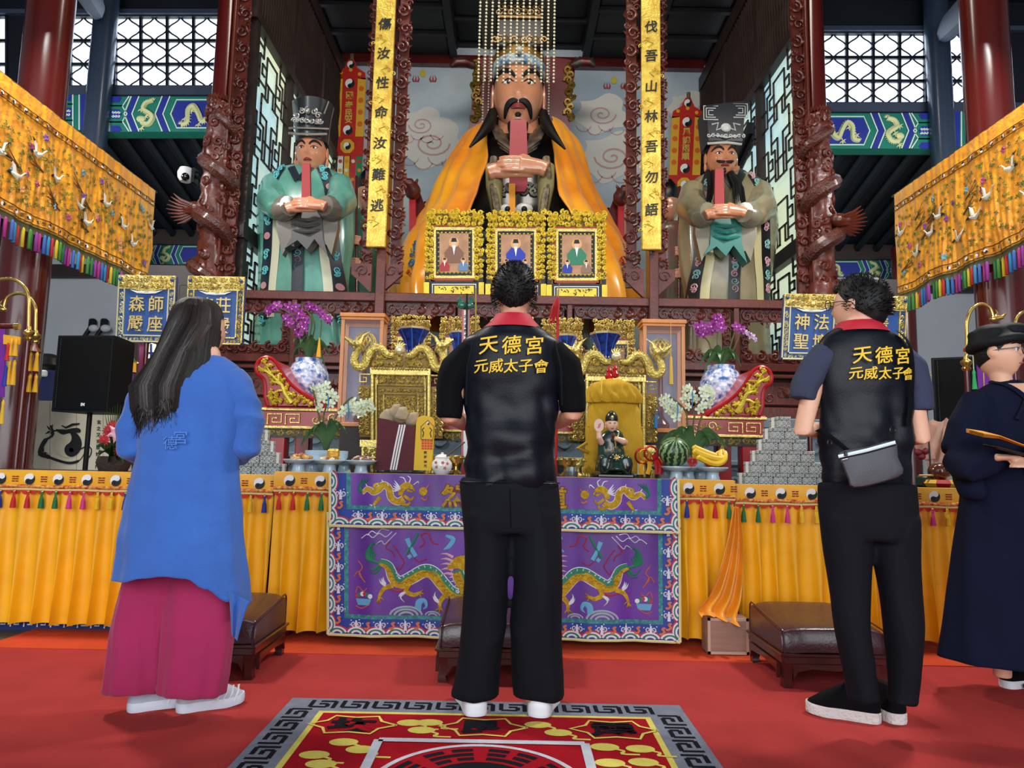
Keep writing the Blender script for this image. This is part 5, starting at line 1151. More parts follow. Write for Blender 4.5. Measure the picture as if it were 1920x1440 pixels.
emb(plow, M_EGOLD, ml, [(body, [5, 14, 16, 17, 18, 18, 17]), ([(738, 1094), (722, 1100), (714, 1112), (712, 1120)], [10, 8, 6, 4]), ([(712, 1120), (706, 1126)], [4, 1]), ([(712, 1120), (716, 1128)], [4, 1]), ([(712, 1120), (710, 1128)], [3, 1]), ([(714, 1116), (722, 1122)], [3, 1]),
     ([(768, 1090), (762, 1104), (776, 1112), (786, 1108)], [10, 9, 8, 5]), ([(786, 1108), (794, 1102)], [4, 1]), ([(786, 1108), (795, 1109)], [4, 1]), ([(786, 1108), (790, 1117)], [4, 1]),
     ([(838, 1108), (826, 1122), (826, 1134)], [11, 8, 5]), ([(826, 1134), (816, 1140)], [4, 1]), ([(826, 1134), (824, 1144)], [4, 1]), ([(826, 1134), (834, 1142)], [4, 1]),
     ([(840, 1062), (858, 1050), (880, 1052), (896, 1066), (910, 1072)], [6, 22, 34, 26, 16])], .0095, 'dragon_body')
emb(plow, M_EGREEN, ml, [([(714, 1054), (700 - k * 3, 1048 - k * 1), (704 - k * 6 + k * k, 1036 - k * 4), (690 + k * 6, 1018 - k * 2 + abs(k - 2) * 3)], [5, 5, 3, .6]) for k in range(5)] + [([(712, 1058), (700, 1066), (689, 1056)], [5, 4, .6]), ([(714, 1060), (706, 1072), (694, 1070)], [5, 3, .6])], .009, 'dragon_tail')
emb(plow, M_EWHITE, ml, [([(724, 1096 - k * 2), (716 + k * 2, 1090 - k * 3), (712 + k * 4, 1082 - k * 2)], [4, 3, .5]) for k in range(3)] + [([(762, 1106), (752, 1110 + k * 3), (748 + k * 6, 1116 + k * 5)], [4, 3, .5]) for k in range(3)] + [([(826, 1126), (816, 1120 - k * 4), (812 + k * 3, 1112 - k * 4)], [4, 3, .5]) for k in range(3)]
     + [([(678, 1008), (690, 1000), (700, 1006), (712, 998), (724, 1004), (736, 994)], 1.8), ([(690, 1002), (698, 994), (708, 998), (716, 990), (730, 992)], 1.6), ([(706, 1018), (716, 1012), (722, 1018), (734, 1006), (744, 996)], 1.6)], .0088, 'flame_and_cloud')
emb(plow, mat('rose_flame', '#d7a4b8', .6), ml, [([(850, 1040 + k * 8), (838, 1034 + k * 9), (826, 1034 + k * 10)], [6, 4, .6]) for k in range(5)], .0088, 'dragon_mane')
emb(plow, M_EROSE, ml, [([(732, 1062 + 40), (750, 1104), (768, 1096)], [2, 5, .6]), ([(738, 1020), (746, 1030), (752, 1040), (758, 1052), (748, 1066), (744, 1060)], 2), ([(786, 1024), (796, 1014), (790, 1000), (804, 996), (810, 1012), (822, 1016)], 2.4), ([(732, 1012), (724, 1024), (736, 1032), (740, 1042)], 2), ([(776, 1042), (786, 1050), (800, 1044)], 2)], .0088, 'ribbon')
emb(plow, M_ESKY, ml, [([(764, 1006), (770, 1022), (780, 1040)], [9, 7, 8]), ([(772, 1038), (766, 1042)], [6, 8]), ([(784, 1140), (786, 1126), (796, 1122), (800, 1132), (794, 1138)], [12, 12, 8, 5, 2]), ([(836, 1000), (850, 1006), (842, 1020), (832, 1026)], [4, 9, 8, 2])], .0092, 'sky_motif')
emb(plow, M_EGREEN, ml, [([(784, 996), (774, 1016), (762, 1036)], [5, 4, 5])], .010, 'bamboo')
emb(plow, mat('wave_grey', '#9fb3bc', .6), ml, [(arc(762, 1152, r, 190, 350, 12, r * .6), 4) for r in (30, 22, 13)] + [(arc(812, 1150, r, 190, 350, 10, r * .6), 3) for r in (14, 8)], .0092, 'wave')
emb(plow, M_EORANGE, ml, [([(690, 1100), (682, 1106), (672, 1098), (668, 1110)], 2), ([(672, 1050), (680, 1062), (674, 1074), (686, 1090)], 2.2), ([(664, 1080), (672, 1070), (680, 1082)], 2), ([(668, 1134), (680, 1138), (694, 1130)], 2)], .0088, 'knot')
for s in (1, -1):
    X = (lambda x: x) if s > 0 else (lambda x: 2 * CXP - x)
    q = MB(); q.flat([(X(a), b) for a, b in ((668, 1120), (698, 1120), (694, 1132), (672, 1132))], ml, .009); obj('basket', q, M_ESKY, plow)
    for k in range(6): q = MB(); q.flat(arc(X(671 + k * 5), 1115 - 4 * sin(pi * k / 5), 4.5, 0, 330, 9), ml, .0095 + .0004 * k); obj('lotus', q, (M_EROSE, M_EGREEN, M_EWHITE)[k % 3], plow)
ub = [(680, 924), (690, 915), (702, 921), (712, 915), (720, 907), (730, 914), (734, 930), (746, 938), (758, 932)]
emb(pup, M_EWHITE, mu, [(ub, [6, 11, 13, 13, 14, 14, 13])], .0085, 'dragon_outline')
emb(pup, M_EGREEN, mu, [([(682, 924), (676 - k, 914), (676 + k * 3, 904), (680 + k * 5, 895)], [4, 4, 2.5, .6]) for k in range(4)], .009, 'dragon_tail')
emb(pup, M_EGOLD, mu, [(ub, [4, 9, 11, 11, 12, 12, 11]), ([(752, 926), (754, 914), (764, 907), (774, 912)], [8, 13, 13, 6]), ([(774, 912), (778, 918)], [4, 3]), ([(764, 916), (774, 920)], [5, 3]), ([(706, 918), (704, 908), (714, 904)], [7, 6, 3]), ([(714, 930), (706, 940), (702, 946)], [8, 6, 3]), ([(752, 940), (764, 944), (770, 938)], [7, 5, 3]), ([(758, 926), (770, 934), (776, 928)], [6, 5, 2])], .0095, 'dragon_body')
emb(pup, M_EWHITE, mu, [([(752, 914), (746 - k, 906 + k * 3), (740 - k, 898 + k * 5)], [3, 3, .5]) for k in range(5)] + [([(762, 902), (758, 894), (750, 892)], [2.5, 2, .5]), ([(768, 902), (770, 894), (764, 889)], [2.5, 2, .5])] + [([(a[0] - 1, a[1] - 5), (a[0] - 4, a[1] - 10)], [3, .5]) for a in ub[1:6]] + [([(776, 906), (784, 900), (786, 906)], [2, 2, .5]), ([(700, 946), (694, 944)], [3, .5]), ([(704, 947), (706, 952)], [3, .5])], .010, 'dragon_mane')
emb(pup, M_EORANGE, mu, [([(790, 916), (788, 908)], [3, .5]), ([(800, 912), (806, 904)], [3, .5]), ([(790, 930), (798, 934), (804, 926)], [3, 3, .5])], .009, 'pearl_flame')
for s in (1, -1):
    q = MB(); q.flat(arc(CXP - s * 151, 918, 8, 0, 340, 14), mu, .010); obj('pearl', q, M_EGOLD, pup)
for ch, x in zip('然自法道', (849, 913, 977, 1042)):
    q = MB(); q.text(ch, mu, x, 925, 44, .007, .0085, .05); c_ = obj('character_outline', q, mat('maroon_outline', '#6a1c1c', .6), pup)
    q = MB(); q.text(ch, mu, x, 925, 43, .009, .0105, .022); obj('character', q, M_EGOLD, c_)
b0 = ground(1305, 1209); b1 = ground(1378, 1210.5); b0.y = 3.83; q = MB(); wd = b1.x - b0.x
q.bx(b0.x, b1.x, b0.y, b0.y + .12, .012, .195, ch=.004)
bx_ = obj('wooden_box', q, mat('plywood', '#a5826f', .7, var=.15, vscale=9, stretch=(1, 1, 8)), label='small pale plywood box on the floor under the trailing orange cloth', cat='box', origin=None)
q = MB()
for a, b, c, d in ((0, wd, 0, .014), (0, wd, .169, .183), (0, .014, 0, .183), (wd - .014, wd, 0, .183)): q.bx(b0.x + a, b0.x + b, b0.y - .006, b0.y, .012 + c, .012 + d)
obj('edge_strip', q, mat('birch_edge', '#c9ab92', .7), bx_)
q = MB(); pa = [(1378, 950, 3.95), (1376, 1000, 3.94), (1368, 1060, 3.92), (1356, 1110, 3.90), (1342, 1138, 3.87), (1350, 1152, 3.81)]
pc = smoothpath([tuple(at(*p)) for p in pa], 5); n = len(pc)
q.grid(lambda u, v: Vector(pc[min(n - 1, int(v * (n - 1) + .5))]) + Vector(((u - .5) * lerp(.03, .2, min(1, v * 1.3)), -.02 - .022 * sin(u * 19 + v * 3) * (.4 + v), -.035 * abs(u - .2) * v * 2)), 36, n - 1)
tr = obj('trailing_cloth', q, mat('tangerine_satin', '#f59a10', .35, sheen=.2, var=.15), label='twisted orange satin cloth trailing from the table onto the plywood box', cat='cloth', sharp=80)
# things on the front tables
def tz(x): return TZ if -1.31 < x < 1.25 else TZ2
def spot(px, Y, z=None):
    x = at(px, 860, Y).x; return Vector((x, Y, tz(x) if z is None else z))
M_CELADON = mat('pale_blue_celadon', '#b9cfdd', .2, coat=.6)
def dish(px, Y, lab, r=.088, h=.075):
    c = spot(px, Y); root = thing('pedestal_dish', c, lab, 'dish', 'celadon pedestal dishes on the altar')
    q = MB(); q.lathe(c, [(r * .48, 0), (r * .46, .005), (r * .38, h * .45), (r * .42, h * .6)], 26); obj('foot', q, M_CELADON, root)
    q = MB(); q.lathe(c, [(r * .4, h * .58), (r * .85, h * .72), (r, h * .92), (r, h), (r * .96, h), (r * .8, h * .86), (.002, h * .82)], 30); obj('bowl', q, M_CELADON, root)
    return c + Vector((0, 0, h))
def heap(c, r, h, cols, lab, name, n=26, sz=.014):
    rg = random.Random(int(c.x * 999)); root = thing(name, c, lab, 'food')
    for k in range(n):
        a = rg.uniform(0, 6.3); d = r * sqrt(rg.random()) * .86; z = (h - sz) * (1 - (d / r) ** 2) * rg.uniform(.55, 1)
        s = sz * rg.uniform(.8, 1.25); q = MB(); q.ball((0, 0, 0), (s * 1.3, s * .8, s * .75), 7, 5); p = obj('snack', q, cols[k % len(cols)], None); p.parent = root
        p.location = (d * cos(a), d * sin(a), z - .006); p.rotation_euler = (rg.uniform(-.5, .5), rg.uniform(-.5, .5), rg.uniform(0, 3))
M_SN = [mat('snack_brown', '#b07a45', .4, coat=.3), mat('snack_amber', '#d99a4a', .35, coat=.5), mat('snack_cream', '#e2c9a0', .4, coat=.4)]
c = dish(561, 4.12, 'pale blue pedestal dish of amber snacks, leftmost on the altar'); heap(c, .08, .045, M_SN[:2], 'heap of wrapped amber snacks on the leftmost dish', 'snack_heap')
c = dish(619, 4.10, 'pale blue pedestal dish with a gold sweet, between two snack dishes'); heap(c, .06, .04, [M_SN[1], M_SN[2]], 'small heap of golden sweets on the middle left dish', 'snack_heap', 16)
q = MB(); q.box(c + Vector((.02, -.01, .035)), (.07, .05, .055), rz=.3, ch=.012); wr = obj('wrapped_sweet', q, mat('gold_foil_sweet', '#e0a93c', .25, .4, bump=.6, bscale=60), label='gold foil wrapped sweet lying on the middle left dish', cat='food')
c = dish(678, 4.12, 'pale blue pedestal dish of dark mixed snacks beside the maroon bag'); heap(c, .08, .04, [mat('snack_plum', '#8a5a58', .4, coat=.4), M_SN[2], mat('snack_dark', '#6e4634', .4)], 'heap of dark and pale snacks beside the maroon bag', 'snack_heap')
dish(586, 4.34, 'pale blue pedestal dish behind the leftmost snack dish'); dish(646, 4.34, 'pale blue pedestal dish in the second row behind the gold sweet')
c = dish(1268, 4.12, 'pale blue pedestal dish carrying the watermelon')
def melon_mat():
    m = bpy.data.materials.new('watermelon_rind'); m.use_nodes = True; nt = m.node_tree; b = nt.nodes['Principled BSDF']; L = nt.links.new
    tc = nt.nodes.new('ShaderNodeTexCoord'); sp = nt.nodes.new('ShaderNodeSeparateXYZ'); L(tc.outputs['Object'], sp.inputs[0])
    at2 = nt.nodes.new('ShaderNodeMath'); at2.operation = 'ARCTAN2'; L(sp.outputs[0], at2.inputs[0]); L(sp.outputs[2], at2.inputs[1])
    no = nt.nodes.new('ShaderNodeTexNoise'); no.inputs['Scale'].default_value = 55; L(tc.outputs['Object'], no.inputs[0])
    ma = nt.nodes.new('ShaderNodeMath'); ma.operation = 'MULTIPLY_ADD'; ma.inputs[1].default_value = .55; L(no.outputs[0], ma.inputs[0]); L(at2.outputs[0], ma.inputs[2])
    mu_ = nt.nodes.new('ShaderNodeMath'); mu_.operation = 'MULTIPLY'; mu_.inputs[1].default_value = 13; L(ma.outputs[0], mu_.inputs[0])
    si = nt.nodes.new('ShaderNodeMath'); si.operation = 'SINE'; L(mu_.outputs[0], si.inputs[0])
    r = nt.nodes.new('ShaderNodeValToRGB'); r.color_ramp.elements[0].position = .0; r.color_ramp.elements[0].color = lin('#16361f'); r.color_ramp.elements[1].position = .35; r.color_ramp.elements[1].color = lin('#7fa069'); L(si.outputs[0], r.inputs[0])
    L(r.outputs[0], b.inputs['Base Color']); b.inputs['Roughness'].default_value = .35; return m
mel = thing('watermelon', c - Vector((0, 0, .008)), 'striped green watermelon on a pale blue dish', 'watermelon')
q = MB(); q.ball((0, 0, 0), (.088, .088, .086), 28, 18); o_ = obj('rind', q, melon_mat(), None); o_.parent = mel; o_.location = (-.012, 0, .09); o_.rotation_euler = (radians(-55), 0, 0)
q = MB(); q.tube([c + Vector((-.012, -.045, .152)), c + Vector((-.008, -.055, .17)), c + Vector((.004, -.055, .178))], [.006, .004, .003], 6); obj('stalk', q, mat('dry_stalk', '#6d6a3a', .8), mel)
c = dish(1336, 4.12, 'pale blue pedestal dish carrying the bananas')
ban = thing('banana_bunch', c, 'bunch of ripe yellow bananas on a pale blue dish', 'bananas'); M_BAN = mat('banana_skin', '#ecc32c', .45, var=.12, vscale=12)
for k, (y, z, l) in enumerate(((-.055, .0, 1), (-.022, .012, 1.08), (.02, .03, .95), (-.045, .034, 1.12), (.0, .058, 1.02))):
    q = MB(); cr = c + Vector((.055, 0, .105)); pts = [cr, cr + Vector((.012 - .01 * k, y * .6, -.03)), cr + Vector((-.015, y, -.075 + z * .5)), cr + Vector((-.075 * l, y * 1.3, -.085 + z)), cr + Vector((-.15 * l, y * 1.5, -.055 + z)), cr + Vector((-.165 * l, y * 1.5, -.045 + z))]
    pp = smoothpath([tuple(p) for p in pts], 4); m_ = len(pp); q.tube(pp, [.007 if i < 3 else (.0165 if i < m_ - 4 else .006 + .004 * (m_ - i - 1)) * (.75 if i < 6 else 1) for i in range(m_)], 7); obj('banana', q, M_BAN, ban)
q = MB(); q.cyl(c + Vector((.055, 0, .1)), c + Vector((.06, 0, .125)), .012, .009, 7); obj('stem', q, mat('banana_stem', '#7d6a2c', .7), ban)
def fruit(c, r, col, lab, nm):
    root = thing(nm, c, lab, nm); q = MB(); q.lathe(c, [(.004, .004), (r * .55, 0), (r * .95, r * .6), (r, r), (r * .85, r * 1.55), (r * .35, r * 1.85), (.004, r * 1.68)], 18); obj('flesh', q, mat(nm + '_skin', col, .35, coat=.3, var=.2, vscale=12), root)
    q = MB(); q.tube([c + Vector((0, 0, r * 1.6)), c + Vector((.004, 0, r * 2.1))], .003, 5); obj('stalk', q, mat('dry_stalk', '#6d6a3a', .8), root)
c = dish(1312, 4.36, 'pale blue pedestal dish in the second row behind the bananas'); fruit(c + Vector((.055, -.03, 0)), .036, '#b8202a', 'red apple behind the bananas', 'apple')
c = dish(1247, 4.36, 'pale blue pedestal dish in the second row behind the watermelon'); fruit(c + Vector((-.055, -.04, 0)), .03, '#e08a2a', 'orange fruit peeping out left of the watermelon', 'orange')
fruit(dish(1290, 4.25, 'pale blue pedestal dish between the watermelon and the bananas') + Vector((0.02, -.02, 0)), .03, '#a8201e', 'dark red apple between watermelon and bananas', 'apple')
def brocade():
    m = bpy.data.materials.new('grey_brocade'); m.use_nodes = True; nt = m.node_tree; b = nt.nodes['Principled BSDF']; L = nt.links.new
    tc = nt.nodes.new('ShaderNodeTexCoord'); v = nt.nodes.new('ShaderNodeTexVoronoi'); v.inputs['Scale'].default_value = 110; v.inputs['Randomness'].default_value = 1; L(tc.outputs['Object'], v.inputs[0])
    v2 = nt.nodes.new('ShaderNodeTexVoronoi'); v2.inputs['Scale'].default_value = 36; v2.inputs['Randomness'].default_value = 0; L(tc.outputs['Object'], v2.inputs[0])
    m1 = nt.nodes.new('ShaderNodeMath'); m1.operation = 'MULTIPLY'; m1.inputs[1].default_value = 26; L(v2.outputs[0], m1.inputs[0]); m2 = nt.nodes.new('ShaderNodeMath'); m2.operation = 'SINE'; L(m1.outputs[0], m2.inputs[0]); mx = nt.nodes.new('ShaderNodeMath'); mx.operation = 'MULTIPLY_ADD'; mx.inputs[1].default_value = .5; L(v.outputs[0], mx.inputs[2]); L(m2.outputs[0], mx.inputs[0])
    r = nt.nodes.new('ShaderNodeValToRGB'); r.color_ramp.elements[0].position = .05; r.color_ramp.elements[0].color = lin('#4a5154'); r.color_ramp.elements[1].position = .5; r.color_ramp.elements[1].color = lin('#b9bdb6')
    L(mx.outputs[0], r.inputs[0]); L(r.outputs[0], b.inputs['Base Color']); b.inputs['Roughness'].default_value = .5; return m
M_BROC = brocade(); BW, BH, BD = .0805, .0655, .13
def giftbox(c, s, lab, proto=[None]):
    if proto[0] is None:
        root = thing('gift_box', c, lab, 'box', 'grey brocade boxes stacked in pyramids')
        q = MB(); q.box((0, 0, BH * .34), (BW, BD, BH * .68), ch=.002); a = obj('body', q, M_BROC, None); a.parent = root
        q = MB(); q.box((0, 0, BH * .845), (BW + .0015, BD + .002, BH * .29), ch=.002); a = obj('lid', q, M_BROC, None); a.parent = root
        q = MB(); q.box((-BW / 2 - .0015, 0, BH * .5), (.002, .045, BH * .96)); a = obj('paper_label', q, M_WHITE, None); a.parent = root
        proto[0] = root
    else:
        root = proto[0].copy(); COL.objects.link(root); root.location = c; root['label'] = lab
        for ch in proto[0].children:
            d = ch.copy(); COL.objects.link(d); d.parent = root
    root.rotation_euler = (0, 0, 0 if s > 0 else pi)
cnt = [0]
ordn = ('bottom', 'second', 'third', 'fourth', 'fifth', 'top'); pos = ('first', 'second', 'third', 'fourth', 'fifth', 'sixth')
for r in range(6):
    for k in range(6 - r):
        x = at(1402, 900, 4.2).x + (k + r * .42) * (BW + .0035) + r * .004
        giftbox(Vector((x, 4.2, TZ2 + r * (BH + .0005))), 1, 'grey brocade box, %s from the left in the %s row of the right pyramid' % (pos[k], ordn[r]) if r < 5 else 'grey brocade box topping the right pyramid of boxes')
for r in range(5):
    for k in range(5 - r):
        x = at(518, 880, 4.22).x - (k + r * .42) * (BW + .0035) - r * .002
        giftbox(Vector((x, 4.22, TZ2 + r * (BH + .0005))), -1, 'grey brocade box, %s from the right in the %s row of the left pyramid' % (pos[k], ordn[r]) if r < 4 else 'grey brocade box topping the left pyramid beside the woman')
c = spot(745, 4.2); bag = thing('gift_bag', c, 'maroon fabric bag with white centre stripes and a beige cloth spilling from its top', 'bag')
bm = frontr(4.2, 745); q = MB()
ol = [(706, 882), (780, 882), (781, 800), (755, 795), (731, 788), (712, 785)]
n = len(ol); f0 = [bm(a, b, .05) for a, b in ol]; f1 = [bm(a, b, -.07) for a, b in ol]
q.add(f0 + f1, [tuple(range(n)), tuple(range(n, 2 * n))[::-1]] + [(i, (i + 1) % n, n + (i + 1) % n, n + i) for i in range(n) if i not in (2, 3, 4)]); obj('body', q, mat('maroon_canvas', '#5f1a26', .7, var=.12, vscale=9, bump=.15), bag, sharp=20)
for k in (-6, 0, 6): q = MB(); q.strip([(746 + k * .8 - 6, 881), (748 + k * .8, 840), (757 + k * .8, 797)], 3, bm, .0525); obj('stripe', q, M_WHITE, bag)
for k, (a, b, r) in enumerate(((726, 776, .05), (752, 772, .055), (772, 781, .045), (740, 766, .04))): q = MB(); q.ball(bm(a, b + 8, 0), (r, .04, r * .9), 10, 7); q.tube([bm(a, b + 12, 0), bm(a + 4, b - 4, .01), bm(a + 12, b - 8, .01)], [r, r * .6, r * .15], 8); obj('cloth_fold', remesh(q, .008, 2), mat('beige_cloth', '#a89678', .8, var=.15), bag)
c = spot(797, 4.14); tal = thing('talisman_tablet', c, 'upright yellow talisman paper tablet with red seal, beside the maroon bag', 'tablet'); tm_ = frontr(4.14, 797)
q = MB(); q.prism([(776, 882), (809, 882), (814, 790), (810, 782), (794, 779), (784, 783), (781, 792)], tm_, -.05, .012); obj('board', q, mat('talisman_yellow', '#efbf1c', .6), tal)
q = MB(); q.strip([(790, 824), (790, 800), (803, 788), (814, 800), (812, 824), (790, 824)], 1.1, tm_, .0135); obj('ink_frame', q, M_INK, tal)
q = MB(); wq, bq = MB(), MB(); taiji(wq, bq, tm_, 803, 794, 3, .013, vd=-1); obj('taiji_white', wq, M_WHITE, tal); obj('taiji_black', bq, M_INK, tal)
for ch, x, y, s in (('印', 801, 833, 18),): q = MB(); q.flat([(791, 824), (812, 824), (811, 843), (791, 843)], tm_, .0132); obj('seal', q, mat('seal_red', '#d8481c', .6), tal)
q = MB()
for i in range(3): q.strip([(791, 829 + i * 5), (812, 829 + i * 5)], .8, tm_, .0145); q.strip([(796 + i * 5, 824), (796 + i * 5, 843)], .8, tm_, .0145)
obj('seal_lines', q, mat('talisman_yellow', '#efbf1c', .6), tal)
for ch, y in zip('靈符神咒', (849, 857, 866, 874)): q = MB(); q.text(ch, tm_, 798, y, 6, .0125, .0135, .03); obj('character', q, M_INK, tal)
for s in (-1, 1): q = MB(); q.tube([tm_(801 + s * 8, 820, .014), tm_(801 + s * 6, 812, .014), tm_(801 + s * 9, 806, .014), tm_(801 + s * 5, 802, .014)], .003, 5); obj('dragon_print', q, M_INK, tal)
c = spot(829, 4.12); jar = thing('porcelain_jar', c, 'small white porcelain jar with red sprigs, ladle in its mouth', 'jar'); M_PORC = mat('white_porcelain', '#eceae6', .15, coat=.6)
q = MB(); q.lathe(c, [(.035, 0), (.045, .012), (.06, .045), (.058, .07), (.042, .09), (.04, .097)], 26); obj('body', q, M_PORC, jar)
q = MB(); q.lathe(c + Vector((0, 0, .096)), [(.042, 0), (.043, .006), (.025, .02), (.008, .024), (.009, .032), (.002, .034)], 22); obj('lid', q, M_PORC, jar)
q = MB(); q.tube([c + Vector((.02, -.02, .1)), c + Vector((.08, -.03, .15)), c + Vector((.13, -.03, .19))], .005, 6); obj('ladle', q, mat('dark_ladle', '#4a3a34', .4), jar)
jm = local(c, (1, 0, 0), (0, 0, 1), (0, -1, 0))
for a, b in ((-.025, .045), (.022, .04), (0.01, .07), (-.03, .07), (.035, .065)):
    q = MB(); w = sqrt(max(0, .0605 ** 2 - a * a))
    for k in range(5): leaf(q, jm, a, b, k * 1.26, .012, .004, .002, w)
    obj('red_sprig', q, mat('sprig_red', '#c0504a', .4), jar)
def goblet(px, Y, s, lab, m=M_BRASS):
    c = spot(px, Y); root = thing('incense_cup', c, lab, 'cup'); q = MB(); q.lathe(c, [(.03 * s, 0), (.032 * s, .01), (.012 * s, .03), (.012 * s, .05), (.035 * s, .07), (.04 * s, .11), (.038 * s, .112), (.03 * s, .075)], 20); obj('bowl', q, m, root)
    q = MB()
    for k in range(8): a = k * pi / 4; q.ball(c + Vector((.04 * s * cos(a), .04 * s * sin(a), .1)), .008 * s, 6, 4)
    obj('studs', q, m, root, kind='stuff')
goblet(855, 4.2, 1.2, 'brass offering cup beside the white porcelain jar'); goblet(1062, 4.2, 1.3, 'brass offering cup to the right of the man in the middle'); goblet(1083, 4.28, 1.2, 'brass offering cup left of the seated figurine', M_GOLD)
c = spot(1072, 4.12); gl = thing('glass_jar', c, 'small clear glass jar in front of the brass cups', 'jar'); q = MB(); q.lathe(c, [(.035, 0), (.036, .06), (.033, .06), (.032, .004), (.002, .003)], 20); obj('body', q, mat('clear_glass', '#eef4f4', .05, trans=.9), gl); q = MB(); q.lathe(c, [(.031, .006), (.031, .035), (.002, .036)], 18); obj('contents', q, mat('dark_tea', '#5a2c1c', .3), gl)
YB_ = 4.36; bm = frontr(YB_, 1148); c = spot(1148, YB_); bp = thing('backpack', c, 'mustard yellow quilted backpack standing behind the seated figurine', 'backpack')
bs = Silh(YB_, [(722, 1128, 1172, .5), (735, 1112, 1187, .42), (760, 1103, 1197, .4), (800, 1099, 1204, .4), (850, 1096, 1207, .42), (880, 1093, 1206, .45), (888, 1094, 1205, .45)], 48, .01, 7, 2, 4); obj('body', wrinkle(bs.mesh(), lambda p: .006 * rdg(p, 7, 5, 9, 5)), mat('mustard_canvas', '#d9a81e', .8, var=.12, vscale=8, bump=.5, wave=60), bp)
q = MB(); q.strip([(1103, 800), (1203, 802)], 3, bs.mp, .006, .006); q.strip([(1108, 752), (1194, 756)], 5, bs.mp, .006, .008); obj('seam', q, mat('mustard_seam', '#b8861a', .8), bp)
fl = Silh(YB_ - .02, [(711, 1132, 1166, .5), (718, 1114, 1184, .55), (730, 1102, 1196, .5), (745, 1097, 1203, .46), (756, 1100, 1200, .42)], 96, .09, 15, 1, 4); obj('gathered_collar', wrinkle(fl.mesh(), lambda p: .007 * rdg(p, 20, 8, 9, 3)), mat('mustard_canvas', '#d9a81e'), bp, sharp=80)
q = MB(); q.tube([bm(1127, 712, .06), bm(1124, 728, .09), bm(1125, 752, .085)], .005, 6); obj('drawstring', q, mat('mustard_cord', '#d9b53a', .7), bp)
q = MB(); q.prism([(1142, 741), (1162, 735), (1164, 745), (1144, 748)], bm, .085, .088); obj('white_card', q, mat('pale_blue_card', '#c9d9ec', .5), bp)
q = MB(); q.tube([bm(1101, 850, .06), bm(1080, 842, .1), bm(1098, 832, .06)], .012, 7); obj('strap', q, mat('mustard_canvas', '#d9a81e'), bp)
Yf = 4.15; c = spot(1150, Yf); fg = thing('figurine', c, 'seated smiling figurine in a dark green robe and black cap, fan in hand', 'figurine'); fm = frontr(Yf, 1150)
M_FROBE = mat('figurine_green_robe', '#16382f', .2, coat=.6, color2='#0d1a1a', vscale=22); M_FSK = mat('figurine_flesh', '#e6b79c', .25, coat=.4)
q = MB(); q.bx(c.x - .105, c.x + .11, Yf - .09, Yf + .11, c.z, c.z + .03, ch=.01); obj('base', q, mat('figurine_base', '#101416', .25, coat=.4), fg)
bs = Silh(Yf, [(806, 1140, 1160, .7), (812, 1130, 1167, .6), (825, 1122, 1170, .6), (845, 1121, 1170, .65), (868, 1118, 1182, .75), (884, 1116, 1184, .8)], 36, .03, 9, 1, 3); rb = obj('robe', bs.mesh(), M_FROBE, fg)
q = MB()
for s, x0_, x1_ in ((-1, 1128, 1128), (1, 1166, 1172)):
    q.tube([fm(x0_, 862, .05), fm(x1_ - s * 2, 866, .1), fm(x1_, 872, .1), fm(x1_ - s * 2, 888, .09)], [.035, .036, .03, .028], 10)
q.tube([fm(1150, 852, .09), fm(1150, 884, .11)], [.03, .05], 12); obj('lap_folds', remesh(q, .007, 2), M_FROBE, fg)
q = MB()
for k in range(7): leaf(q, fm, 1150, 858, k * .9, 7, 2, .004, .135); volute(q, fm, 1132 + k * 6, 846 - (k % 2) * 6, 3, k, 1.2, 1, .0025, .115, 4, 8)
q.tube([fm(1146, 813, .09), fm(1149, 828, .1), fm(1150, 842, .105)], .004, 5); q.tube([fm(1156, 813, .09), fm(1152, 828, .1)], .004, 5); obj('gold_trim', q, M_GOLD, rb, kind='stuff')
h_ = Head(fm(1145.5, 796, .03), .034, .036, .046, 0, radians(3), .14); obj('head', h_.ears(h_.mesh(nu=24, nv=18), 1.3), M_FSK, fg)
for s in (-1, 1):
    q = MB(); h_.line(q, [(s * .15, .24), (s * .4, .34), (s * .7, .26)], .0028, .0005); obj('eyebrow', q, mat('white_brow', '#d8d2c8', .5), fg); q = MB(); h_.line(q, [(s * .2, .08), (s * .38, .13), (s * .58, .08)], .0022, .0005); obj('eye', q, M_INK, fg)
q = MB(); h_.line(q, [(-.25, -.46), (0, -.56), (.25, -.46)], .0035, .0005); obj('mouth', q, M_LIP, fg)
cp_ = h_.loc(0, -.1, .45); q = MB(); q.lathe(cp_, [(.036, -.004), (.038, .006), (.035, .028), (.02, .05), (.006, .058)], 20); hat = obj('cap', q, mat('cap_black', '#0f1016', .3, coat=.4), fg); q = MB(); q.ball(cp_ + Vector((0, -.037, .02)), (.008, .003, .009), 8, 6); obj('badge', q, M_GOLD, hat)
q = MB(); q.tube([fm(1126, 832, .05), fm(1120, 822, .08), fm(1119, 806, .085)], [.02, .018, .012], 8); q.ball(fm(1119, 803, .085), (.014, .012, .016), 8, 6); q.tube([fm(1168, 830, .06), fm(1163, 828, .1), fm(1152, 824, .11), fm(1146, 823, .11)], [.022, .02, .015, .012], 8); obj('arms', remesh(q, .005, 2), M_FSK, fg)
q = MB(); q.prism(arc(1119, 800, 9, 0, 345, 18, 12), fm, .1, .104); fan = obj('fan', q, mat('fan_peach', '#e8c6b0', .5), fg); q = MB(); q.flat([(1116, 806), (1118, 798), (1123, 795), (1121, 804)], fm, .105); obj('fan_mark', q, M_RED, fan)
q = MB(); q.tube([fm(1145, 826, .11), fm(1144, 818, .115), fm(1144, 813, .115)], [.006, .011, .003], 8); obj('gourd', q, mat('gourd_brown', '#5c2e1c', .3), fg)
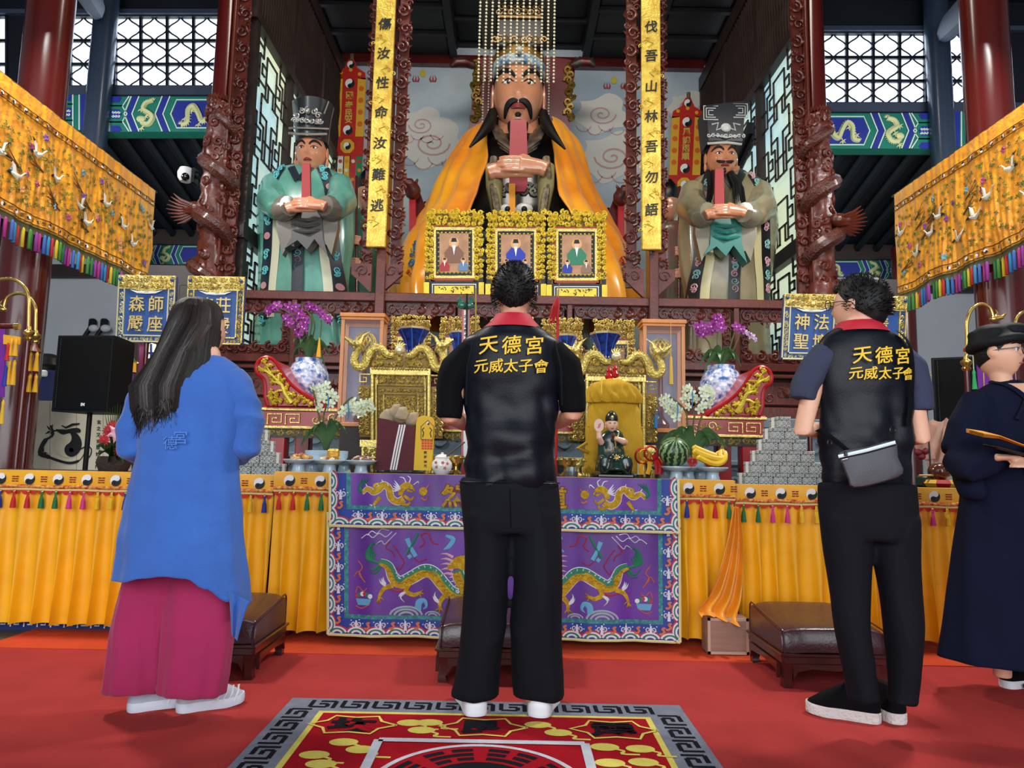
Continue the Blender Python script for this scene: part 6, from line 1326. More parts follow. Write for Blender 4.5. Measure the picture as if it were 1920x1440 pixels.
Yr = 4.2; rm = frontr(Yr, 1210); c = spot(1213, Yr); ro = thing('ribbon_rosette', c, 'red and yellow satin ribbon rosette between the figurine and the watermelon', 'rosette')
for k, (a, b, r, m_) in enumerate(((1203, 855, 13, 1), (1206, 853, 9, 0), (1218, 850, 12, 1))):
    q = MB(); q.tube([rm(a + r * cos(t), b + r * sin(t) * 1.1, .02 + .01 * k) for t in [2 * pi * i / 16 for i in range(17)]], [(.018, .006)] * 17, 8, up=(0, 1, 0)); obj('ribbon_loop', q, mat('ribbon_red', '#b81c20', .35) if m_ else M_YSILK, ro)
for k, (pts, col) in enumerate((([(1205, 862), (1200, 876), (1203, 889)], 0), ([(1212, 858), (1216, 872), (1212, 889)], 0), ([(1222, 852), (1228, 868), (1230, 889)], 1), ([(1226, 856), (1236, 872), (1235, 889)], 1))):
    q = MB(); q.strip(smoothpath(pts, 4), 8, rm, .03 + .004 * k, .006); obj('ribbon_tail', q, M_YSILK if not col else mat('ribbon_red', '#b81c20', .35), ro)
q = MB(); q.prism([(1196, 868), (1207, 868), (1207, 890), (1196, 890)], rm, -.01, .012); obj('tag_stand', q, mat('cream_tag', '#e8dfb6', .5), ro)
# orchids
petal = MB()
for k in range(5):
    a = pi / 2 + k * 2 * pi / 5; w = .5 if k in (0, 2, 3) else .62; l = 1.0
    d = Vector((cos(a), 0, sin(a))); t = Vector((-sin(a), 0, cos(a))); o_ = Vector((0, -.08, 0)) if k in (1, 4) else Vector((0, 0, 0))
    vs = [o_, o_ + d * .45 + t * w * .55 + Vector((0, -.1, 0)), o_ + d * .85 + t * w * .45, o_ + d * l + Vector((0, .06, 0)), o_ + d * .85 - t * w * .45, o_ + d * .45 - t * w * .55 + Vector((0, -.1, 0)), o_ + d * .55 + Vector((0, .03, 0))]
    petal.add(vs, [(0, 1, 6), (1, 2, 6), (2, 3, 6), (3, 4, 6), (4, 5, 6), (5, 0, 6)])
lipm = MB(); lipm.ball((0, -.22, -.14), (.16, .16, .22), 8, 6)
def blossoms(root, pts, m, mlip, size, key):
    rg = random.Random(hash(key) % 1000 if False else len(pts))
    for i, p in enumerate(pts):
        if key not in BL:
            a = obj('blossom', petal, m, None); b = obj('lip', lipm, mlip, None); BL[key] = (a, b); first = True
        else:
            a = BL[key][0].copy(); b = BL[key][1].copy(); COL.objects.link(a); COL.objects.link(b)
        a.parent = root; a.location = Vector(p) - root.location; s = size * rg.uniform(.85, 1.12); a.scale = (s, s, s); a.rotation_euler = (rg.uniform(-.25, .35), rg.uniform(-.5, .5), rg.uniform(-.7, .7)); b.parent = a; b.location = (0, 0, 0); b.scale = (1, 1, 1); b.rotation_euler = (0, 0, 0)
BL = {}
def bigleaf(root, base, tip, w, m, droop=.1):
    q = MB(); b, t = Vector(base), Vector(tip); d = t - b; s = d.cross(Vector((0, 1, .3))).normalized() * w
    q.grid(lambda u, v: b + d * v + s * ((u - .5) * 2 * sin(pi * (.12 + .85 * v)) ** .8) + Vector((0, -.02, droop * 4 * v * (1 - v) + abs(u - .5) * .04)), 4, 8); obj('leaf', q, m, root)
M_LEAF = mat('orchid_leaf', '#44683a', .4, var=.3, vscale=9); M_STEM = mat('orchid_stem', '#5a5a30', .6)
M_PORCH = mat('purple_orchid_petal', '#a32b9a', .5, color2='#7d1a78', vscale=30); M_PLIP = mat('purple_orchid_lip', '#d79ad0', .5)
M_WORCH = mat('white_orchid_petal', '#e3ecd6', .5, color2='#cfe0bb', vscale=25); M_WLIP = mat('yellow_orchid_lip', '#d8d27a', .5)
ALT = 1.36
def porcelain(px, Y, s, lab):
    c = Vector((at(px, 700, Y).x, Y, ALT)); root = thing('orchid_plant', c, lab, 'potted plant')
    q = MB(); q.lathe(c, [(.10 * s, 0), (.115 * s, .03), (.165 * s, .18 * s), (.17 * s, .28 * s), (.13 * s, .37 * s), (.105 * s, .39 * s), (.108 * s, .42 * s), (.1 * s, .42 * s), (.09 * s, .38 * s)], 30)
    pm = mat('blue_white_porcelain', '#e9eef4', .12, coat=.7, color2='#3f68b0', vscale=24); obj('pot', q, pm, root); q = MB(); q.lathe(c, [(.1 * s, .375 * s), (.002, .385 * s)], 20); obj('soil', q, mat('moss_soil', '#3a3222', .9), root)
    return root, c
def stems(root, base, paths, Y):
    for p in paths:
        pts = smoothpath([tuple(base)] + [tuple(at(a, b, Y + d)) for a, b, d in p], 5); q = MB(); q.tube(pts, .006, 5); obj('stem', q, M_STEM, root)
Yo = 5.62; root, c = porcelain(578, Yo, 1.0, 'purple orchids in a blue and white porcelain pot behind the left red altar end'); top = c + Vector((0, 0, .4))
stems(root, top, [[(563, 640, -.05), (553, 600, -.1), (530, 580, -.12), (503, 580, -.1)], [(570, 640, 0), (565, 610, -.05), (560, 595, -.1)], [(585, 640, .02), (590, 610, 0), (585, 585, -.02), (610, 590, -.05), (622, 604, -.05)], [(580, 640, 0), (584, 600, 0), (572, 578, 0)], [(598, 640, 0), (602, 610, 0), (602, 600, 0)]], Yo)
blossoms(root, [at(a, b, Yo - .12 + .05 * sin(i * 3)) for i, (a, b) in enumerate(((503, 583), (512, 578), (520, 573), (508, 577), (541, 575), (548, 580), (555, 575), (544, 590), (536, 597), (553, 597), (563, 588), (570, 596), (574, 604), (560, 607), (566, 612), (555, 618), (571, 616), (548, 603), (580, 574), (588, 577), (594, 580), (600, 585), (606, 592), (613, 597), (561, 627), (543, 605), (618, 602)))], M_PORCH, M_PLIP, .042, 'p')
for tx, ty, w in ((552, 645, .06), (578, 640, .05), (565, 648, .06), (620, 668, .055), (600, 660, .05), (548, 672, .05), (610, 690, .05)): bigleaf(root, top, at(tx, ty, Yo - .1), w * .65, M_LEAF)
q = MB(); q.lathe(at(598, 655, Yo - .3), [(.02, -.06), (.014, 0), (.004, .09)], 8); obj('gold_pick', q, mat('gold_pick', '#e0a91c', .4), root)
Yo = 5.62; root, c = porcelain(1352, Yo, 1.02, 'purple orchids in a blue and white porcelain pot behind the right red altar end'); top = c + Vector((0, 0, .4))
stems(root, top, [[(1335, 660, 0), (1328, 640, 0), (1312, 625, 0)], [(1345, 650, 0), (1346, 620, 0), (1346, 598, 0)], [(1366, 660, 0), (1375, 630, 0), (1382, 615, 0), (1400, 622, 0), (1416, 636, 0)], [(1372, 662, 0), (1382, 640, 0), (1388, 626, 0)]], Yo)
blossoms(root, [at(a, b, Yo - .1 + .05 * sin(i * 3)) for i, (a, b) in enumerate(((1308, 613), (1316, 610), (1322, 616), (1310, 622), (1318, 626), (1326, 622), (1332, 612), (1340, 597), (1350, 595), (1343, 603), (1352, 605), (1345, 612), (1352, 614), (1336, 619), (1380, 612), (1388, 617)))], M_PORCH, M_PLIP, .045, 'p')
blossoms(root, [at(a, b, Yo) for a, b in ((1396, 622), (1403, 626), (1409, 630), (1416, 636))], mat('pale_mauve_petal', '#c9a6cf', .5), M_PLIP, .03, 'm')
for tx, ty, w in ((1310, 690, .06), (1330, 672, .06), (1350, 680, .06), (1376, 676, .06), (1388, 690, .06), (1320, 700, .06)): bigleaf(root, top, at(tx, ty, Yo - .1), w * .65, M_LEAF)
def white_orchid(px, Y, paths, fl, leaves, rib, lab):
    c = spot(px, Y); root = thing('orchid_plant', c, lab, 'potted plant')
    q = MB(); q.lathe(c, [(.07, 0), (.085, .02), (.13, .09), (.132, .13), (.122, .13), (.115, .1)], 28); obj('pot', q, M_CELADON, root); q = MB(); q.lathe(c, [(.118, .105), (.002, .115)], 20); obj('soil', q, mat('moss_soil', '#3a3222', .9), root)
    top = c + Vector((0, 0, .11)); stems(root, top, paths, Y); blossoms(root, [at(a, b, Y - .05 + .03 * sin(i * 2)) for i, (a, b) in enumerate(fl)], M_WORCH, M_WLIP, .033, 'w')
    for a, b, w in leaves: bigleaf(root, top, at(a, b, Y - .08), w * .55, M_LEAF)
    for a, b in rib: q = MB(); q.tube([at(a, b, Y - .1), at(a + 1, b + 14, Y - .1), at(a - 1, b + 30, Y - .1)], [(.012, .003), (.014, .003), (.006, .002)], 6); obj('blue_ribbon', q, mat('blue_ribbon', '#2f86c9', .5), root)
white_orchid(612, 4.42, [[(600, 790, 0), (594, 760, -.02), (588, 732, -.05), (600, 722, -.05)], [(622, 800, 0), (640, 765, 0), (660, 745, -.02), (672, 752, -.03)], [(606, 790, 0), (612, 760, 0), (620, 735, 0)]],
    [(587, 728), (594, 738), (600, 726), (608, 734), (616, 728), (622, 738), (606, 746), (596, 752), (628, 745), (612, 722), (662, 752), (670, 760), (678, 756), (686, 764), (692, 756), (668, 772), (680, 774), (698, 766), (655, 763), (646, 768), (640, 775), (600, 764), (620, 757)], [(575, 826, .05), (590, 814, .05), (650, 816, .05), (634, 806, .05), (566, 838, .045), (612, 810, .05)], [(615, 742), (653, 757)], 'white orchids in a pale celadon bowl, left side of the altar')
white_orchid(1300, 4.46, [[(1290, 800, 0), (1285, 770, 0), (1262, 748, 0), (1250, 742, 0)], [(1300, 800, 0), (1305, 760, 0), (1300, 735, 0), (1290, 728, 0)], [(1310, 800, 0), (1322, 765, 0), (1326, 740, 0)]],
    [(1240, 748), (1250, 745), (1258, 755), (1266, 762), (1262, 772), (1274, 770), (1268, 782), (1252, 768), (1246, 758), (1284, 730), (1292, 728), (1298, 738), (1290, 744), (1304, 748), (1282, 748), (1318, 732), (1326, 728), (1332, 736), (1322, 744), (1336, 748), (1328, 758), (1318, 760), (1290, 762), (1312, 768)], [(1236, 835, .05), (1255, 825, .06), (1330, 835, .06), (1360, 842, .06), (1280, 818, .05), (1345, 825, .05)], [(1270, 756), (1298, 734), (1236, 770)], 'white orchids in a pale celadon bowl, right side of the altar behind the watermelon')
# long red altar with up-curled ends
YA = 5.15
def pyz(px, z, Y):
    a, b = at(px, 400, Y).z, at(px, 1000, Y).z; return 400 + 600 * (a - z) / (a - b)
alt = thing('red_altar', (CX * .2, YA + .35, 0), 'long red lacquered altar with gilded up-curled ends behind the front table', 'altar')
xl, xr = at(490, 765, YA).x, at(1438, 780, YA).x
q = MB(); q.bx(xl, xr, YA, YA + .8, ALT - .035, ALT, ch=.008); obj('top_board', q, M_RED, alt)
q = MB(); q.bx(xl + .02, xr - .02, YA + .01, YA + .05, ALT - .15, ALT - .035); obj('apron', q, M_RED, alt)
for z in (ALT - .02, ALT - .15): q = MB(); q.bx(xl, xr, YA - .012, YA + .01, z - .012, z + .008, ch=.004); obj('gilt_rail', q, M_GOLD, alt)
am = local((0, YA + .01, 0), (1, 0, 0), (0, 0, 1), (0, -1, 0)); q = MB(); rg = random.Random(8)
for s, x in ((1, xl + .05), (-1, xr - .05)):
    for k in range(2):
        b = x + s * k * .13; q.tube([am(b, ALT - .13, .006), am(b, ALT - .055, .006), am(b + s * .1, ALT - .055, .006), am(b + s * .1, ALT - .115, .006), am(b + s * .035, ALT - .115, .006), am(b + s * .035, ALT - .085, .006), am(b + s * .07, ALT - .085, .006)], .008, 5)
n = 26
for k in range(n):
    u = lerp(xl + .4, xr - .4, k / (n - 1)); volute(q, am, u, ALT - .093 + .012 * (k % 2), .035, k, 1.2, 1 if k % 2 else -1, .008, .004, 5, 10)
    for j in range(3): leaf(q, am, u + .05, ALT - .09, j * 2.1 + k, .04, .012, .012, .004)
obj('gilt_scroll', q, M_GOLD, alt, kind='stuff')
q = MB(); q.bx(xl + .05, xr - .05, YA + .02, YA + .04, ALT - .225, ALT - .15); ow = obj('openwork_band', q, M_BLACK, alt); q = MB(); scrollfill(q, am, xl + .06, ALT - .22, xr - .06, ALT - .155, .06, .009, rg, -.01); obj('openwork_carving', q, M_GOLD, ow, kind='stuff')
for x in (xl + .12, xr - .12):
    for y in (YA + .08, YA + .7): q = MB(); q.bx(x - .06, x + .06, y - .05, y + .05, 0, ALT - .15, ch=.01); obj('leg', q, M_RED, alt)
    q = MB();
for s in (-1, 1):
    def em(u, v, w=0.0, s=s):
        uu = u if s < 0 else 1927 - u; vv = v + (0 if s < 0 else 18.2); p = at(uu, vv, YA); return Vector((p.x, YA - w, p.z))
    ol = smoothpath([(503, 761), (498, 745), (497, 722), (493, 709), (483, 700), (481, 687), (488, 675), (500, 670), (512, 674), (522, 686), (533, 704), (548, 722), (568, 738), (592, 752), (602, 761)], 3)
    q = MB(); q.prism(ol, em, -.6, 0.0); en = obj('curled_end', q, M_RED, alt)
    q = MB(); q.tube([em(a, b, .006) for a, b in ol], .014, 6); obj('rim', q, M_RED, en)
    q = MB(); q.tube([em(548, 756, .01), em(536, 738, .02), em(530, 722, .02), em(512, 704, .02), em(502, 688, .02)], [.02, .018, .014, .01, .006], 7)
    for a in ((530, 722, 510, 716), (534, 732, 514, 738), (524, 714, 526, 700), (538, 742, 556, 742), (512, 704, 492, 694)): q.tube([em(a[0], a[1], .02), em((a[0] + a[2]) / 2, (a[1] + a[3]) / 2 - 2, .025), em(a[2], a[3], .02)], [.012, .01, .006], 5)
    rg = random.Random(12)
    for cx, cy in ((498, 678), (508, 684), (490, 692), (500, 694), (516, 698), (507, 706), (512, 714), (524, 704), (521, 716), (530, 712), (512, 736), (520, 742), (510, 746), (538, 726), (542, 736), (552, 742), (562, 746), (572, 752), (526, 752), (514, 755), (584, 756), (540, 753), (556, 754)):
        for k in range(6): leaf(q, em, cx + rg.uniform(-3, 3), cy + rg.uniform(-2, 2), rg.uniform(0, 6.3), 8, 3.4, .02, .014);
        q.ball(em(cx, cy, .014), (.016, .012, .01), 6, 4)
    obj('gilt_pine', q, M_GOLDY, en, kind='stuff')
def dragon_chair(cx, v0, lab):
    Y = 4.82; mp0 = frontr(Y, cx); mp = lambda u, v, w=0.0: mp0(cx + u, v0 + v, w)
    base = mp(0, 0); root = thing('dragon_chair', (base.x, Y, TZ), lab, 'chair'); yb = pyz(cx, TZ, Y) - v0; k = Y / F
    box = lambda nm, a, b, c, d, d0, d1, m=M_GOLD: obj(nm, (lambda q: q.prism([(a, c), (b, c), (b, d), (a, d)], mp, d0, d1))(MB()), m, root)
    for s in (-1, 1):
        q = MB(); q.tube([mp(s * 53, yb, 0), mp(s * 53, 0, 0)], 4 * k, 12); obj('post', q, M_GOLD, root)
        q = MB(); q.tube([mp(s * 46, yb, .0), mp(s * 46, 12, .0)], 2 * k, 8); obj('post_bead', q, M_GOLD, root)
    box('top_beam', -56, 56, -6, 6, -.03, .02)
    q = MB(); q.tube([mp(-52 + i * 1.3, -4 + 1.2 * sin(i * 1.6), .026 + .006 * cos(i * 1.6)) for i in range(81)], 1.4 * k, 5); obj('rope_moulding', q, M_GOLD, root)
    box('back_panel', -53, 53, 6, yb - 60, -.05, -.02, M_GBACK)
    rg = random.Random(int(cx)); q = MB(); scrollfill(q, mp, -42, 8, 42, 22, 8.5, .0065, rg, -.008); scrollfill(q, mp, -42, 29, 42, 39, 7, .0055, rg, -.008); scrollfill(q, mp, -28, 46, 28, yb - 62, 10, .0075, rg, -.008); scrollfill(q, mp, -43, 40, -31, yb - 62, 7, .005, rg, -.008); scrollfill(q, mp, 31, 40, 43, yb - 62, 7, .005, rg, -.008)
    obj('back_carving', q, M_GOLD, root, kind='stuff')
    for nm, r in (('inner_frame', (-32, 32, 41, yb - 62)), ('upper_frame', (-44, 44, 6, 25))):
        for a, b in (((r[0], r[2]), (r[1], r[2])), ((r[0], r[3]), (r[1], r[3])), ((r[0], r[2]), (r[0], r[3])), ((r[1], r[2]), (r[1], r[3]))): q = MB(); q.tube([mp(*a, -.005), mp(*b, -.005)], 1.7 * k, 6); obj(nm, q, M_GOLD, root)
    box('seat', -60, 60, yb - 62, yb - 50, -.15, .28)
    box('seat_apron', -58, 58, yb - 50, yb - 30, -.1, .26); q = MB(); scrollfill(q, mp, -56, yb - 48, 56, yb - 32, 9, .006, rg, .265); obj('apron_carving', q, M_GOLD, root, kind='stuff')
    for s in (-1, 1):
        for d in (.23, -.1): q = MB(); q.tube([mp(s * 54, yb - 40, d), mp(s * 57, yb - 18, d), mp(s * 55, yb - 2, d + .01)], [5 * k, 4 * k, 5 * k], 8); obj('leg', q, M_GOLD, root)
        box('wing', s * 57 if s > 0 else s * 78, s * 78 if s > 0 else s * 57, 26, yb - 70, -.04, -.02, M_GBACK); q = MB(); scrollfill(q, mp, min(s * 58, s * 80), 30, max(s * 58, s * 80), yb - 72, 10, .007, rg, -.01)
        q.tube([mp(s * 57, 6, 0), mp(s * 76, 6, 0), mp(s * 76, 20, 0), mp(s * 64, 20, 0), mp(s * 64, 12, 0), mp(s * 70, 12, 0)], 1.6 * k, 5); obj('wing_carving', q, M_GOLD, root, kind='stuff')
        bd = smoothpath([(s * 10, -30), (s * 22, -30), (s * 36, -42), (s * 50, -40), (s * 60, -26), (s * 66, -10), (s * 76, -6), (s * 84, -16), (s * 80, -32), (s * 72, -42)], 5); q = MB(); n = len(bd)
        q.tube([mp(a, b, .03 + .02 * (i / n)) for i, (a, b) in enumerate(bd)], [k * (3.2 + 5.6 * sin(pi * min(1, .1 + .75 * i / n))) for i in range(n)], 9); obj('dragon_body', q, mat('gold_scales', '#dfc66a', .3, .6, bump=1.0, bscale=70), root)
        q = MB(); h = mp(s * 76, -48, .06); e = mp(s * 98, -58, .07)
        q.ball(h, (.032, .03, .026), 10, 8); q.tube([h, h.lerp(e, .5) + Vector((0, 0, -.01)), e], [.028, .02, .011], 8); q.tube([h + Vector((0, 0, -.015)), h.lerp(e, .8) + Vector((0, 0, -.03))], [.018, .008], 6); q.ball(e, (.014, .014, .013), 6, 5); q.ball(h + Vector((s * .012, -.025, .012)), .008, 6, 4)
        for j in range(3): q.tube([h, h + Vector((-s * .03, -.005, .03 + .012 * j)), h + Vector((-s * (.04 + .02 * j), 0, .05 + .02 * j))], [.012, .009, .003], 5)
        obj('dragon_head', remesh(q, .005, 1), M_GOLD, root)
        for j in range(7): q = MB(); a = radians(-150 + j * 42); q.tube([h + Vector((-s * .01, .01, -.01)), h + Vector((s * .035 * cos(a), -.01, .035 * sin(a) - .01)), h + Vector((s * .055 * cos(a + .3), .0, .055 * sin(a + .3) - .01))], [.009, .007, .002], 5); obj('mane_curl', q, M_GOLD, root)
        q = MB()
        for i in range(2, n - 3, 2): a, b = bd[i]; leaf(q, mp, a, b - 5, -pi / 2, 6, 1.6, .01, .04)
        obj('dragon_fins', q, M_GOLD, root, kind='stuff')
    q = MB(); q.prism(smoothpath([(-58, -6), (-54, -26), (-30, -34), (0, -24), (30, -34), (54, -26), (58, -6)], 3), mp, -.03, -.005); pd = obj('pediment', q, M_GBACK, root)
    q = MB(); scrollfill(q, mp, -56, -36, 56, -7, 13, .0105, rg, .006); obj('pediment_carving', q, M_GOLD, pd, kind='stuff')
    q = MB(); q.ball(mp(0, -39, .04), 9.5 * k, 16, 10); obj('pearl', q, mat('gold_pearl', '#e8dcae', .2, .5, bump=.4, bscale=50), root)
    for j in range(5): q = MB(); a = radians(-130 + j * 20); q.tube([mp(0 + 8 * cos(a), -39 + 8 * sin(a), .04), mp(13 * cos(a), -39 + 13 * sin(a), .04), mp(17 * cos(a + .2), -39 + 17 * sin(a + .2), .04)], [.008, .007, .001], 5); obj('flame', q, M_GOLD, root)
dragon_chair(751, 697, 'carved gold chair crested with two dragons, left of the man in the middle')
dragon_chair(1154, 709, 'carved gold chair crested with two dragons, behind the yellow backpack')
Yg = 4.36; gm = frontr(Yg, 1148)
for a, b, lab in ((1142, 700, 'red lacquered gourd ornament on the backpack, left of a pair'), (1153, 696, 'red lacquered gourd ornament on the backpack, right of a pair')):
    c = gm(a, b + 13, .0); q = MB(); q.lathe(c, [(.004, 0), (.022, .008), (.027, .026), (.014, .046), (.018, .06), (.012, .074), (.004, .08), (.005, .088), (.002, .092)], 14); obj('gourd_ornament', q, M_RED, label=lab, cat='ornament', group='red gourds above the backpack', origin=None)
M_ORW = mat('honey_orange_wood', '#d9812a', .4, coat=.2, var=.15, vscale=8, stretch=(1, 1, .2))
M_GLASS = mat('case_glass', '#dfe6f0', .03, alpha=.05)
def glass_case(x0, x1, ytop, lab, s):
    Y = 4.97 if s < 0 else 4.97; a, b = at(x0, ytop, Y), at(x1, ytop, Y); zt = (a.z + b.z) / 2; z0 = 1.215; d = .158; X0, X1 = a.x, b.x; t = .024
    root = thing('glass_case', ((X0 + X1) / 2, Y + d / 2, TZ), lab, 'display case')
    q = MB(); q.bx(X0 + .02, X1 - .02, Y + .02, Y + d - .01, TZ, z0); obj('stand', q, M_WOODD, root)
    q = MB(); q.bx(X0, X1, Y, Y + d, z0, z0 + .03, ch=.004); obj('floor_board', q, M_ORW, root)
    q = MB(); q.bx(X0 - .012, X1 + .012, Y - .012, Y + d + .012, zt - .03, zt, ch=.005); obj('roof_board', q, M_ORW, root)
    q = MB(); q.bx(X0 - .004, X1 + .004, Y - .004, Y + d, zt - .05, zt - .03, ch=.003); obj('cornice', q, M_ORW, root)
    for x in (X0, X1 - t):
        for y in (Y, Y + d - t): q = MB(); q.bx(x, x + t, y, y + t, z0 + .03, zt - .05); obj('corner_post', q, M_ORW, root)
    for y in (Y + d - t,): q = MB(); q.bx(X0 + t, X1 - t, y, y + t, zt - .075, zt - .05); obj('back_rail', q, M_ORW, root)
    for nm, bb in (('front_pane', (X0 + t, X1 - t, Y + .008, Y + .012)), ('side_pane', (X0 + .008, X0 + .012, Y + t, Y + d - t)), ('side_pane', (X1 - .012, X1 - .008, Y + t, Y + d - t))):
        q = MB(); q.bx(bb[0], bb[1], bb[2], bb[3], z0 + .03, zt - .05); obj(nm, q, M_GLASS, root)
    q = MB(); q.bx(X0 + t, X1 - t, Y + d - .01, Y + d - .006, z0 + .03, zt - .05); obj('back_board', q, mat('case_back_lilac', '#8c86a0', .6, var=.15, vscale=6), root)
    c = Vector(((X0 + X1) / 2 + .01 * s * -1, Y + d / 2, zt - .2)); r = .075
    g = thing('golden_globe', (c.x, c.y, z0 + .03), 'golden openwork globe inside the %s glass case' % ('left' if s < 0 else 'right'), 'ornament')
    q = MB()
    for k in range(14):
        for sg in (-1, 1):
            q.tube([c + Vector((r * sin(pi * i / 12) * cos(2 * pi * k / 14 + sg * 1.6 * i / 12), r * sin(pi * i / 12) * sin(2 * pi * k / 14 + sg * 1.6 * i / 12), -r * cos(pi * i / 12))) for i in range(13)], .0045, 4)
    obj('openwork', q, M_GOLDY, g, kind='stuff')
    q = MB(); q.ball(c + Vector((-.01, 0, .01)), (.034, .03, .04), 12, 8); obj('core', q, mat('amber_core', '#cf6a1c', .3, coat=.4), g)
    q = MB(); q.lathe((c.x, c.y, 0), [(.06, z0 + .03), (.065, z0 + .06), (.02, z0 + .12), (.016, c.z - r - .03), (.035, c.z - r + .01), (.02, c.z - r + .015)], 16); obj('stem', q, mat('lacquer_stem', '#6a2a20', .3, coat=.3), g)
glass_case(641, 720, 587, 'tall honey-coloured glass case holding a golden globe, left side', -1)
glass_case(1206, 1284, 599, 'tall honey-coloured glass case holding a golden globe, right side', 1)
for px, py, Y, col, lab, h in ((1258, 655, 4.956, '#e0b23c', 'yellow tassel hanging before the right glass case', .2), (1229, 764, 4.81, '#2f7fc0', 'blue tassel hanging beside the right white orchids', .09)):
    c = at(px, py, Y); cz_ = at(1245, 604, 4.96).z if py < 700 else c.z; root = thing('hanging_tassel', c - Vector((0, 0, h + .05)), lab, 'tassel'); q = MB(); q.tube([Vector((c.x, c.y, cz_)), c - Vector((0, 0, .05))], .002, 4); obj('cord', q, mat('cord' + col, col, .7), root); q = MB(); q.lathe(c - Vector((0, 0, .05)), [(.004, 0), (.009, -.01), (.01, -.02), (.014, -h), (.012, -h)], 9); obj('threads', q, mat('cord' + col, col, .7), root)
M_VASE = mat('deep_blue_cloisonne', '#1f3f8f', .22, coat=.6, color2='#16244f', vscale=30)
def vase(px, ytop, Y, W, lab):
    p = at(px, ytop, Y); k = Y / F; c = Vector((p.x, Y, ALT)); h = p.z - ALT; root = thing('trumpet_vase', c, lab, 'vase'); r = W * k / 2
    q = MB(); q.lathe(c, [(r * .7, 0), (r * .75, .04), (r * .4, h * .3), (r * .65, h * .45), (r * .38, h * .58), (r * .4, h * .72), (r * .62, h * .86), (r, h * .975), (r, h * .98)], 8); obj('body', q, M_VASE, root, sharp=25)
    q = MB(); q.lathe(c, [(r, h * .975), (r * 1.02, h), (r * .96, h), (r * .4, h * .8)], 8); obj('gilt_lip', q, mat('gilt_lip', '#c9b483', .3, .5), root)
    q = MB()
    for j in range(8): a = 2 * pi * j / 8; q.tube([c + Vector((rr * cos(a), rr * sin(a), z)) for rr, z in ((r * .4, h * .3), (r * .65, h * .45), (r * .38, h * .58), (r * .4, h * .72), (r * .62, h * .86), (r, h * .975))], .004, 4)
    obj('blue_ribs', q, mat('vase_rib', '#2f5fc9', .3, coat=.4), root, kind='stuff')
vase(776, 616, 5.4, 60, 'large flared blue trumpet vase above the left gold chair'); vase(1135, 625, 5.4, 58, 'large flared blue trumpet vase above the right gold chair')
vase(861, 622, 5.45, 38, 'smaller blue trumpet vase just left of the man in the middle'); vase(1062, 628, 5.45, 38, 'smaller blue trumpet vase just right of the man in the middle')
g2 = 'small framed icons on the red altar'
for (a, b, rb, lab) in ((734, 808, '#5f6a9a', 'small gold-framed icon behind the left blue trumpet vase'), (824, 900, '#6f5a8a', 'small gold-framed icon half hidden by the left shoulder of the middle man'), (922, 998, '#8a6a4a', 'small gold-framed icon behind the head of the middle man'), (1016, 1092, '#5a78a8', 'small gold-framed icon half hidden by the right shoulder of the middle man'), (1112, 1190, '#7a7a90', 'small gold-framed icon behind the right blue trumpet vase')):
    yt = 592 + (a - 734) * .0195; icon(5.8, a, b, yt, pyz((a + b) / 2, ALT, 5.8), rb, lab, g2, small=True)
Yk = 4.62; km = frontr(Yk, 873); yb = pyz(873, TZ, Yk)
c = km(873, yb); root = thing('ritual_token', c, 'tall white and red ritual token with a green jade head, left of the man', 'ritual token')
q = MB(); q.prism([(866, 580), (881, 580), (880, yb), (865, yb)], km, -.012, 0); obj('red_board', q, M_RED, root); q = MB(); q.prism([(870, 582), (878, 582), (877, yb - 20), (869, yb - 20)], km, 0, .006); obj('white_strip', q, M_WHITE, root)
for j, ch in enumerate('北斗玄靈令'): q = MB(); q.text(ch, km, 873.5, 594 + j * 9, 7.5, .0065, .0075, .03); obj('character', q, M_INK, root)
for s in (-1, 1): q = MB(); q.ball(km(873 + s * 7, 572, .0), (.03, .02, .028), 10, 7); q.tube([km(873 + s * 7, 572, 0), km(873 + s * 12, 562, .0), km(873 + s * 8, 557, 0)], [.02, .015, .006], 7); obj('jade_lobe', q, mat('jade_green', '#1f6a52', .25, coat=.4), root)
q = MB(); q.tube([km(874, yb, -.02), km(876, 552, .02)], .007, 6); obj('black_rod', q, M_BLACK, root)
q = MB(); q.cyl(km(891, yb, .0), km(892, 540, .0), .006, n=8); obj('brass_rod', q, M_BRASS, label='thin brass rod standing left of the middle man\'s shoulder', cat='rod', origin=None)
c = km(1042, pyz(1042, TZ, Yk) - (1042 - 873) * .0195); root = thing('tasselled_spear', c, 'red spear with a silver tip and long red tassel, right of the man\'s head', 'spear'); Z = lambda v: v - (1042 - 873) * .0195
q = MB(); q.tube([c, km(1046, Z(560), 0)], .009, 8); obj('shaft', q, M_RED, root)
q = MB(); q.tube([km(1046, Z(560), 0), km(1047, Z(545), 0), km(1049, Z(530), 0)], [(.012, .006), (.016, .005), (.001, .001)], 8); obj('tip', q, mat('silver_blade', '#c9d2d8', .2, .8), root)
rg = random.Random(6)
for i in range(14): q = MB(); a = rg.uniform(-1, 1); q.tube([km(1046, Z(556), .005), km(1043 + a * 6, Z(575), .015), km(1038 + a * 9, Z(600 + rg.uniform(-8, 12)), .012)], [.006, .008, .002], 5); obj('tassel_lock', q, mat('red_tassel_thread', '#a8141c', .7), root)
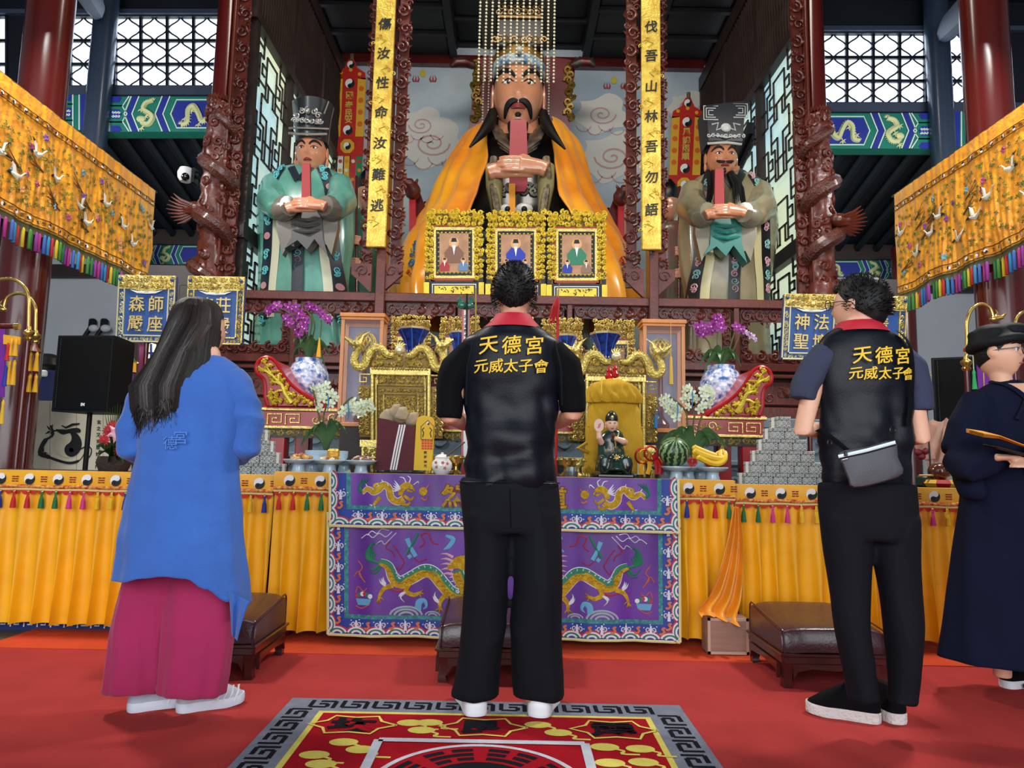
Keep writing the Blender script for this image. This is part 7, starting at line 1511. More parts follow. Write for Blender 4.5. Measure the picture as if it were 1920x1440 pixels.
# embroidered side valances with tassel fringe
def valance(X, s, y0, y1, zt, zb, lab):
    root = thing('embroidered_valance', (X, (y0 + y1) / 2, zb - .16), lab, 'valance'); L = y1 - y0
    def surf(u, v, w=0.0):
        y = y1 - u; t = v / (zt - zb); g = .0045 * sin(u * 95 + 7 * noise.noise((u * 4, t * 1.2, s))) * (.2 + t) + .014 * rdg(Vector((u, 0, t)), 5, 1, 1.1, s) * (.25 + t) + .008 * noise.noise((u * 16, t * 3, s)) + .03 * noise.noise((u * 2.2, t * 1.2, 5 * s)) * t
        return Vector((X - s * (g + w), y, zt - v - .025 * t * noise.noise((u * 2.5, 7, s))))
    H = zt - zb; q = MB(); q.grid(lambda a, b: surf(a * L, b * H), 420, 18); obj('silk_panel', q, mat('amber_sheen_silk', '#f6ac22', .3, color2='#e2901a', vscale=9, sheen=.1, bump=.35, bscale=26), root, sharp=80)  # shimmer of the silk put into the colour as two-tone noise
    rg = random.Random(21 + s); lines = MB(); wq, bq = MB(), MB()
    for v in (.12, .165, H - .075, H - .012):
        lines.tube([surf(L * i / 90, v, .006) for i in range(91)], .004, 4)
    for row in (.143, H - .043):
        n = int(L / .12)
        for i in range(n):
            u = (i + .5) * L / n; m0 = lambda a, b, w=0.0, u=u, row=row: surf(u + a, row + b, .008 + w); taiji(wq, bq, m0, 0, 0, .016, 0, rg.uniform(0, 6))
            for k in (-1, 0, 1): bq.strip([(u + .045, row + k * .01), (u + .075, row + k * .01)], .005, surf, .008)
    obj('border_lines', lines, mat('brown_cording', '#6e4a18', .6), root, kind='stuff'); obj('taiji_white', wq, M_WHITE, root, kind='stuff'); obj('taiji_black', bq, M_INK, root, kind='stuff')
    gq = MB()
    for i in range(520):
        u, v = rg.uniform(.05, L - .05), rg.uniform(.22, H - .12); gq.mi = rg.choice((0, 0, 1))
        for k in range(5): leaf(gq, surf, u, v, k * 1.26 + rg.random(), .022, .005, .004, .01)
    obj('pine_tufts', gq, [mat('moss_thread', '#7c7a1c', .6), mat('dark_green_thread', '#4d5a24', .6)], root, kind='stuff')
    for i in range(26):
        u, v = rg.uniform(.1, L - .1), rg.uniform(.24, H - .14); q = MB()
        for k in range(6): leaf(q, surf, u, v, k * 1.05, .035, .014, .006, .012)
        obj('flower', q, mat('flower_thread%d' % (i % 4), ('#a8467c', '#6a9aa8', '#c98a5a', '#7a4a90')[i % 4], .6), root)
    for i in range(14):
        u, v = rg.uniform(.1, L - .25), rg.uniform(H * .35, H - .14); q = MB(); a = rg.uniform(-.4, .4)
        for b in (-.5, 0, .5): q.strip([(u, v), (u + .07, v - .03 + b * .02), (u + .15, v - .07 + b * .09)], [.016, .011, .003], surf, .011, .004)
        obj('branch', q, mat('branch_thread', '#6e3f1c', .6), root)
    for i in range(13):
        u, v = L * (i + .5) / 13 + rg.uniform(-.06, .06), H * (.42 + .38 * ((i * 5) % 7) / 7); d = rg.choice((-1, 1)); q = MB()
        q.strip([(u - d * .06, v), (u, v + .01), (u + d * .05, v - .01)], [.012, .05, .02], surf, .014, .006); q.strip([(u + d * .04, v - .01), (u + d * .075, v - .05), (u + d * .1, v - .055)], [.016, .01, .004], surf, .014, .004)
        q.strip([(u - d * .02, v - .005), (u - d * .03, v - .06), (u - d * .06, v - .09)], [.03, .03, .004], surf, .015, .004); cr = obj('crane', q, mat('crane_white_thread', '#d6d2c2', .6), root)
        for fp, fw_ in (([(u - d * .05, v), (u - d * .09, v + .012)], [.03, .012]), ([(u - d * .05, v - .08), (u - d * .08, v - .1)], [.02, .003])): q = MB(); q.strip(fp, fw_, surf, .017, .003); obj('black_feather', q, M_INK, cr)
    q = MB(); q.tube([surf(L * i / 90, H + .004) for i in range(91)], .007, 5); obj('fringe_cord', q, mat('olive_cord', '#6f6a34', .7), root)
    q = MB(); q.grid(lambda a, b: surf(a * L, H + b * .06, -.002), 90, 1); obj('fringe_net', q, mat('olive_net', '#5c5a3c', .8), root)
    cols = ['#2a7fb0', '#3a5fa8', '#a8287a', '#8a2f8c', '#1d6b38', '#3f7d2c', '#c9b01c', '#b3201e']; n = int(L / .046)
    for i in range(n):
        u = (i + .5) * L / n; p = surf(u, H + .035); c = cols[(i * 1) % 8]; key = 'ft' + c
        if key not in TS:
            q = MB(); q.lathe((0, 0, 0), [(.003, 0), (.009, -.008), (.0125, -.02), (.0135, -.15), (.012, -.152)], 8); TS[key] = obj('fringe_tassel', q, mat('fringe_thread' + c, c, .7), None); o = TS[key]; o.parent = root; o.location = p - root.location
        else: inst(TS[key], root, p - root.location)
    q = MB(); q.cyl((X + s * .02, y0, zt + .005), (X + s * .02, y1 + .06, zt + .005), .014, n=8); obj('rail', q, M_WOODD, root)
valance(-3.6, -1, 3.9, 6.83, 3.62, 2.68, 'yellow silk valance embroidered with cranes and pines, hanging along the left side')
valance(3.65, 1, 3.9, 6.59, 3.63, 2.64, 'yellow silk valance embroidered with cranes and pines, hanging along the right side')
# blue signboards on poles
def signboard(x0, x1, y0, y1, chars, lab, silver, tail=True):
    Y = 5.5; mp0 = frontr(Y, x0); W, h = x1 - x0, y1 - y0; mp = lambda u, v, w=0.0: mp0(x0 + u * W - (v - .0) * 6, y0 + v * h, w)
    b = mp(.5, 1.0); root = thing('signboard', (b.x, Y, 0.0), lab, 'sign'); mb_ = mat('sign_blue', '#1f4a8c' if silver else '#28379c', .35, coat=.3); mf = mat('silver_gilt', '#cfc9a0', .35, .4) if silver else M_GOLD
    R = lambda a, b_, c, d: [(a, c), (b_, c), (b_, d), (a, d)]
    q = MB(); q.prism(R(0, 1, 0, 1), mp, -.03, 0); obj('board', q, mb_, root)
    for r in (R(0, .02, 0, 1), R(.98, 1, 0, 1), R(0, 1, .975, 1), R(.105, .125, .2, .91), R(.875, .895, .2, .91), R(.105, .895, .89, .91)): q = MB(); q.prism(r, mp, 0, .014); obj('frame_strip', q, mf, root)
    q = MB(); rg = random.Random(int(x0)); tr = .006
    scrollfill(q, mp, .03, .24, .1, .96, .075, tr, rg, .004); scrollfill(q, mp, .9, .24, .97, .96, .075, tr, rg, .004); scrollfill(q, mp, .1, .92, .9, .97, .06, tr * .8, rg, .004)
    obj('border_scroll', q, mf, root, kind='stuff')
    q = MB(); q.prism([(0, -.01), (1, -.01), (1, .2), (.75, .2), (.6, .235), (.4, .235), (.25, .2), (0, .2)], mp, 0, .012); tp = obj('crest_panel', q, M_GOLD, root)
    q = MB(); scrollfill(q, mp, .02, .0, .98, .19, .085, .009, rg, .014); q.ball(mp(.5, .15, .025), .022, 10, 7); obj('crest_carving', q, M_GOLD, tp, kind='stuff')
    for a in (.05, .95): q = MB(); q.ball(mp(a, .06, .025), .014, 8, 6); obj('blue_stud', q, mb_, tp)
    q = MB(); q.strip([(.22, .215), (.34, .25), (.5, .255), (.66, .25), (.78, .215)], [.005, .03, .035, .03, .005], mp, .015, .004); obj('white_trim', q, M_WHITE, root)
    for ch, u, v in chars:
        q = MB(); vs, fs = glyphs(ch, .008, True); sz = .28; cx = sum(p[0] for p in vs) / len(vs); lo = min(p[0] for p in vs); hi = max(p[0] for p in vs); lb = min(p[1] for p in vs); hb = max(p[1] for p in vs)
        q.add([mp(u + (p[0] - (lo + hi) / 2) * sz, v - (p[1] - (lb + hb) / 2) * sz * W / h * 1.06, .002 + .012 * p[2]) for p in vs], fs); obj('character', q, mat('champagne_gilt', '#d9bf7c', .35, .45), root)
    q = MB(); q.cyl((b.x, Y + .03, 0), (b.x, Y + .03, b.z + .3), .018, n=12); obj('pole', q, M_COLUMN, root); q = MB(); q.lathe((b.x, Y + .03, 0), [(.14, 0), (.14, .02), (.03, .05)], 18); obj('foot', q, M_COLUMN, root)
signboard(224, 331, 517, 641, [('師', .68, .42), ('座', .67, .72), ('森', .34, .42), ('嚴', .33, .72)], 'blue signboard with four gilt characters, leftmost, beside the loudspeaker', True)
signboard(354, 460, 519, 645, [('莊', .64, .42), ('嚴', .64, .72), ('壇', .33, .42), ('宇', .33, .72)], 'blue signboard partly hidden by the head of the woman', False)
signboard(1470, 1577, 552, 674, [('法', .67, .42), ('壇', .66, .72), ('神', .33, .42), ('聖', .33, .72)], 'blue signboard with gilt characters left of the bespectacled man\'s shoulder', True)
signboard(1592, 1700, 555, 690, [('清', .56, .4), ('靜', .56, .72)], 'blue signboard mostly hidden behind the bespectacled man\'s head', False)
# loudspeakers on stands
M_SPK = mat('black_speaker_grille', '#08090b', .75, bump=.35, bscale=240, spec=.15); M_SPB = mat('black_speaker_shell', '#0a0b0d', .6, spec=.25)
def loudspeaker(px, py, Y, W, Hh, D, rz, lab, logo):
    c = at(px, py, Y); root = thing('loudspeaker', (c.x, c.y, 0), lab, 'loudspeaker'); M = Matrix.Rotation(rz, 3, 'Z')
    T = lambda x, y, z: c + M @ Vector((x, y, z))
    q = MB(); pr = [(-W / 2, 0), (W / 2, 0), (W / 2, .04), (W * .36, D), (-W * .36, D), (-W / 2, .04)]
    q.loft([[T(x, y, -Hh / 2) for x, y in pr], [T(x, y, Hh / 2) for x, y in pr]]); obj('cabinet', q, M_SPB, root, sharp=20)
    q = MB(); n = 9; q.grid(lambda u, v: T((u - .5) * (W - .03), -.002 - .012 * sin(pi * u) ** .5, (.5 - v) * (Hh - .03)), n, 2); obj('grille', q, M_SPK, root)
    q = MB()
    for i in range(40): q.ball(T(-W / 2 + .035, -.012, (.5 - i / 39) * (Hh - .06)), .0028, 5, 4)
    obj('perforations', q, mat('grille_dot', '#4a4f55', .5), root, kind='stuff')
    if logo:
        lm = lambda u, v, w=0.0: T(u, -.016 - w, v); q = MB(); q.text('IM', lm, .0 + W * .08, -Hh / 2 + .05, .03, 0, .002, .03, vdir=1); obj('logo', q, M_WHITE, root)
    q = MB(); q.cyl((c.x, c.y + D * .4, .35), (c.x, c.y + D * .4, c.z - Hh / 2), .017, n=12); obj('stand_pole', q, M_SPB, root)
    for k in range(3): a = k * 2.1 + .4; q = MB(); q.tube([(c.x, c.y + D * .4, .5), (c.x + .36 * cos(a), c.y + D * .4 + .36 * sin(a), .015)], .012, 8); obj('stand_leg', q, M_SPB, root)
loudspeaker(155, 700, 5.0, .43, .545, .32, radians(-7), 'black loudspeaker on a pole stand at the left, before the grey wall', True)
loudspeaker(1803, 735, 5.15, .36, .52, .3, radians(-26), 'black loudspeaker at the right, half hidden behind the robed woman', False)
# brass hooked standards with hangings
def tasselset(root, p, cols, n, L, r, spread):
    for i in range(n):
        c = cols[i % len(cols)]; q = MB(); a = Vector(p) + Vector(((i - (n - 1) / 2) * spread, 0, 0)); q.lathe(a, [(.003, .02), (r * .7, .0), (r * .6, -.02), (r * 1.1, -L), (r, -L)], 9); obj('tassel', q, mat('hang_thread' + c, c, .7), root)
def standard(px, ytop, yk, Y, s, arch, lab, finial=True):
    k = at(px, yk, Y); root = thing('hooked_standard', (k.x, Y, 0), lab, 'standard')
    q = MB(); q.cyl((k.x, Y, .02), (k.x, Y, k.z), .017, n=12); obj('pole', q, M_COLUMN, root); q = MB(); q.lathe((k.x, Y, 0), [(.13, 0), (.13, .03), (.03, .06)], 16); obj('foot', q, M_COLUMN, root)
    q = MB(); q.lathe((k.x, Y, k.z), [(.018, -.02), (.03, -.005), (.02, .01), (.034, .03), (.034, .045), (.016, .06), (.014, .08)], 16); obj('knob', q, M_BRASS, root)
    pts = smoothpath([tuple(at(a, b, Y)) for a, b in arch], 6); q = MB(); q.tube(pts, .012, 10); obj('hook', q, M_BRASS, root)
    e = Vector(pts[-1]); q = MB(); q.ball(e, (.03, .022, .022), 8, 6); q.tube([e, e + Vector((s * .05, -.01, .01)), e + Vector((s * .08, -.01, .04))], [.02, .016, .006], 7); q.tube([e, e + Vector((s * .03, 0, .04)), e + Vector((s * .01, 0, .07))], [.012, .01, .003], 6); obj('dragon_tip', remesh(q, .006, 1), M_BRASS, root)
    return root
r_ = standard(53, 520, 634, 4.75, -1, [(53, 630), (54, 590), (53, 552), (40, 532), (18, 523), (-12, 530), (-22, 560)], 'red pole with a tall brass hook at the far left, carrying purple hangings')
rod = at(8, 611, 4.7); q = MB(); q.cyl(at(-30, 611, 4.72), at(34, 612, 4.72), .018, n=10); obj('cross_rod', q, M_DRED, r_); q = MB(); q.cyl(at(28, 612, 4.72), at(36, 612, 4.72), .022, n=10); obj('rod_cap', q, M_BRASS, r_)
q = MB(); pm = frontr(4.71, 0); q.prism([(-40, 616), (11, 617), (9, 745), (-42, 740)], pm, 0, .006); obj('purple_banner', q, mat('violet_silk', '#7a1f9c', .5, var=.15, vscale=12), r_)
tasselset(r_, at(15, 648, 4.66), ['#c01c20'], 1, .1, .013, .03); tasselset(r_, at(11, 690, 4.66), ['#1f2f9a'], 1, .12, .014, .03); tasselset(r_, at(26, 640, 4.68), ['#e0a51c', '#e0a51c'], 2, .1, .016, .03); tasselset(r_, at(23, 680, 4.68), ['#e0a51c', '#e0a51c'], 2, .15, .016, .03); tasselset(r_, at(6, 755, 4.66), ['#e0b22c'], 1, .14, .014, .03)
q = MB(); q.prism([(10, 628), (42, 632), (40, 646), (10, 646)], pm, .01, .02); obj('yellow_collar', q, M_YSILK, r_)
r_ = standard(66, 560, 640, 5.0, -1, [(66, 636), (67, 600), (66, 575), (54, 556), (34, 550), (14, 558), (6, 580)], 'second red pole with a brass hook at the left, hung with pairs of yellow tassels')
q = MB(); q.lathe(at(64, 652, 4.92), [(.05, -.03), (.045, -.02), (.02, .01), (.008, .04)], 12); obj('cap', q, mat('cap_brown', '#6a3320', .4, coat=.3), r_)
tasselset(r_, at(64, 664, 4.9), ['#e8ad1c', '#e8ad1c'], 2, .12, .017, .042); tasselset(r_, at(62, 706, 4.9), ['#e8ad1c', '#e8ad1c'], 2, .11, .016, .042)
r_ = standard(1812, 570, 690, 4.6, 1, [(1812, 686), (1813, 640), (1813, 605), (1822, 580), (1840, 570), (1856, 578), (1863, 598)], 'red pole with a brass hook at the right, above the robed woman\'s cap')
q = MB(); q.cyl(at(1808, 656, 4.56), at(1900, 662, 4.56), .014, n=10); obj('cross_rod', q, M_RED, r_); pm = frontr(4.55, 1840); q = MB(); q.prism([(1829, 662), (1900, 664), (1898, 740), (1834, 738)], pm, 0, .006); obj('purple_banner', q, mat('violet_silk', '#7a1f9c'), r_)
q = MB(); q.strip([(1842, 672), (1844, 738)], 1.5, pm, .008); obj('gold_line', q, M_GOLDY, r_); tasselset(r_, at(1826, 698, 4.5), ['#2fa85c'], 1, .11, .014, .03)
q = MB(); q.tube([at(1824, 660, 4.5), at(1826, 698, 4.5)], .003, 5); obj('cord', q, mat('pale_cord', '#cfcf9a', .7), r_)
r_ = standard(1902, 570, 680, 5.0, 1, [(1902, 676), (1903, 620), (1906, 598), (1916, 586), (1932, 584), (1944, 596)], 'brass hook at the far right edge, mostly hidden by the robed woman')
# clutter on the left
Yp = 6.1; pm = frontr(Yp, 120); root = thing('calligraphy_screen', pm(125, pyz(125, 0, Yp)), 'pale tiled screen painted with a black dragon taiji and brush writing, behind the left table', 'screen')
for k in range(4): q = MB(); a = 44 + k * 50; q.prism([(a, 752), (a + 49, 752), (a + 49, 905), (a, 905)], pm, -.03, 0); obj('panel', q, mat('ivory_tile', '#d8d0ba', .45, var=.06), root)
q = MB(); q.prism([(40, 905), (248, 905), (248, pyz(144, 0, Yp)), (40, pyz(144, 0, Yp))], pm, -.03, 0); obj('base', q, mat('ivory_tile', '#d8d0ba'), root)
wq, bq = MB(), MB(); taiji(wq, bq, pm, 128, 832, 26, .003, rot=.5, vd=-1); obj('taiji_pale', wq, mat('ivory_tile2', '#cfc6ae', .5), root); obj('taiji_black', bq, M_INK, root)
q = MB(); q.strip(smoothpath([(95, 798), (100, 815), (86, 826), (78, 840), (76, 852), (88, 856), (104, 862), (130, 868), (150, 862), (160, 846)], 4), [4] * 8 + [8] * 14 + [5] * 10 + [1.5] * 5, pm, .004); q.strip(smoothpath([(105, 806), (120, 810), (140, 806), (152, 808)], 4), [3, 4, 6, 9, 10, 8, 8, 8, 8, 9, 9, 7, 3], pm, .004); q.strip([(116, 798), (124, 802), (136, 796), (150, 794)], [2, 4, 5, 3], pm, .004); q.strip(smoothpath([(150, 842), (164, 836), (172, 842), (168, 856), (158, 858)], 3), 2.2, pm, .004)
for a in (0, 1.3, 2.6, 4, 5): leaf(q, pm, 96, 808, a, 14, 2, .001, .004); leaf(q, pm, 80, 850, a, 11, 2, .001, .004)
obj('ink_dragon', q, M_INK, root, kind='stuff')
for i, ch in enumerate('上善若水水善利萬物'): q = MB(); q.text(ch, pm, 62 - i * .6, 784 + i * 12, 10, .001, .003, .03); obj('character', q, M_INK, root)
for i, ch in enumerate('玄之又玄眾妙之門'): q = MB(); q.text(ch, pm, 186 - i * .5, 790 + i * 12, 8, .001, .003, .02); obj('character', q, M_INK, root)
c = at(84, 745, 6.5); root = thing('draped_drum', (c.x, 6.5, 0), 'dark blue draped drum with a black rim behind the left loudspeaker', 'drum'); q = MB(); q.lathe((c.x, 6.5, 0), [(.24, 0), (.22, 1.0), (.16, 1.5), (.15, c.z + .24)], 20); obj('drape', q, mat('navy_drape', '#16255f', .7), root); q = MB(); q.lathe((c.x, 6.5, c.z + .24), [(.15, 0), (.17, .05), (.14, .12), (.05, .16), (.002, .165)], 20); obj('black_top', q, M_BLACK, root); q = MB(); q.box((c.x + .05, 6.32, c.z + .2), (.12, .05, .06), rz=.3, ch=.01); obj('white_cloth', q, M_WHITE, root)
c = at(232, 690, 5.95); root = thing('ritual_canopy', (c.x, 5.95, 0), 'small ritual canopy with a green peak and yellow border, left of the woman\'s shoulder', 'canopy'); k = 5.95 / F
q = MB(); q.lathe((c.x, 5.95, c.z), [(24 * k, 12 * k), (20 * k, 16 * k), (12 * k, 30 * k), (4 * k, 40 * k), (1 * k, 44 * k)], 6); obj('peak', q, mat('bottle_green_felt', '#1f5a44', .7), root)
q = MB(); q.lathe((c.x, 5.95, c.z), [(23 * k, 12 * k), (24 * k, -8 * k)], 6, cap=False); obj('yellow_border', q, M_YSILK, root); q = MB(); q.lathe((c.x, 5.95, c.z), [(21 * k, -8 * k), (21 * k, -26 * k)], 6, cap=False); obj('purple_drape', q, mat('violet_silk', '#7a1f9c'), root)
q = MB(); q.cyl((c.x, 5.95, 0), (c.x, 5.95, c.z + 44 * k), .014, n=10); obj('pole', q, M_COLUMN, root)
for j in range(6): a = j * pi / 3; q = MB(); q.tube([(c.x + 24 * k * cos(a), 5.95 + 24 * k * sin(a), c.z + 12 * k), (c.x + 30 * k * cos(a), 5.95 + 30 * k * sin(a), c.z + 14 * k), (c.x + 33 * k * cos(a), 5.95 + 33 * k * sin(a), c.z + 20 * k)], .006, 6); obj('gilt_rib', q, M_BRASS, root)
tasselset(root, (c.x, 5.85, c.z - 30 * k), ['#e0a51c'] * 4, 4, .12, .02, .05)
c = spot(214, 4.4); root = thing('flower_arrangement', c, 'arrangement of red gerberas, a pink lily and palm leaves beside the woman', 'flowers'); q = MB(); q.lathe(c, [(.08, 0), (.1, .05), (.09, .09), (.07, .09)], 18); obj('basket', q, mat('dark_basket', '#3a2a20', .8, bump=.5, bscale=60), root); top = c + Vector((0, 0, .08))
for i in range(11): e = at(196 + i * 5, 757 + abs(i - 5) * 3, 4.4); q = MB(); q.tube([top, top.lerp(e, .6), e], [(.004, .002), (.008, .002), (.001, .001)], 4); obj('palm_blade', q, mat('palm_green', '#3f6a34', .5), root)
for a, b, col in ((212, 800, '#b8141c'), (232, 794, '#c01c20'), (196, 825, '#b3141c'), (226, 846, '#c8321c'), (204, 808, '#a81420'), (240, 820, '#c01c20')):
    p = at(a, b, 4.3); q = MB(); fm_ = lambda u, v, w=0.0, p=p: p + Vector((u, -w, v))
    for j in range(14): leaf(q, fm_, 0, 0, j * 2 * pi / 14, .042, .009, .004, .004 + .002 * (j % 2))
    q.ball(p + Vector((0, -.006, 0)), (.012, .008, .012), 8, 5); obj('gerbera', q, mat('gerbera' + col, col, .6), root); q = MB(); q.tube([top, p], .004, 5); obj('flower_stem', q, M_STEM, root)
p = at(220, 812, 4.27); q = MB(); fm_ = lambda u, v, w=0.0: p + Vector((u, -w, v))
for j in range(6): leaf(q, fm_, 0, 0, j * pi / 3 + .3, .065, .018, .012, .006)
obj('lily', q, mat('pink_lily', '#e3a8b8', .5), root)
for a, b, w in ((190, 855, .04), (205, 872, .05), (235, 870, .05), (185, 840, .035), (245, 860, .05), (220, 866, .05)): bigleaf(root, top, at(a, b, 4.28), w, M_LEAF, .03)
for px, lab in ((176, 'grey wall lamp with a black hose on the plaster wall'), (198, 'black cable box on the plaster wall above the loudspeaker')):
    c = at(px, 608, 10.95); root = thing('wall_fitting', c, lab, 'wall fitting'); q = MB(); q.box(c + Vector((0, -.04, 0)), (.1, .08, .16), ch=.02); q.tube([c + Vector((0, -.06, -.05)), c + Vector((-.06, -.1, -.2)), c + Vector((-.08, -.05, -.6))], .035, 8); obj('casing', q, M_SPB, root); q = MB(); q.ball(c + Vector((.05, -.08, -.08)), (.08, .05, .06), 10, 7); obj('lamp_head', q, mat('light_grey_plastic', '#b9bcc0', .5), root)
c = at(348, 330, 6.95); root = thing('security_camera', c, 'white dome security camera on a bracket beside the left dragon column', 'camera'); k = 7 / F
q = MB(); q.lathe(c + Vector((0, 0, -.06)), [(.002, 0), (.05, .0), (.075, .04), (.08, .09), (.06, .14), (.002, .155)], 20); obj('housing', q, mat('white_plastic', '#e6e6e8', .35), root); q = MB(); q.ball(c + Vector((.02, -.045, -.025)), (.042, .04, .045), 12, 8); obj('lens_dome', q, mat('black_glass', '#08080a', .08, coat=.6), root)
q = MB(); q.bx(c.x + .08, c.x + .11, 6.9, 7.0, c.z - .08, c.z + .07); q.tube([c + Vector((.1, 0, .0)), c + Vector((.22, .0, -.06))], .018, 8); q.tube([c + Vector((.1, 0, .05)), c + Vector((.24, .0, -.02))], .01, 6); obj('bracket', q, M_SPB, root)
for s, X in ((-1, lambda x: x), (1, lambda x: 1947 - x)):
    Yd = 8.6; a, b = sorted((at(X(262), 600, Yd).x, at(X(452), 600, Yd).x)); q = MB(); q.bx(a, b, Yd, Yd + .06, 0, 3.35); dr = struct('door_%d' % (1 if s < 0 else 2), q, M_WOODD)
    for i in range(3):
        for z0, z1 in ((.3, 1.3), (1.45, 1.75), (1.9, 3.1)): q = MB(); x0 = lerp(a, b, (i + .12) / 3); x1 = lerp(a, b, (i + .88) / 3); q.bx(x0, x1, Yd - .02, Yd, z0, z1, ch=.012); obj('panel', q, M_WOODD, dr)
mp = frontr(8.1, 280); q = MB(); q.prism([(262, 720), (262, 660), (270, 648), (285, 643), (300, 648), (308, 660), (308, 720)], mp, -.02, 0); wn = struct('window_7', q, M_PANE2); q = MB()
for x in (272, 284, 296): q.tube([mp(x, 645, .01), mp(x, 720, .01)], .012, 5)
for y in (662, 674, 688, 702): q.tube([mp(262, y, .01), mp(308, y, .01)], .012, 5)
obj('glazing_bars', q, M_BEAMB, wn, kind='stuff')
q = MB(); mp = frontr(5.6, 268); q.prism([(262, 646), (272, 646), (270, 700), (260, 700)], mp, 0, .006); q.prism([(266, 700), (267, 700), (266, 900), (265, 900)], mp, 0, .006); obj('pennant', q, mat('pink_silk', '#d85a94', .5), label='narrow pink pennant left of the woman\'s hair', cat='pennant')
# right table clutter
c = spot(1762, 4.2); root = thing('cushion', c, 'red and yellow patchwork cushion under the wooden fish drum', 'cushion')
for k in range(8):
    a0, a1 = k * pi / 4, (k + 1) * pi / 4; q = MB(); q.loft([[c + Vector((r * cos(lerp(a0, a1, t)), r * sin(lerp(a0, a1, t)), z)) for t in (0, .5, 1)] for r, z in ((.04, .0), (.085, .006), (.1, .026), (.085, .046), (.02, .052))], cap=False, closed=False); obj('gore', q, mat('cushion_red', '#b01c24', .45) if k % 2 else mat('cushion_yellow', '#d9a83a', .45), root)
c2 = c + Vector((-.01, 0, .045)); root = thing('wooden_fish', c2, 'glossy brown wooden fish drum on a patchwork cushion', 'wooden fish drum'); q = MB(); q.ball(c2 + Vector((0, 0, .05)), (.06, .058, .052), 18, 12); obj('body', q, mat('chestnut_lacquer', '#5a2a16', .15, coat=.7, var=.2), root)
fm_ = local(c2 + Vector((0, -.05, .05)), (1, 0, 0), (0, 0, 1), (0, -1, 0)); q = MB(); volute(q, fm_, .012, .005, .024, 0, 1.4, 1, .005, .006, 6, 16); q.tube([fm_(-.04, -.02, -.01), fm_(0, -.032, .004), fm_(.04, -.02, -.01)], .006, 6); obj('carved_scroll', q, mat('paler_chestnut_lacquer', '#7a4426', .15, coat=.7), root)  # raised scroll in a paler chestnut than the drum body
q = MB(); p = spot(1722, 4.18, TZ2 + .07); q.tube([p, p + Vector((.12, 0, .004))], [.006, .006], 8); ml_ = obj('mallet', q, mat('pale_wood_stick', '#c9a070', .5), label='thin pale mallet lying left of the wooden fish drum', cat='mallet', origin=None)
q = MB(); q.box(spot(1735, 4.25) + Vector((0, 0, .035)), (.09, .09, .07), ch=.012); q2 = obj('incense_block', q, mat('dark_green_box', '#2a3a2c', .5, var=.3, vscale=20), label='dark green box under the thin mallet', cat='box')
c = spot(1752, 4.5); root = thing('bouquet', c, 'flower bouquet wrapped in crinkled pink-beige paper behind the man\'s arm', 'bouquet'); mpb = mat('blush_paper', '#dcae98', .6, var=.2, vscale=9, bump=.4, bscale=14)
for k, pts in enumerate((((1735, 865), (1716, 800), (1750, 786), (1760, 860)), ((1745, 868), (1742, 792), (1792, 780), (1775, 862)), ((1728, 862), (1712, 830), (1738, 808), (1755, 860)), ((1760, 868), (1770, 800), (1785, 830), (1768, 868)))):
    pm = frontr(4.5 - .03 * k, 1750); a, b, c_, d = [pm(*p) for p in pts]; q = MB()
    q.grid(lambda u, v: a.lerp(d, u).lerp(b.lerp(c_, u), v) + Vector((0, -.05 * sin(pi * u) * v + .012 * sin(u * 11 + k) * v, .01 * sin(u * 17) * v)), 14, 8); obj('paper_fold', q, mpb, root)
for a, b in ((1722, 848), (1728, 856), (1735, 846)): q = MB(); q.ball(at(a, b, 4.42), (.024, .022, .022), 9, 6); obj('rose', q, mat('dark_rose', '#7a1f24', .5), root)
q = MB(); q.cyl(at(1745, 866, 4.48), spot(1748, 4.5), .02, n=10); obj('handle', q, mpb, root)
p = at(1737, 704, 4.3); root = thing('lotus_finial', (p.x, 4.3, TZ2), 'gilt flower finial on a thin stem right of the bespectacled man', 'ornament'); q = MB(); q.tube([(p.x, 4.3, TZ2), (p.x - .01, 4.3, p.z)], .005, 6); obj('stem', q, M_BLACK, root); fm_ = lambda u, v, w=0.0: p + Vector((u, -w, v)); q = MB()
for j in range(9): leaf(q, fm_, 0, 0, j * .7, .035, .008, .006, 0)
obj('flower', q, M_GOLDY, root)
c = spot(1522, 4.5); q = MB(); q.lathe(c, [(.018, 0), (.018, .01), (.012, .015), (.012, .2), (.002, .205)], 12); obj('candle', q, M_RED, label='tall red candle between the box pyramid and the bespectacled man', cat='candle')
# rug
RX0, RX1, RY0, RY1 = -.865, .705, 1.43, 3.0; RW, RH = RX1 - RX0, RY1 - RY0
rm = lambda u, v, w=0.0: Vector((RX0 + u, RY0 + v, .018 + w))
rug = thing('rug', ((RX0 + RX1) / 2, (RY0 + RY1) / 2, .006), 'square rug with grey fret border and a taiji in its centre', 'rug')
M_RG = mat('rug_grey', '#7d8290', .95, var=.15, vscale=20, bump=.5, bscale=300, spec=.1); M_RK = mat('rug_black', '#15161c', .95, bump=.4, bscale=300, spec=.1); M_RR = mat('rug_red', '#a3101f', .95, var=.12, vscale=14, bump=.5, bscale=300, spec=.1); M_RY = mat('rug_yellow', '#d8c962', .95, var=.12, vscale=20, bump=.4, bscale=300, spec=.1); M_RWh = mat('rug_white', '#c4c6d0', .95, var=.15, vscale=16, bump=.4, bscale=300, spec=.1)
q = MB(); q.bx(RX0, RX1, RY0, RY1, .006, .018, ch=.004); obj('grey_border', q, M_RG, rug)
def rrect(nm, a, m, w, par=rug): q = MB(); q.flat([(a, a), (RW - a, a), (RW - a, RH - a), (a, RH - a)], rm, w); return obj(nm, q, m, par)
rrect('yellow_line', .15, M_RY, .0006); rf = rrect('red_field', .172, M_RR, .0012)
q = MB(); unit = .128
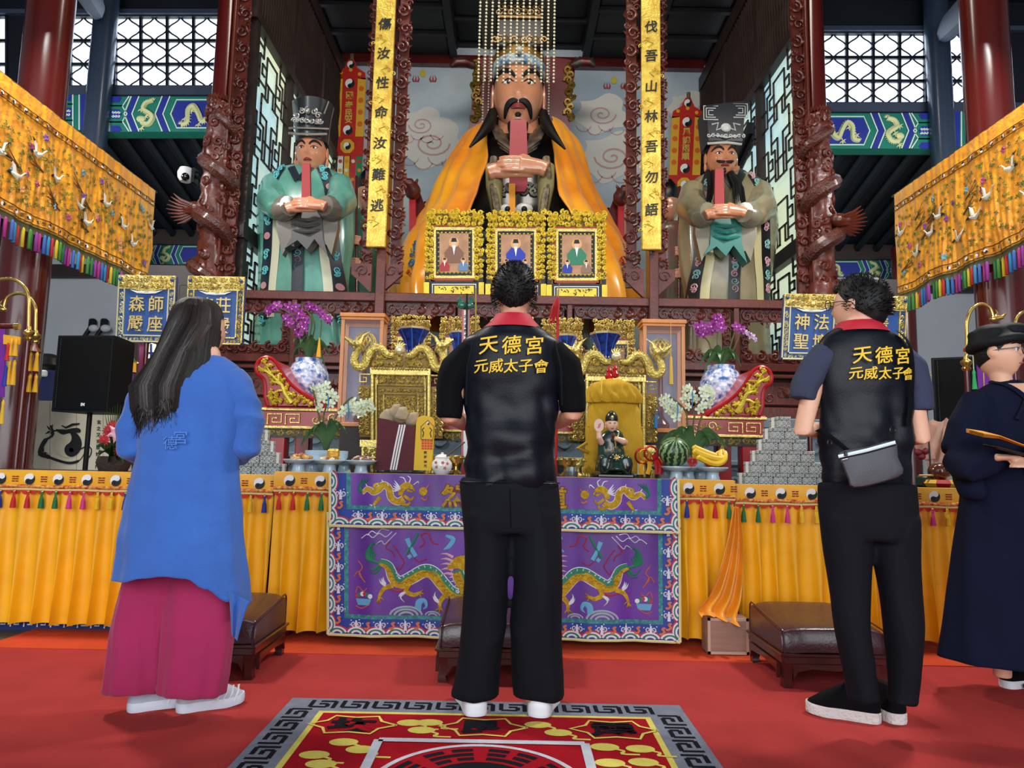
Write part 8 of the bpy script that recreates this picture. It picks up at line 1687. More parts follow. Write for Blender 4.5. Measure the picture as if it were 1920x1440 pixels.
def keypath(T):
    return [T(.02, .028), T(.02, .105), T(.085, .105), T(.085, .07), T(.05, .07)], [T(.112, .118), T(.112, .04), T(.05, .04)]
for side in range(4):
    n = 11
    for i in range(n):
        o = .08 + i * (RW - .2) / n
        T = (lambda a, b, o=o: (o + a, RH - b)) if side == 0 else (lambda a, b, o=o: (o + a, b)) if side == 1 else (lambda a, b, o=o: (b, o + a)) if side == 2 else (lambda a, b, o=o: (RW - b, o + a))
        for pth in keypath(T): q.strip(pth, .017, rm, .0008) if False else [q.strip([pth[k], pth[k + 1]], .017, rm, .0008 + .0001 * k) for k in range(len(pth) - 1)]
obj('fret', q, M_RK, rug, kind='stuff')
cxr, cyr = RW / 2, RH / 2
q = MB(); hs = .355
for a, b in (((-hs, -hs), (hs, -hs)), ((-hs, hs), (hs, hs)), ((-hs, -hs), (-hs, hs)), ((hs, -hs), (hs, hs))): q.strip([(cxr + a[0], cyr + a[1]), (cxr + b[0], cyr + b[1])], .032, rm, .004 + .0001 * (a[0] + b[1]))
obj('white_square', q, M_RWh, rug)
q = MB(); q.strip([(cxr + .325 * cos(t), cyr + .325 * sin(t)) for t in [2 * pi * i / 60 for i in range(61)]], .018, rm, .0022); obj('white_ring', q, M_RWh, rug)
for k in range(8):
    t0 = k * pi / 4 + pi / 8; q = MB()
    for j, r in enumerate((.215, .25, .285)):
        brk = (k >> j) & 1; rg_ = [(-.3, .3)] if brk else [(-.3, -.05), (.05, .3)]
        for a, b in rg_: q.strip([(cxr + r * cos(t0 + lerp(a, b, i / 5)), cyr + r * sin(t0 + lerp(a, b, i / 5))) for i in range(6)], .022, rm, .0022)
    obj('trigram', q, M_RK, rug)
wq, bq = MB(), MB(); taiji(wq, bq, rm, cxr, cyr, .185, .0022, rot=pi / 2 + .5); obj('taiji_white', wq, M_RWh, rug); obj('taiji_black', bq, M_RK, rug)
chs = '坎艮震巽離坤兌乾'
for k, (du, dv) in enumerate(((-1, 1), (0, 1), (1, 1), (-1, 0), (1, 0), (-1, -1), (0, -1), (1, -1))):
    u, v = cxr + du * .475, cyr + dv * .49; q = MB(); ol = [(u + (.16 if j % 2 == 0 else .115) * cos(j * pi / 6 + .0), v + (.1 if j % 2 == 0 else .072) * sin(j * pi / 6)) for j in range(13)]; q.strip(ol, .012, rm, .0042); b_ = obj('yellow_star_outline', q, M_RY, rug)
    q = MB(); q.text(chs[k], rm, u, v, .13, .0038, .0048, .05, sx=1.25, vdir=1); obj('character', q, M_RK, rug)
for ci_, (du, dv) in enumerate([(-.27, .525), (-.22, .455), (.2, .53), (.27, .455), (-.2 + .0, .53), (-.47, .33), (-.54, .22), (-.4, .27), (-.5, .15), (.42, .33), (.54, .32), (.42, .2), (.53, .21), (-.5, -.2), (.5, -.2), (-.25, -.5), (.25, -.5)]):
    u, v = cxr + du, cyr + dv; q = MB(); q.flat([(u + .05 * cos(t), v + .033 * sin(t)) for t in [2 * pi * i / 18 for i in range(18)]], rm, .0016 + .00012 * ci_); q.strip(smoothpath([(u, v), (u + .06, v - .03), (u + .05, v - .055), (u + .11, v - .06)], 3), .012, rm, .00155 + .00012 * ci_); obj('yellow_cloud', q, M_RY, rug)
# kneeling stools
M_LEATH = mat('oxblood_leather', '#3c2028', .3, coat=.3, var=.2, vscale=9, bump=.12, bscale=90); M_STW = mat('stool_rosewood', '#3a1512', .28, coat=.5, var=.2)
def stool(x0, x1, y0, y1, lab):
    root = thing('kneeling_stool', ((x0 + x1) / 2, (y0 + y1) / 2, .006), lab, 'stool', 'leather topped kneeling stools'); z0 = .006; cx, cy = (x0 + x1) / 2, (y0 + y1) / 2
    q = MB(); q.bx(x0, x1, y0, y1, .105, .15, ch=.01); q.bx(x0 - .008, x1 + .008, y0 - .008, y1 + .008, .142, .156, ch=.004); obj('frame', q, M_STW, root)
    for x, sx in ((x0, 1), (x1, -1)):
        for y, sy in ((y0, 1), (y1, -1)):
            q = MB(); a = Vector((x + sx * .028, y + sy * .028, 0)); q.tube([a + Vector((0, 0, .12)), a + Vector((sx * .004, sy * .004, .07)), a + Vector((-sx * .004, -sy * .004, .03)), a + Vector((-sx * .0, 0, z0))], [.036, .026, .024, .03], 4, up=(1, 1, 0)); obj('leg', q, M_STW, root)
    for y in (y0, y1):
        q = MB(); pm = local((cx, y, 0), (1, 0, 0), (0, 0, 1), (0, -1, 0)); hw = (x1 - x0) / 2 - .05; q.prism([(-hw, .11), (hw, .11), (hw, .04), (hw - .02, .075), (hw * .55, .09), (0, .082), (-hw * .55, .09), (-hw + .02, .075), (-hw, .04)], pm, -.016, -.004); obj('apron', q, M_STW, root)
    for x in (x0, x1):
        q = MB(); pm = local((x, cy, 0), (0, 1, 0), (0, 0, 1), (1, 0, 0)); hw = (y1 - y0) / 2 - .05; q.prism([(-hw, .11), (hw, .11), (hw, .04), (hw - .02, .075), (0, .085), (-hw + .02, .075), (-hw, .04)], pm, -.008, .008); obj('apron', q, M_STW, root)
    def ring(t):
        return None
    q = MB(); rows = []
    prof = [(0.0, .158, .012), (.0, .2, .0), (.03, .245, .0), (.1, .262, .0), (.5, .28, .0), (.9, .302, 0), (.97, .296, .0), (1.0, .27, .0), (1.0, .158, .012)]
    sec = smoothpath([(a, b) for a, b, c in prof], 3); nx = 10
    for i in range(nx + 1):
        t = i / nx; e = .012 * (1 - min(1, 8 * min(t, 1 - t))); rows.append([Vector((lerp(x0 + .008, x1 - .008, t), lerp(y0 + .006 + e, y1 - .006 - e, a), max(.158, b - e * 1.4 + .004 * sin(pi * t)))) for a, b in sec])
    q.loft(rows, cap=True, closed=True); obj('cushion', q, M_LEATH, root, sharp=50)
    for x in (x0 + .012, x1 - .012): q = MB(); q.tube([Vector((x, lerp(y0, y1, a), b - .004)) for a, b in sec], .0045, 5); obj('piping', q, M_LEATH, root)
def stool_at(fx, fy, left, w, d, lab):
    g_ = ground(fx, fy); x0 = g_.x if left else g_.x - w; stool(x0, x0 + w, g_.y, g_.y + d, lab)
stool_at(474, 1279, False, .485, .46, 'oxblood leather kneeling stool just right of the woman in blue')
stool_at(817, 1283, True, .5, .46, 'oxblood leather kneeling stool behind the legs of the man in the middle')
stool_at(1468, 1294, True, .485, .46, 'oxblood leather kneeling stool beside the bespectacled man')
stool(-1.86, -1.335, 1.36, 1.93, 'oxblood leather kneeling stool cut off at the bottom left corner')
# people
def arm_hand(mb, sh, el, wr, tip, r, side, curl=Vector((0, 0, -1))):
    mb.tube([sh, sh.lerp(el, .5), el, el.lerp(wr, .45), wr], [r * .85, r * .9, r * .86, r * .8, r * .55], 12)
    d = (tip - wr).normalized(); L = (tip - wr).length; ac = d.cross(curl).normalized(); kn = wr + d * L * .52
    mb.tube([wr - d * .01, wr + d * L * .25, kn], [(r * .55, r * .42), (r * .8, r * .42), (r * .85, r * .36)], 12, up=ac)
    fingers(mb, kn, ac, d, curl, L * .5, .0088, 4, .95)
    t = wr + d * L * .18 + ac * side * r * .55; mb.tube([t, t + d * L * .22 + ac * side * .016, t + d * L * .42 + ac * side * .012 + curl * .006], [.012, .0105, .008], 8)
def hair_cap(H, nape=-.6, side=-.12, frnt=.42, th=.09, rough=.03, nu=56, nv=20, seed=0):
    mb = MB(); rings = []
    for i in range(nv + 1):
        row = []
        for j in range(nu):
            a = 2 * pi * j / nu; sx, sy = cos(a), sin(a)
            lim = lerp(side, nape, min(1, max(0, -sy)) ** .8) if sy < 0 else lerp(side, frnt, min(1, sy * 1.3))
            z = lerp(1.0, lim, (i / nv) ** 1.15); z = min(.9995, z); r = sqrt(max(0, 1 - z * z)); t = 1 + th * (1 - .6 * (i / nv) ** 6) + rough * noise.noise((sx * 7 + seed, sy * 7, z * 6)) + rough * .7 * noise.noise((sx * 19, sy * 19 + seed, z * 9))
            jw = H.jaw(z) if z < 0 else 1.0
            row.append(H.loc(sx * r * t * jw, sy * r * t * (1 + (.12 * max(0, z + .2) if sy < 0 else 0)), z * t))
        rings.append(row)
    inner = [H.loc((0), 0, 0)]
    mb.loft(rings, cap=False); return mb
def hair_tufts(H, n, L, seed, zmin, up=.3, r=.0022):
    mb = MB(); rg = random.Random(seed)
    for _ in range(n):
        z = rg.uniform(zmin, .98); a = rg.uniform(0, 2 * pi); q = sqrt(1 - z * z); y = q * sin(a)
        if y > .2 and z < .5: continue
        p = H.loc(q * cos(a) * 1.05, y * 1.12, z * 1.05); o = (p - H.c).normalized(); d = (o + Vector((rg.uniform(-.5, .5), rg.uniform(-.5, .5), up + rg.uniform(-.3, .3)))).normalized()
        mb.tube([p - o * .006, p + d * L * .6, p + d * L + Vector((0, 0, -L * .15))], [r, r * .9, r * .2], 4, cap=False)
    return mb
def shoe(root, heel, yaw, m_up, m_sole, L=.28, W=.1, st=.03, hi=.085, ridges=True):
    R_ = Matrix.Rotation(yaw, 3, 'Z'); h = Vector(heel); T = lambda x, y, z: h + R_ @ Vector((x, y, z))
    ol = [(-.30, .02), (-.4, .12), (-.40, .3), (-.40, .5), (-.48, .72), (-.42, .9), (-.2, .99), (.08, .99), (.36, .9), (.47, .7), (.42, .5), (.38, .3), (.4, .12), (.3, .02), (0, -.02)]
    ol = smoothpath(ol, 3, True); q = MB(); z0 = .019 if False else .0065
    lv = [(1.0, z0), (1.05, z0 + st * .3), (1.04, z0 + st * .8), (.98, z0 + st)]
    if ridges: lv = [(1.0, z0)] + [(1.03 + .022 * ((i % 2) - .5), z0 + st * (.15 + .7 * i / 5)) for i in range(6)] + [(.98, z0 + st)]
    q.loft([[T(x * W * s, y * L + (.5 - y) * L * (1 - s) * .3, z + .012 * max(0, y - .7) * 2) for x, y in ol] for s, z in lv]); sl = obj('sole', q, m_sole, root)
    up = [(.97, .0, 0), (1.0, .18, .0), (.93, .45, .02), (.74, .7, .06), (.5, .9, .12), (.38, 1.0, .16)]; q = MB(); rings = []
    for s, t, sh in up:
        rings.append([T(x * W * s, lerp(y * L, min(y, .46) * L, t ** 1.5) * (1 - sh * 0) + sh * L * .12 * (1 - y), z0 + st + hi * t * (1 - .45 * max(0, y - .4) * (1 - t))) for x, y in ol])
    q.loft(rings); obj('upper', q, m_up, root); return T
M_BLKFAB = mat('black_vest_nylon', '#0b0f18', .4, var=.15, vscale=6, bump=.06, bscale=160, spec=.22)
M_BLKTEE = mat('black_cotton', '#07080b', .9, bump=.1, bscale=220, spec=.15)
M_BLKTR = mat('black_trouser_cloth', '#090c14', .8, var=.12, vscale=5, bump=.06, bscale=240, spec=.2)
M_COLLAR = mat('crimson_collar', '#b3142c', .65, bump=.1, bscale=200)
M_EMB = mat('golden_embroidered_letters', '#ecc22c', .5, bump=.3, bscale=300)
M_SKIN2 = mat('warm_skin', '#c98f72', .5, var=.08, vscale=9); M_SKIN3 = mat('fair_skin', '#dba98d', .5, var=.07, vscale=9)
def letters(root, sil, rows, off=.004):
    for txt, xs, y, sz in rows:
        for ch, x in zip(txt, xs):
            q = MB(); q.text(ch, sil.mp, x, y, sz, off, off + .0022, .010, shear=.04, rise=.12); obj('character', q, M_EMB, root)
def leg_union(parts, vox=.010, sm=1):
    q = MB()
    for s in parts: s.mesh(q)
    return remesh(q, vox, sm)
def skin_body(Y, head, neckpx, torso, legs, arms, m, root, vox=.009, nr=.053):
    q = MB(); head.mesh(q, 48, 32); head.ears(q, 1.0)
    q.tube([head.loc(0, -.12, -.45), at(neckpx[0], neckpx[1], Y), at(neckpx[0], neckpx[1] + 30, Y)], [nr, nr, nr * 1.1], 16)
    torso.mesh(q)
    for l in legs: l.mesh(q)
    for a in arms: arm_hand(q, *a)
    return obj('body', remesh(q, vox, 2), m, root)
Y1 = 2.80; k1 = Y1 / F
p1 = thing('person', ground(952, 1335), 'person in black vest with gold lettering and red collar, standing on the rug', 'person')
H1_ = Head(at(964, 548, Y1 + .03), .083, .1, .118, pi, radians(-6), .24)
vest = Silh(Y1, [(604, 922, 1002, .8), (612, 908, 1014, .72), (624, 886, 1032, .58), (645, 864, 1053, .5), (700, 862, 1055, .5), (760, 862, 1052, .52), (830, 863, 1050, .55), (890, 862, 1049, .57), (911, 863, 1048, .57)], 72, 0, 9, 0, 6)
S = lambda x, y, d=0.0: at(x, y, Y1 + d)
skin_body(Y1, H1_, (964, 598), Silh(Y1, [(606, 928, 997, .6), (640, 898, 1022, .42), (760, 890, 1024, .4), (900, 888, 1024, .42), (980, 886, 1032, .46)], 36), [Silh(Y1, [(960, 875, 952, .8), (1100, 880, 945, .8), (1250, 880, 925, .8, .04), (1315, 872, 918, .9, .06)], 24), Silh(Y1, [(960, 962, 1042, .8), (1100, 970, 1040, .8), (1250, 975, 1030, .8, .04), (1315, 982, 1028, .9, .06)], 24)],
    [(S(868, 676), S(843, 782), S(893, 800, .24), S(940, 792, .36), .046, -1), (S(1050, 676), S(1074, 776), S(1024, 800, .24), S(985, 792, .36), .046, 1)], M_SKIN2, p1)
v = vest.mesh(); fw = lambda p: .004 + .008 * nz(p, 3, 3, 6, 3) + (.013 * rdg(p, 4, 2, 7, 8) + .010 * rdg(p, 7, 2, 3.5, 5) + .005 * rdg(p, 9, 3, 12, 2)) * min(1, max(.2, (1.34 - p.z) * 6))
vo = obj('vest', wrinkle(v, fw), M_BLKFAB, p1, sharp=80)
q = MB(); q.tube([vest.pt(len(vest.tab) - 4, 2 * pi * j / 60, .003) for j in range(61)], .0022, 5); obj('hem_seam', q, M_BLKFAB, vo)
for s in (-1, 1): q = MB(); q.tube([at(964 + s * 76, 640, Y1 - .115), at(964 + s * 88, 690, Y1 - .13), at(964 + s * 90, 760, Y1 - .12)], .004, 5); obj('armhole_seam', q, M_BLKFAB, vo)
tee = MB()
for s, pts in ((-1, [(886, 655), (856, 690), (845, 730), (841, 784)]), (1, [(1032, 655), (1060, 688), (1071, 728), (1074, 774)])):
    tee.tube([S(a, b, .0) for a, b in pts], [.058, .066, .06, .05], 16)
tee.tube([S(895, 650), S(1023, 650)], .055, 16); Silh(Y1, [(622, 918, 1006, .48), (650, 890, 1032, .4), (760, 888, 1030, .38)], 30).mesh(tee)
obj('t_shirt', wrinkle(remesh(tee, .01, 3), lambda p: .006 * nz(p, 6, 6, 14, 2)), M_BLKTEE, p1)
col = Silh(Y1 + .015, [(592, 928, 996, 1.0), (599, 924, 1000, 1.0), (608, 916, 1008, .95), (618, 904, 1018, .85)], 48); obj('collar', col.mesh(cap=False), M_COLLAR, p1)
letters(vo, vest, [('天德宮', (919, 959, 999), 655, 35), ('元威太子會', (906, 932, 958, 984, 1011), 693, 26)], .011)
tr = leg_union([Silh(Y1, [(900, 866, 1047, .58), (940, 866, 1050, .58), (985, 868, 1051, .56), (1000, 872, 1049, .52)], 48), Silh(Y1, [(960, 868, 962, .95), (1040, 868, 957, .92), (1100, 868, 953, .9), (1180, 866, 945, .85, .02), (1260, 858, 938, .8, .04), (1306, 848, 934, .72, .05)], 40, .02, 5, 1), Silh(Y1, [(960, 956, 1050, .95), (1040, 961, 1050, .92), (1100, 961, 1050, .9), (1180, 959, 1049, .85, .02), (1260, 958, 1052, .8, .04), (1308, 964, 1055, .72, .05)], 40, .02, 5, 2)])
obj('trousers', wrinkle(tr, lambda p: .006 * nz(p, 5, 5, 2.2, 4) + .009 * rdg(p, 5, 3, 2.2, 9) + .007 * max(0, nz(p, 3, 3, 8, 6)) * max(0, 1 - abs(p.z - .82) * 4)), M_BLKTR, p1, sharp=80)
q = MB(); q.tube([at(956, 915, Y1 - .21), at(957, 960, Y1 - .205), at(958, 990, Y1 - .17)], .0025, 5); obj('trouser_seam', q, M_BLKTEE, p1)
obj('hair', hair_cap(H1_, -.62, .2, .45, .05, .02, seed=1), M_HAIR, p1); obj('hair_texture', hair_tufts(H1_, 1600, .012, 3, -.5, -.1, .0014), M_HAIR, p1, kind='stuff')
M_WSHOE = mat('white_shoe', '#e4e4ea', .6); M_WSOLE = mat('white_rubber_sole', '#d9d9e0', .6)
for x, y, yw in ((894, 1345, .22), (1008, 1347, -.24)):
    s_ = thing('shoe', ground(x, y), 'white ribbed trainer, %s foot of the man on the rug' % ('left' if x < 950 else 'right'), 'shoe'); s_['category'] = 'shoe'; g_ = ground(x, y, .019); shoe(s_, (g_.x, g_.y, .0155), yw, M_WSHOE, M_WSOLE, .28, .11, .045, .07)
    s_.parent = p1; s_.location = s_.location - p1.location
    for kk in ('label', 'category'): del s_[kk]
    s_.name = 'shoe'
Y2 = 2.78
p2 = thing('person', ground(320, 1333), 'person with long dark hair in a blue tunic and wide magenta trousers', 'person')
S = lambda x, y, d=0.0: at(x, y, Y2 + d)
H2_ = Head(at(378, 618, Y2 + .05), .076, .094, .112, pi - .62, radians(-4), .26)
tun = Silh(Y2, [(668, 382, 424, .7), (678, 345, 440, .55), (692, 305, 455, .5), (715, 276, 465, .5), (760, 264, 464, .52), (810, 262, 456, .56), (860, 260, 447, .6), (910, 250, 450, .62), (960, 241, 455, .64), (1010, 231, 459, .66), (1060, 223, 464, .68), (1090, 219, 467, .68)], 96, .018, 11, .6, 5)
def hemz(px):
    return interp([(200, 1082), (222, 1082), (262, 1072), (305, 1067), (345, 1072), (385, 1092), (430, 1120), (470, 1132), (500, 1132)], px)[0]
rings = []
for i in range(len(tun.tab)):
    row = []
    for j in range(tun.n):
        p = tun.pt(i, 2 * pi * j / tun.n)
        d = p - Vector((0, 0, CAMZ)); px = 960 + F * d.dot(CR) / d.dot(FW); t = tun.tab[i][5]
        w = max(0, (t - .55) / .45) ** 1.5; zh = at(px, hemz(px), Y2).z; zb = tun.tab[-1][0]; p.z += w * (zh - zb); row.append(p)
    rings.append(row)
body_t = MB(); body_t.loft(rings, cap=False)
M_TUN = mat('blue_linen', '#2f62b4', .85, var=.1, vscale=7, bump=.25, bscale=190, sheen=.2)
skin_body(Y2, H2_, (388, 668), Silh(Y2, [(676, 362, 428, .6), (700, 310, 446, .45), (800, 290, 440, .5), (1000, 270, 440, .5)], 32), [Silh(Y2, [(980, 275, 350, .8), (1150, 262, 305, .8, .03), (1300, 255, 285, .9, .04)], 20), Silh(Y2, [(980, 350, 430, .8), (1150, 345, 390, .8, .02), (1300, 345, 378, .9, .03)], 20)],
    [(S(290, 712), S(252, 838), S(300, 850, .22), S(345, 842, .33), .04, -1), (S(446, 712), S(468, 836), S(420, 850, .22), S(382, 842, .33), .04, 1)], M_SKIN3, p2)
to = obj('tunic', wrinkle(body_t, lambda p: .006 * nz(p, 4, 4, 2.5, 2) + .007 * rdg(p, 5, 2, 1.6, 5) + .003 * rdg(p, 4, 4, 12, 7)), M_TUN, p2, sharp=80); to.modifiers.new('thickness', 'SOLIDIFY').thickness = .004
q = MB()
q.tube([S(306, 706), S(270, 752), S(251, 806), S(252, 838), S(272, 852, .08), S(286, 855, .13)], [.058, .06, .06, .057, .054, .05], 18); sl = obj('sleeve', wrinkle(remesh(q, .009, 3), lambda p: .009 * rdg(p, 5, 5, 11, 2) + .004 * nz(p, 9, 9, 9, 1)), M_TUN, p2)
q = MB(); q.tube([S(428, 704), S(456, 746), S(466, 800), S(464, 832), S(446, 850, .08), S(432, 853, .13)], [.058, .06, .057, .054, .05, .046], 18); obj('sleeve', wrinkle(remesh(q, .009, 3), lambda p: .009 * rdg(p, 5, 5, 11, 4) + .004 * nz(p, 9, 9, 9, 3)), M_TUN, p2)
q = MB(); tmf = lambda u, v, w=0.0: at(u, v, Y2 - .1 - w); q.grid(lambda u, v: tmf(lerp(lerp(428, 470, u), lerp(434, 445, u), v ** .7), lerp(lerp(1108, 1128, u), lerp(1190, 1202, u), v), .02 * sin(u * 9) * (1 - v * .4) + .03 * u), 14, 10); tl = obj('tunic_tail', q, M_TUN, p2, sharp=80)
tnt = mat('faded_print', '#4a78c2', .85)
for ch, x, y in (('德', 348, 832), ('宮', 366, 822)): q = MB(); q.text(ch, tun.mp, x, y, 26, .012, .0135, 0); obj('faded_character', q, tnt, to)
M_MAG = mat('magenta_crepe', '#9c1750', .85, var=.1, vscale=6, bump=.12, bscale=260, sheen=.15)
pt_ = leg_union([Silh(Y2, [(1040, 250, 340, .55, .04), (1090, 232, 335, .6, .03), (1180, 212, 318, .62, .03), (1260, 202, 310, .62, .03), (1296, 196, 306, .62, .04)], 60, .055, 9, 1), Silh(Y2, [(1040, 330, 430, .5, .04), (1090, 318, 440, .52, .02), (1180, 306, 438, .56, .0), (1260, 302, 428, .6, .0), (1300, 299, 421, .62, .01)], 60, .055, 9, 2.6)], .009, 1)
obj('wide_trousers', wrinkle(pt_, lambda p: .010 * nz(p, 7, 6, .8, 3) + .004 * nz(p, 15, 12, 2, 1)), M_MAG, p2, sharp=80)
hr = Silh(Y2 + .03, [(560, 358, 390, 1.1, .03), (566, 342, 404, 1.15, .03), (580, 330, 413, 1.2, .03), (605, 321, 415, 1.2, .02), (630, 314, 411, 1.05, .0), (655, 303, 405, .85, -.03), (680, 288, 400, .62, -.06), (705, 274, 384, .5, -.085), (735, 264, 374, .42, -.1), (765, 267, 370, .36, -.105), (790, 278, 362, .3, -.1), (806, 288, 340, .25, -.09)], 120, .03, 37, 1.5, 5)
M_LHAIR = mat('long_dark_hair', '#140d0c', .5, color2='#050304', vscale=9, stretch=(14, 14, .8), bump=.3, bscale=60, spec=.35); obj('hair', hr.mesh(), M_LHAIR, p2, sharp=80)
q = MB(); rg = random.Random(2)
q2_ = MB()
for i in range(420):
    u = rg.uniform(0, 1); x0 = lerp(330, 402, u); x1 = lerp(272, 366, u) + rg.uniform(-5, 5); x2 = x1 + rg.uniform(-6, 8); ye = rg.uniform(765, 812) - 25 * abs(u - .35)
    if i % 2: x0 += 3
    e_ = hr.mp(lerp(x2, 325, .2), min(803, ye), .004)
    (q if i % 3 else q2_).tube([hr.mp(lerp(364, 382, u), 566, .002), hr.mp(lerp(344, 400, u), 580, .002), hr.mp(x0, 612, .003), hr.mp(lerp(x0, x1, .5), 665, .004), hr.mp(x1, 730, .005), hr.mp(lerp(x1, 325, .1), 770, .006), e_, e_ + Vector((rg.uniform(-.02, .03), -.005, -rg.uniform(.01, .06)))], [.0012, .002, .0026, .003, .0032, .003, .0022, .0004], 4)
obj('hair_strands', q, M_LHAIR, p2, kind='stuff'); obj('sheen_strands', q2_, mat('umber_hair_sheen', '#2c1d17', .45, spec=.5), p2, kind='stuff')  # browner strands are the hair's sheen painted in as colour
M_GSHOE = mat('pale_grey_knit_shoe', '#b3b9ca', .8, bump=.3, bscale=300); M_GSOLE = mat('pale_sole', '#c9d2de', .6)
for x, y, yw in ((240, 1337, -1.02), (332, 1338, -1.02)):
    s_ = bpy.data.objects.new('shoe', None); COL.objects.link(s_); s_.parent = p2; s_.location = ground(x, y) - p2.location; g_ = ground(x, y); T = shoe(s_, (g_.x, g_.y, .0), yw, M_GSHOE, M_GSOLE, .245, .092, .034, .075, False)
    for j in range(4): q = MB(); q.tube([T(.045, .13 + j * .022, .03), T(.04, .145 + j * .022, .062), T(.026, .155 + j * .02, .085)], [(.006, .002)] * 3, 5); obj('side_stripe', q, M_WHITE, s_)
Y3 = 2.70
p3 = thing('person', ground(1655, 1352), 'person in a black vest over a slate t-shirt, grey sling bag across the back', 'person')
S = lambda x, y, d=0.0: at(x, y, Y3 + d)
H3_ = Head(at(1612, 576, Y3 + .02), .081, .098, .116, pi + .72, radians(-5), .25)
vest = Silh(Y3, [(612, 1574, 1652, .62), (622, 1552, 1672, .55), (636, 1536, 1692, .5), (660, 1526, 1706, .48), (700, 1526, 1712, .5), (760, 1530, 1712, .52), (820, 1531, 1713, .54), (880, 1530, 1716, .57), (922, 1533, 1717, .58)], 72, 0, 9, 0, 6)
skin_body(Y3, H3_, (1610, 612), Silh(Y3, [(616, 1582, 1644, .6), (645, 1562, 1670, .42), (760, 1558, 1682, .4), (920, 1560, 1690, .42), (990, 1558, 1698, .46)], 36), [Silh(Y3, [(970, 1548, 1626, .8), (1150, 1568, 1622, .8), (1315, 1602, 1636, 1)], 24), Silh(Y3, [(970, 1632, 1712, .8), (1150, 1660, 1714, .8), (1318, 1674, 1708, 1)], 24)],
    [(S(1534, 686), S(1505, 806), S(1558, 806, .22), S(1600, 796, .33), .041, -1), (S(1702, 686), S(1727, 822), S(1676, 822, .22), S(1640, 806, .33), .041, 1)], M_SKIN3, p3)
vb = vest.mesh(); vo = obj('vest', wrinkle(vb, lambda p: .004 + .008 * nz(p, 3, 3, 6, 13) + (.013 * rdg(p, 4, 2, 6, 18) + .010 * rdg(p, 6, 2, 3, 21) + .005 * rdg(p, 9, 3, 12, 12)) * min(1, max(.2, (1.32 - p.z) * 6))), M_BLKFAB, p3, sharp=80)
tee = MB()
for pts in ([(1552, 660), (1526, 690), (1511, 722), (1505, 750)], [(1682, 662), (1708, 692), (1721, 730), (1725, 770)]): tee.tube([S(a, b) for a, b in pts], [.052, .057, .054, .051], 16)
tee.tube([S(1560, 656), S(1676, 658)], .042, 14); Silh(Y3, [(628, 1574, 1650, .48), (660, 1554, 1680, .4), (760, 1554, 1686, .38)], 30).mesh(tee)
obj('t_shirt', wrinkle(remesh(tee, .01, 3), lambda p: .006 * nz(p, 6, 6, 14, 2)), mat('slate_blue_cotton', '#2e344c', .85, var=.08, bump=.1, bscale=220), p3)
col = Silh(Y3 + .015, [(605, 1574, 1646, .98), (610, 1570, 1651, .98), (617, 1564, 1658, .92), (625, 1556, 1666, .82)], 48); obj('collar', col.mesh(cap=False), M_COLLAR, p3)
letters(vo, vest, [('天德宮', (1594, 1631, 1668), 673, 33), ('元威太子會', (1583, 1607, 1632, 1657, 1678), 706, 24)], .011)
tr = leg_union([Silh(Y3, [(908, 1537, 1714, .58), (950, 1538, 1717, .58), (1000, 1543, 1718, .54), (1012, 1548, 1716, .5)], 48), Silh(Y3, [(970, 1541, 1634, .95), (1040, 1546, 1632, .92), (1110, 1556, 1630, .92), (1180, 1566, 1630, .95), (1240, 1582, 1640, 1), (1290, 1594, 1646, 1.0), (1312, 1595, 1647, 1.0)], 40, .015, 5, 1), Silh(Y3, [(970, 1626, 1718, .95), (1040, 1638, 1719, .92), (1110, 1650, 1722, .92), (1180, 1658, 1726, .95), (1240, 1664, 1722, 1), (1298, 1668, 1715, 1.0), (1317, 1667, 1715, 1.0)], 40, .015, 5, 2)])
obj('trousers', wrinkle(tr, lambda p: .005 * nz(p, 5, 5, 2.2, 14) + .009 * rdg(p, 5, 3, 2.5, 19) + .005 * nz(p, 9, 9, 14, 9) * max(0, 1 - abs(p.z - .12) * 5)), M_BLKTR, p3, sharp=80)
obj('hair', hair_cap(H3_, -.55, -.05, .5, .11, .04, seed=4), M_HAIR, p3); obj('hair_texture', hair_tufts(H3_, 1100, .022, 5, -.25, .35, .0018), M_HAIR, p3, kind='stuff')
gl = MB()
for g in (-1, 1):
    c = H3_.loc(g * .42, 1.12, .08); gl.tube([c + H3_.M @ Vector((.024 * cos(t), 0, .02 * sin(t))) for t in [2 * pi * i / 18 for i in range(19)]], .0018, 5); gl.tube([H3_.loc(g * .72, 1.1, .1), H3_.loc(g * 1.06, .4, .1), H3_.loc(g * 1.1, -.05, .06), H3_.loc(g * 1.08, -.2, -.08)], .0018, 5)
gl.tube([H3_.loc(-.15, 1.15, .1), H3_.loc(.15, 1.15, .1)], .0018, 5); obj('glasses', gl, mat('thin_metal_rim', '#3a3a3e', .3, .6), p3)
for x, y, yw in ((1650, 1358, 1.12), (1690, 1362, .16)):
    s_ = bpy.data.objects.new('shoe', None); COL.objects.link(s_); s_.parent = p3; s_.location = ground(x, y) - p3.location; g_ = ground(x, y); shoe(s_, (g_.x, g_.y, .0), yw, M_BLKTEE, mat('off_white_sole', '#cfc9c4', .7, bump=.5, bscale=80), .265, .098, .04, .09)
bag = thing('sling_bag', at(1640, 912, Y3 - .2), 'grey nylon sling bag with a white zip, across the bespectacled back', 'bag'); bgm = lambda u, v, w=0.0: at(u, v, Y3 - .165 - w)
q = MB(); ol = smoothpath([(1573, 848), (1625, 838), (1676, 826), (1684, 858), (1693, 888), (1650, 906), (1600, 915), (1590, 898), (1580, 872)], 3, True)
rr = []
for t, w in ((.9, 0), (1, .012), (1, .03), (.94, .045), (.8, .05)): cxm, cym = 1632, 870; rr.append([bgm(cxm + (a - cxm) * t, cym + (b - cym) * t, w) for a, b in ol])
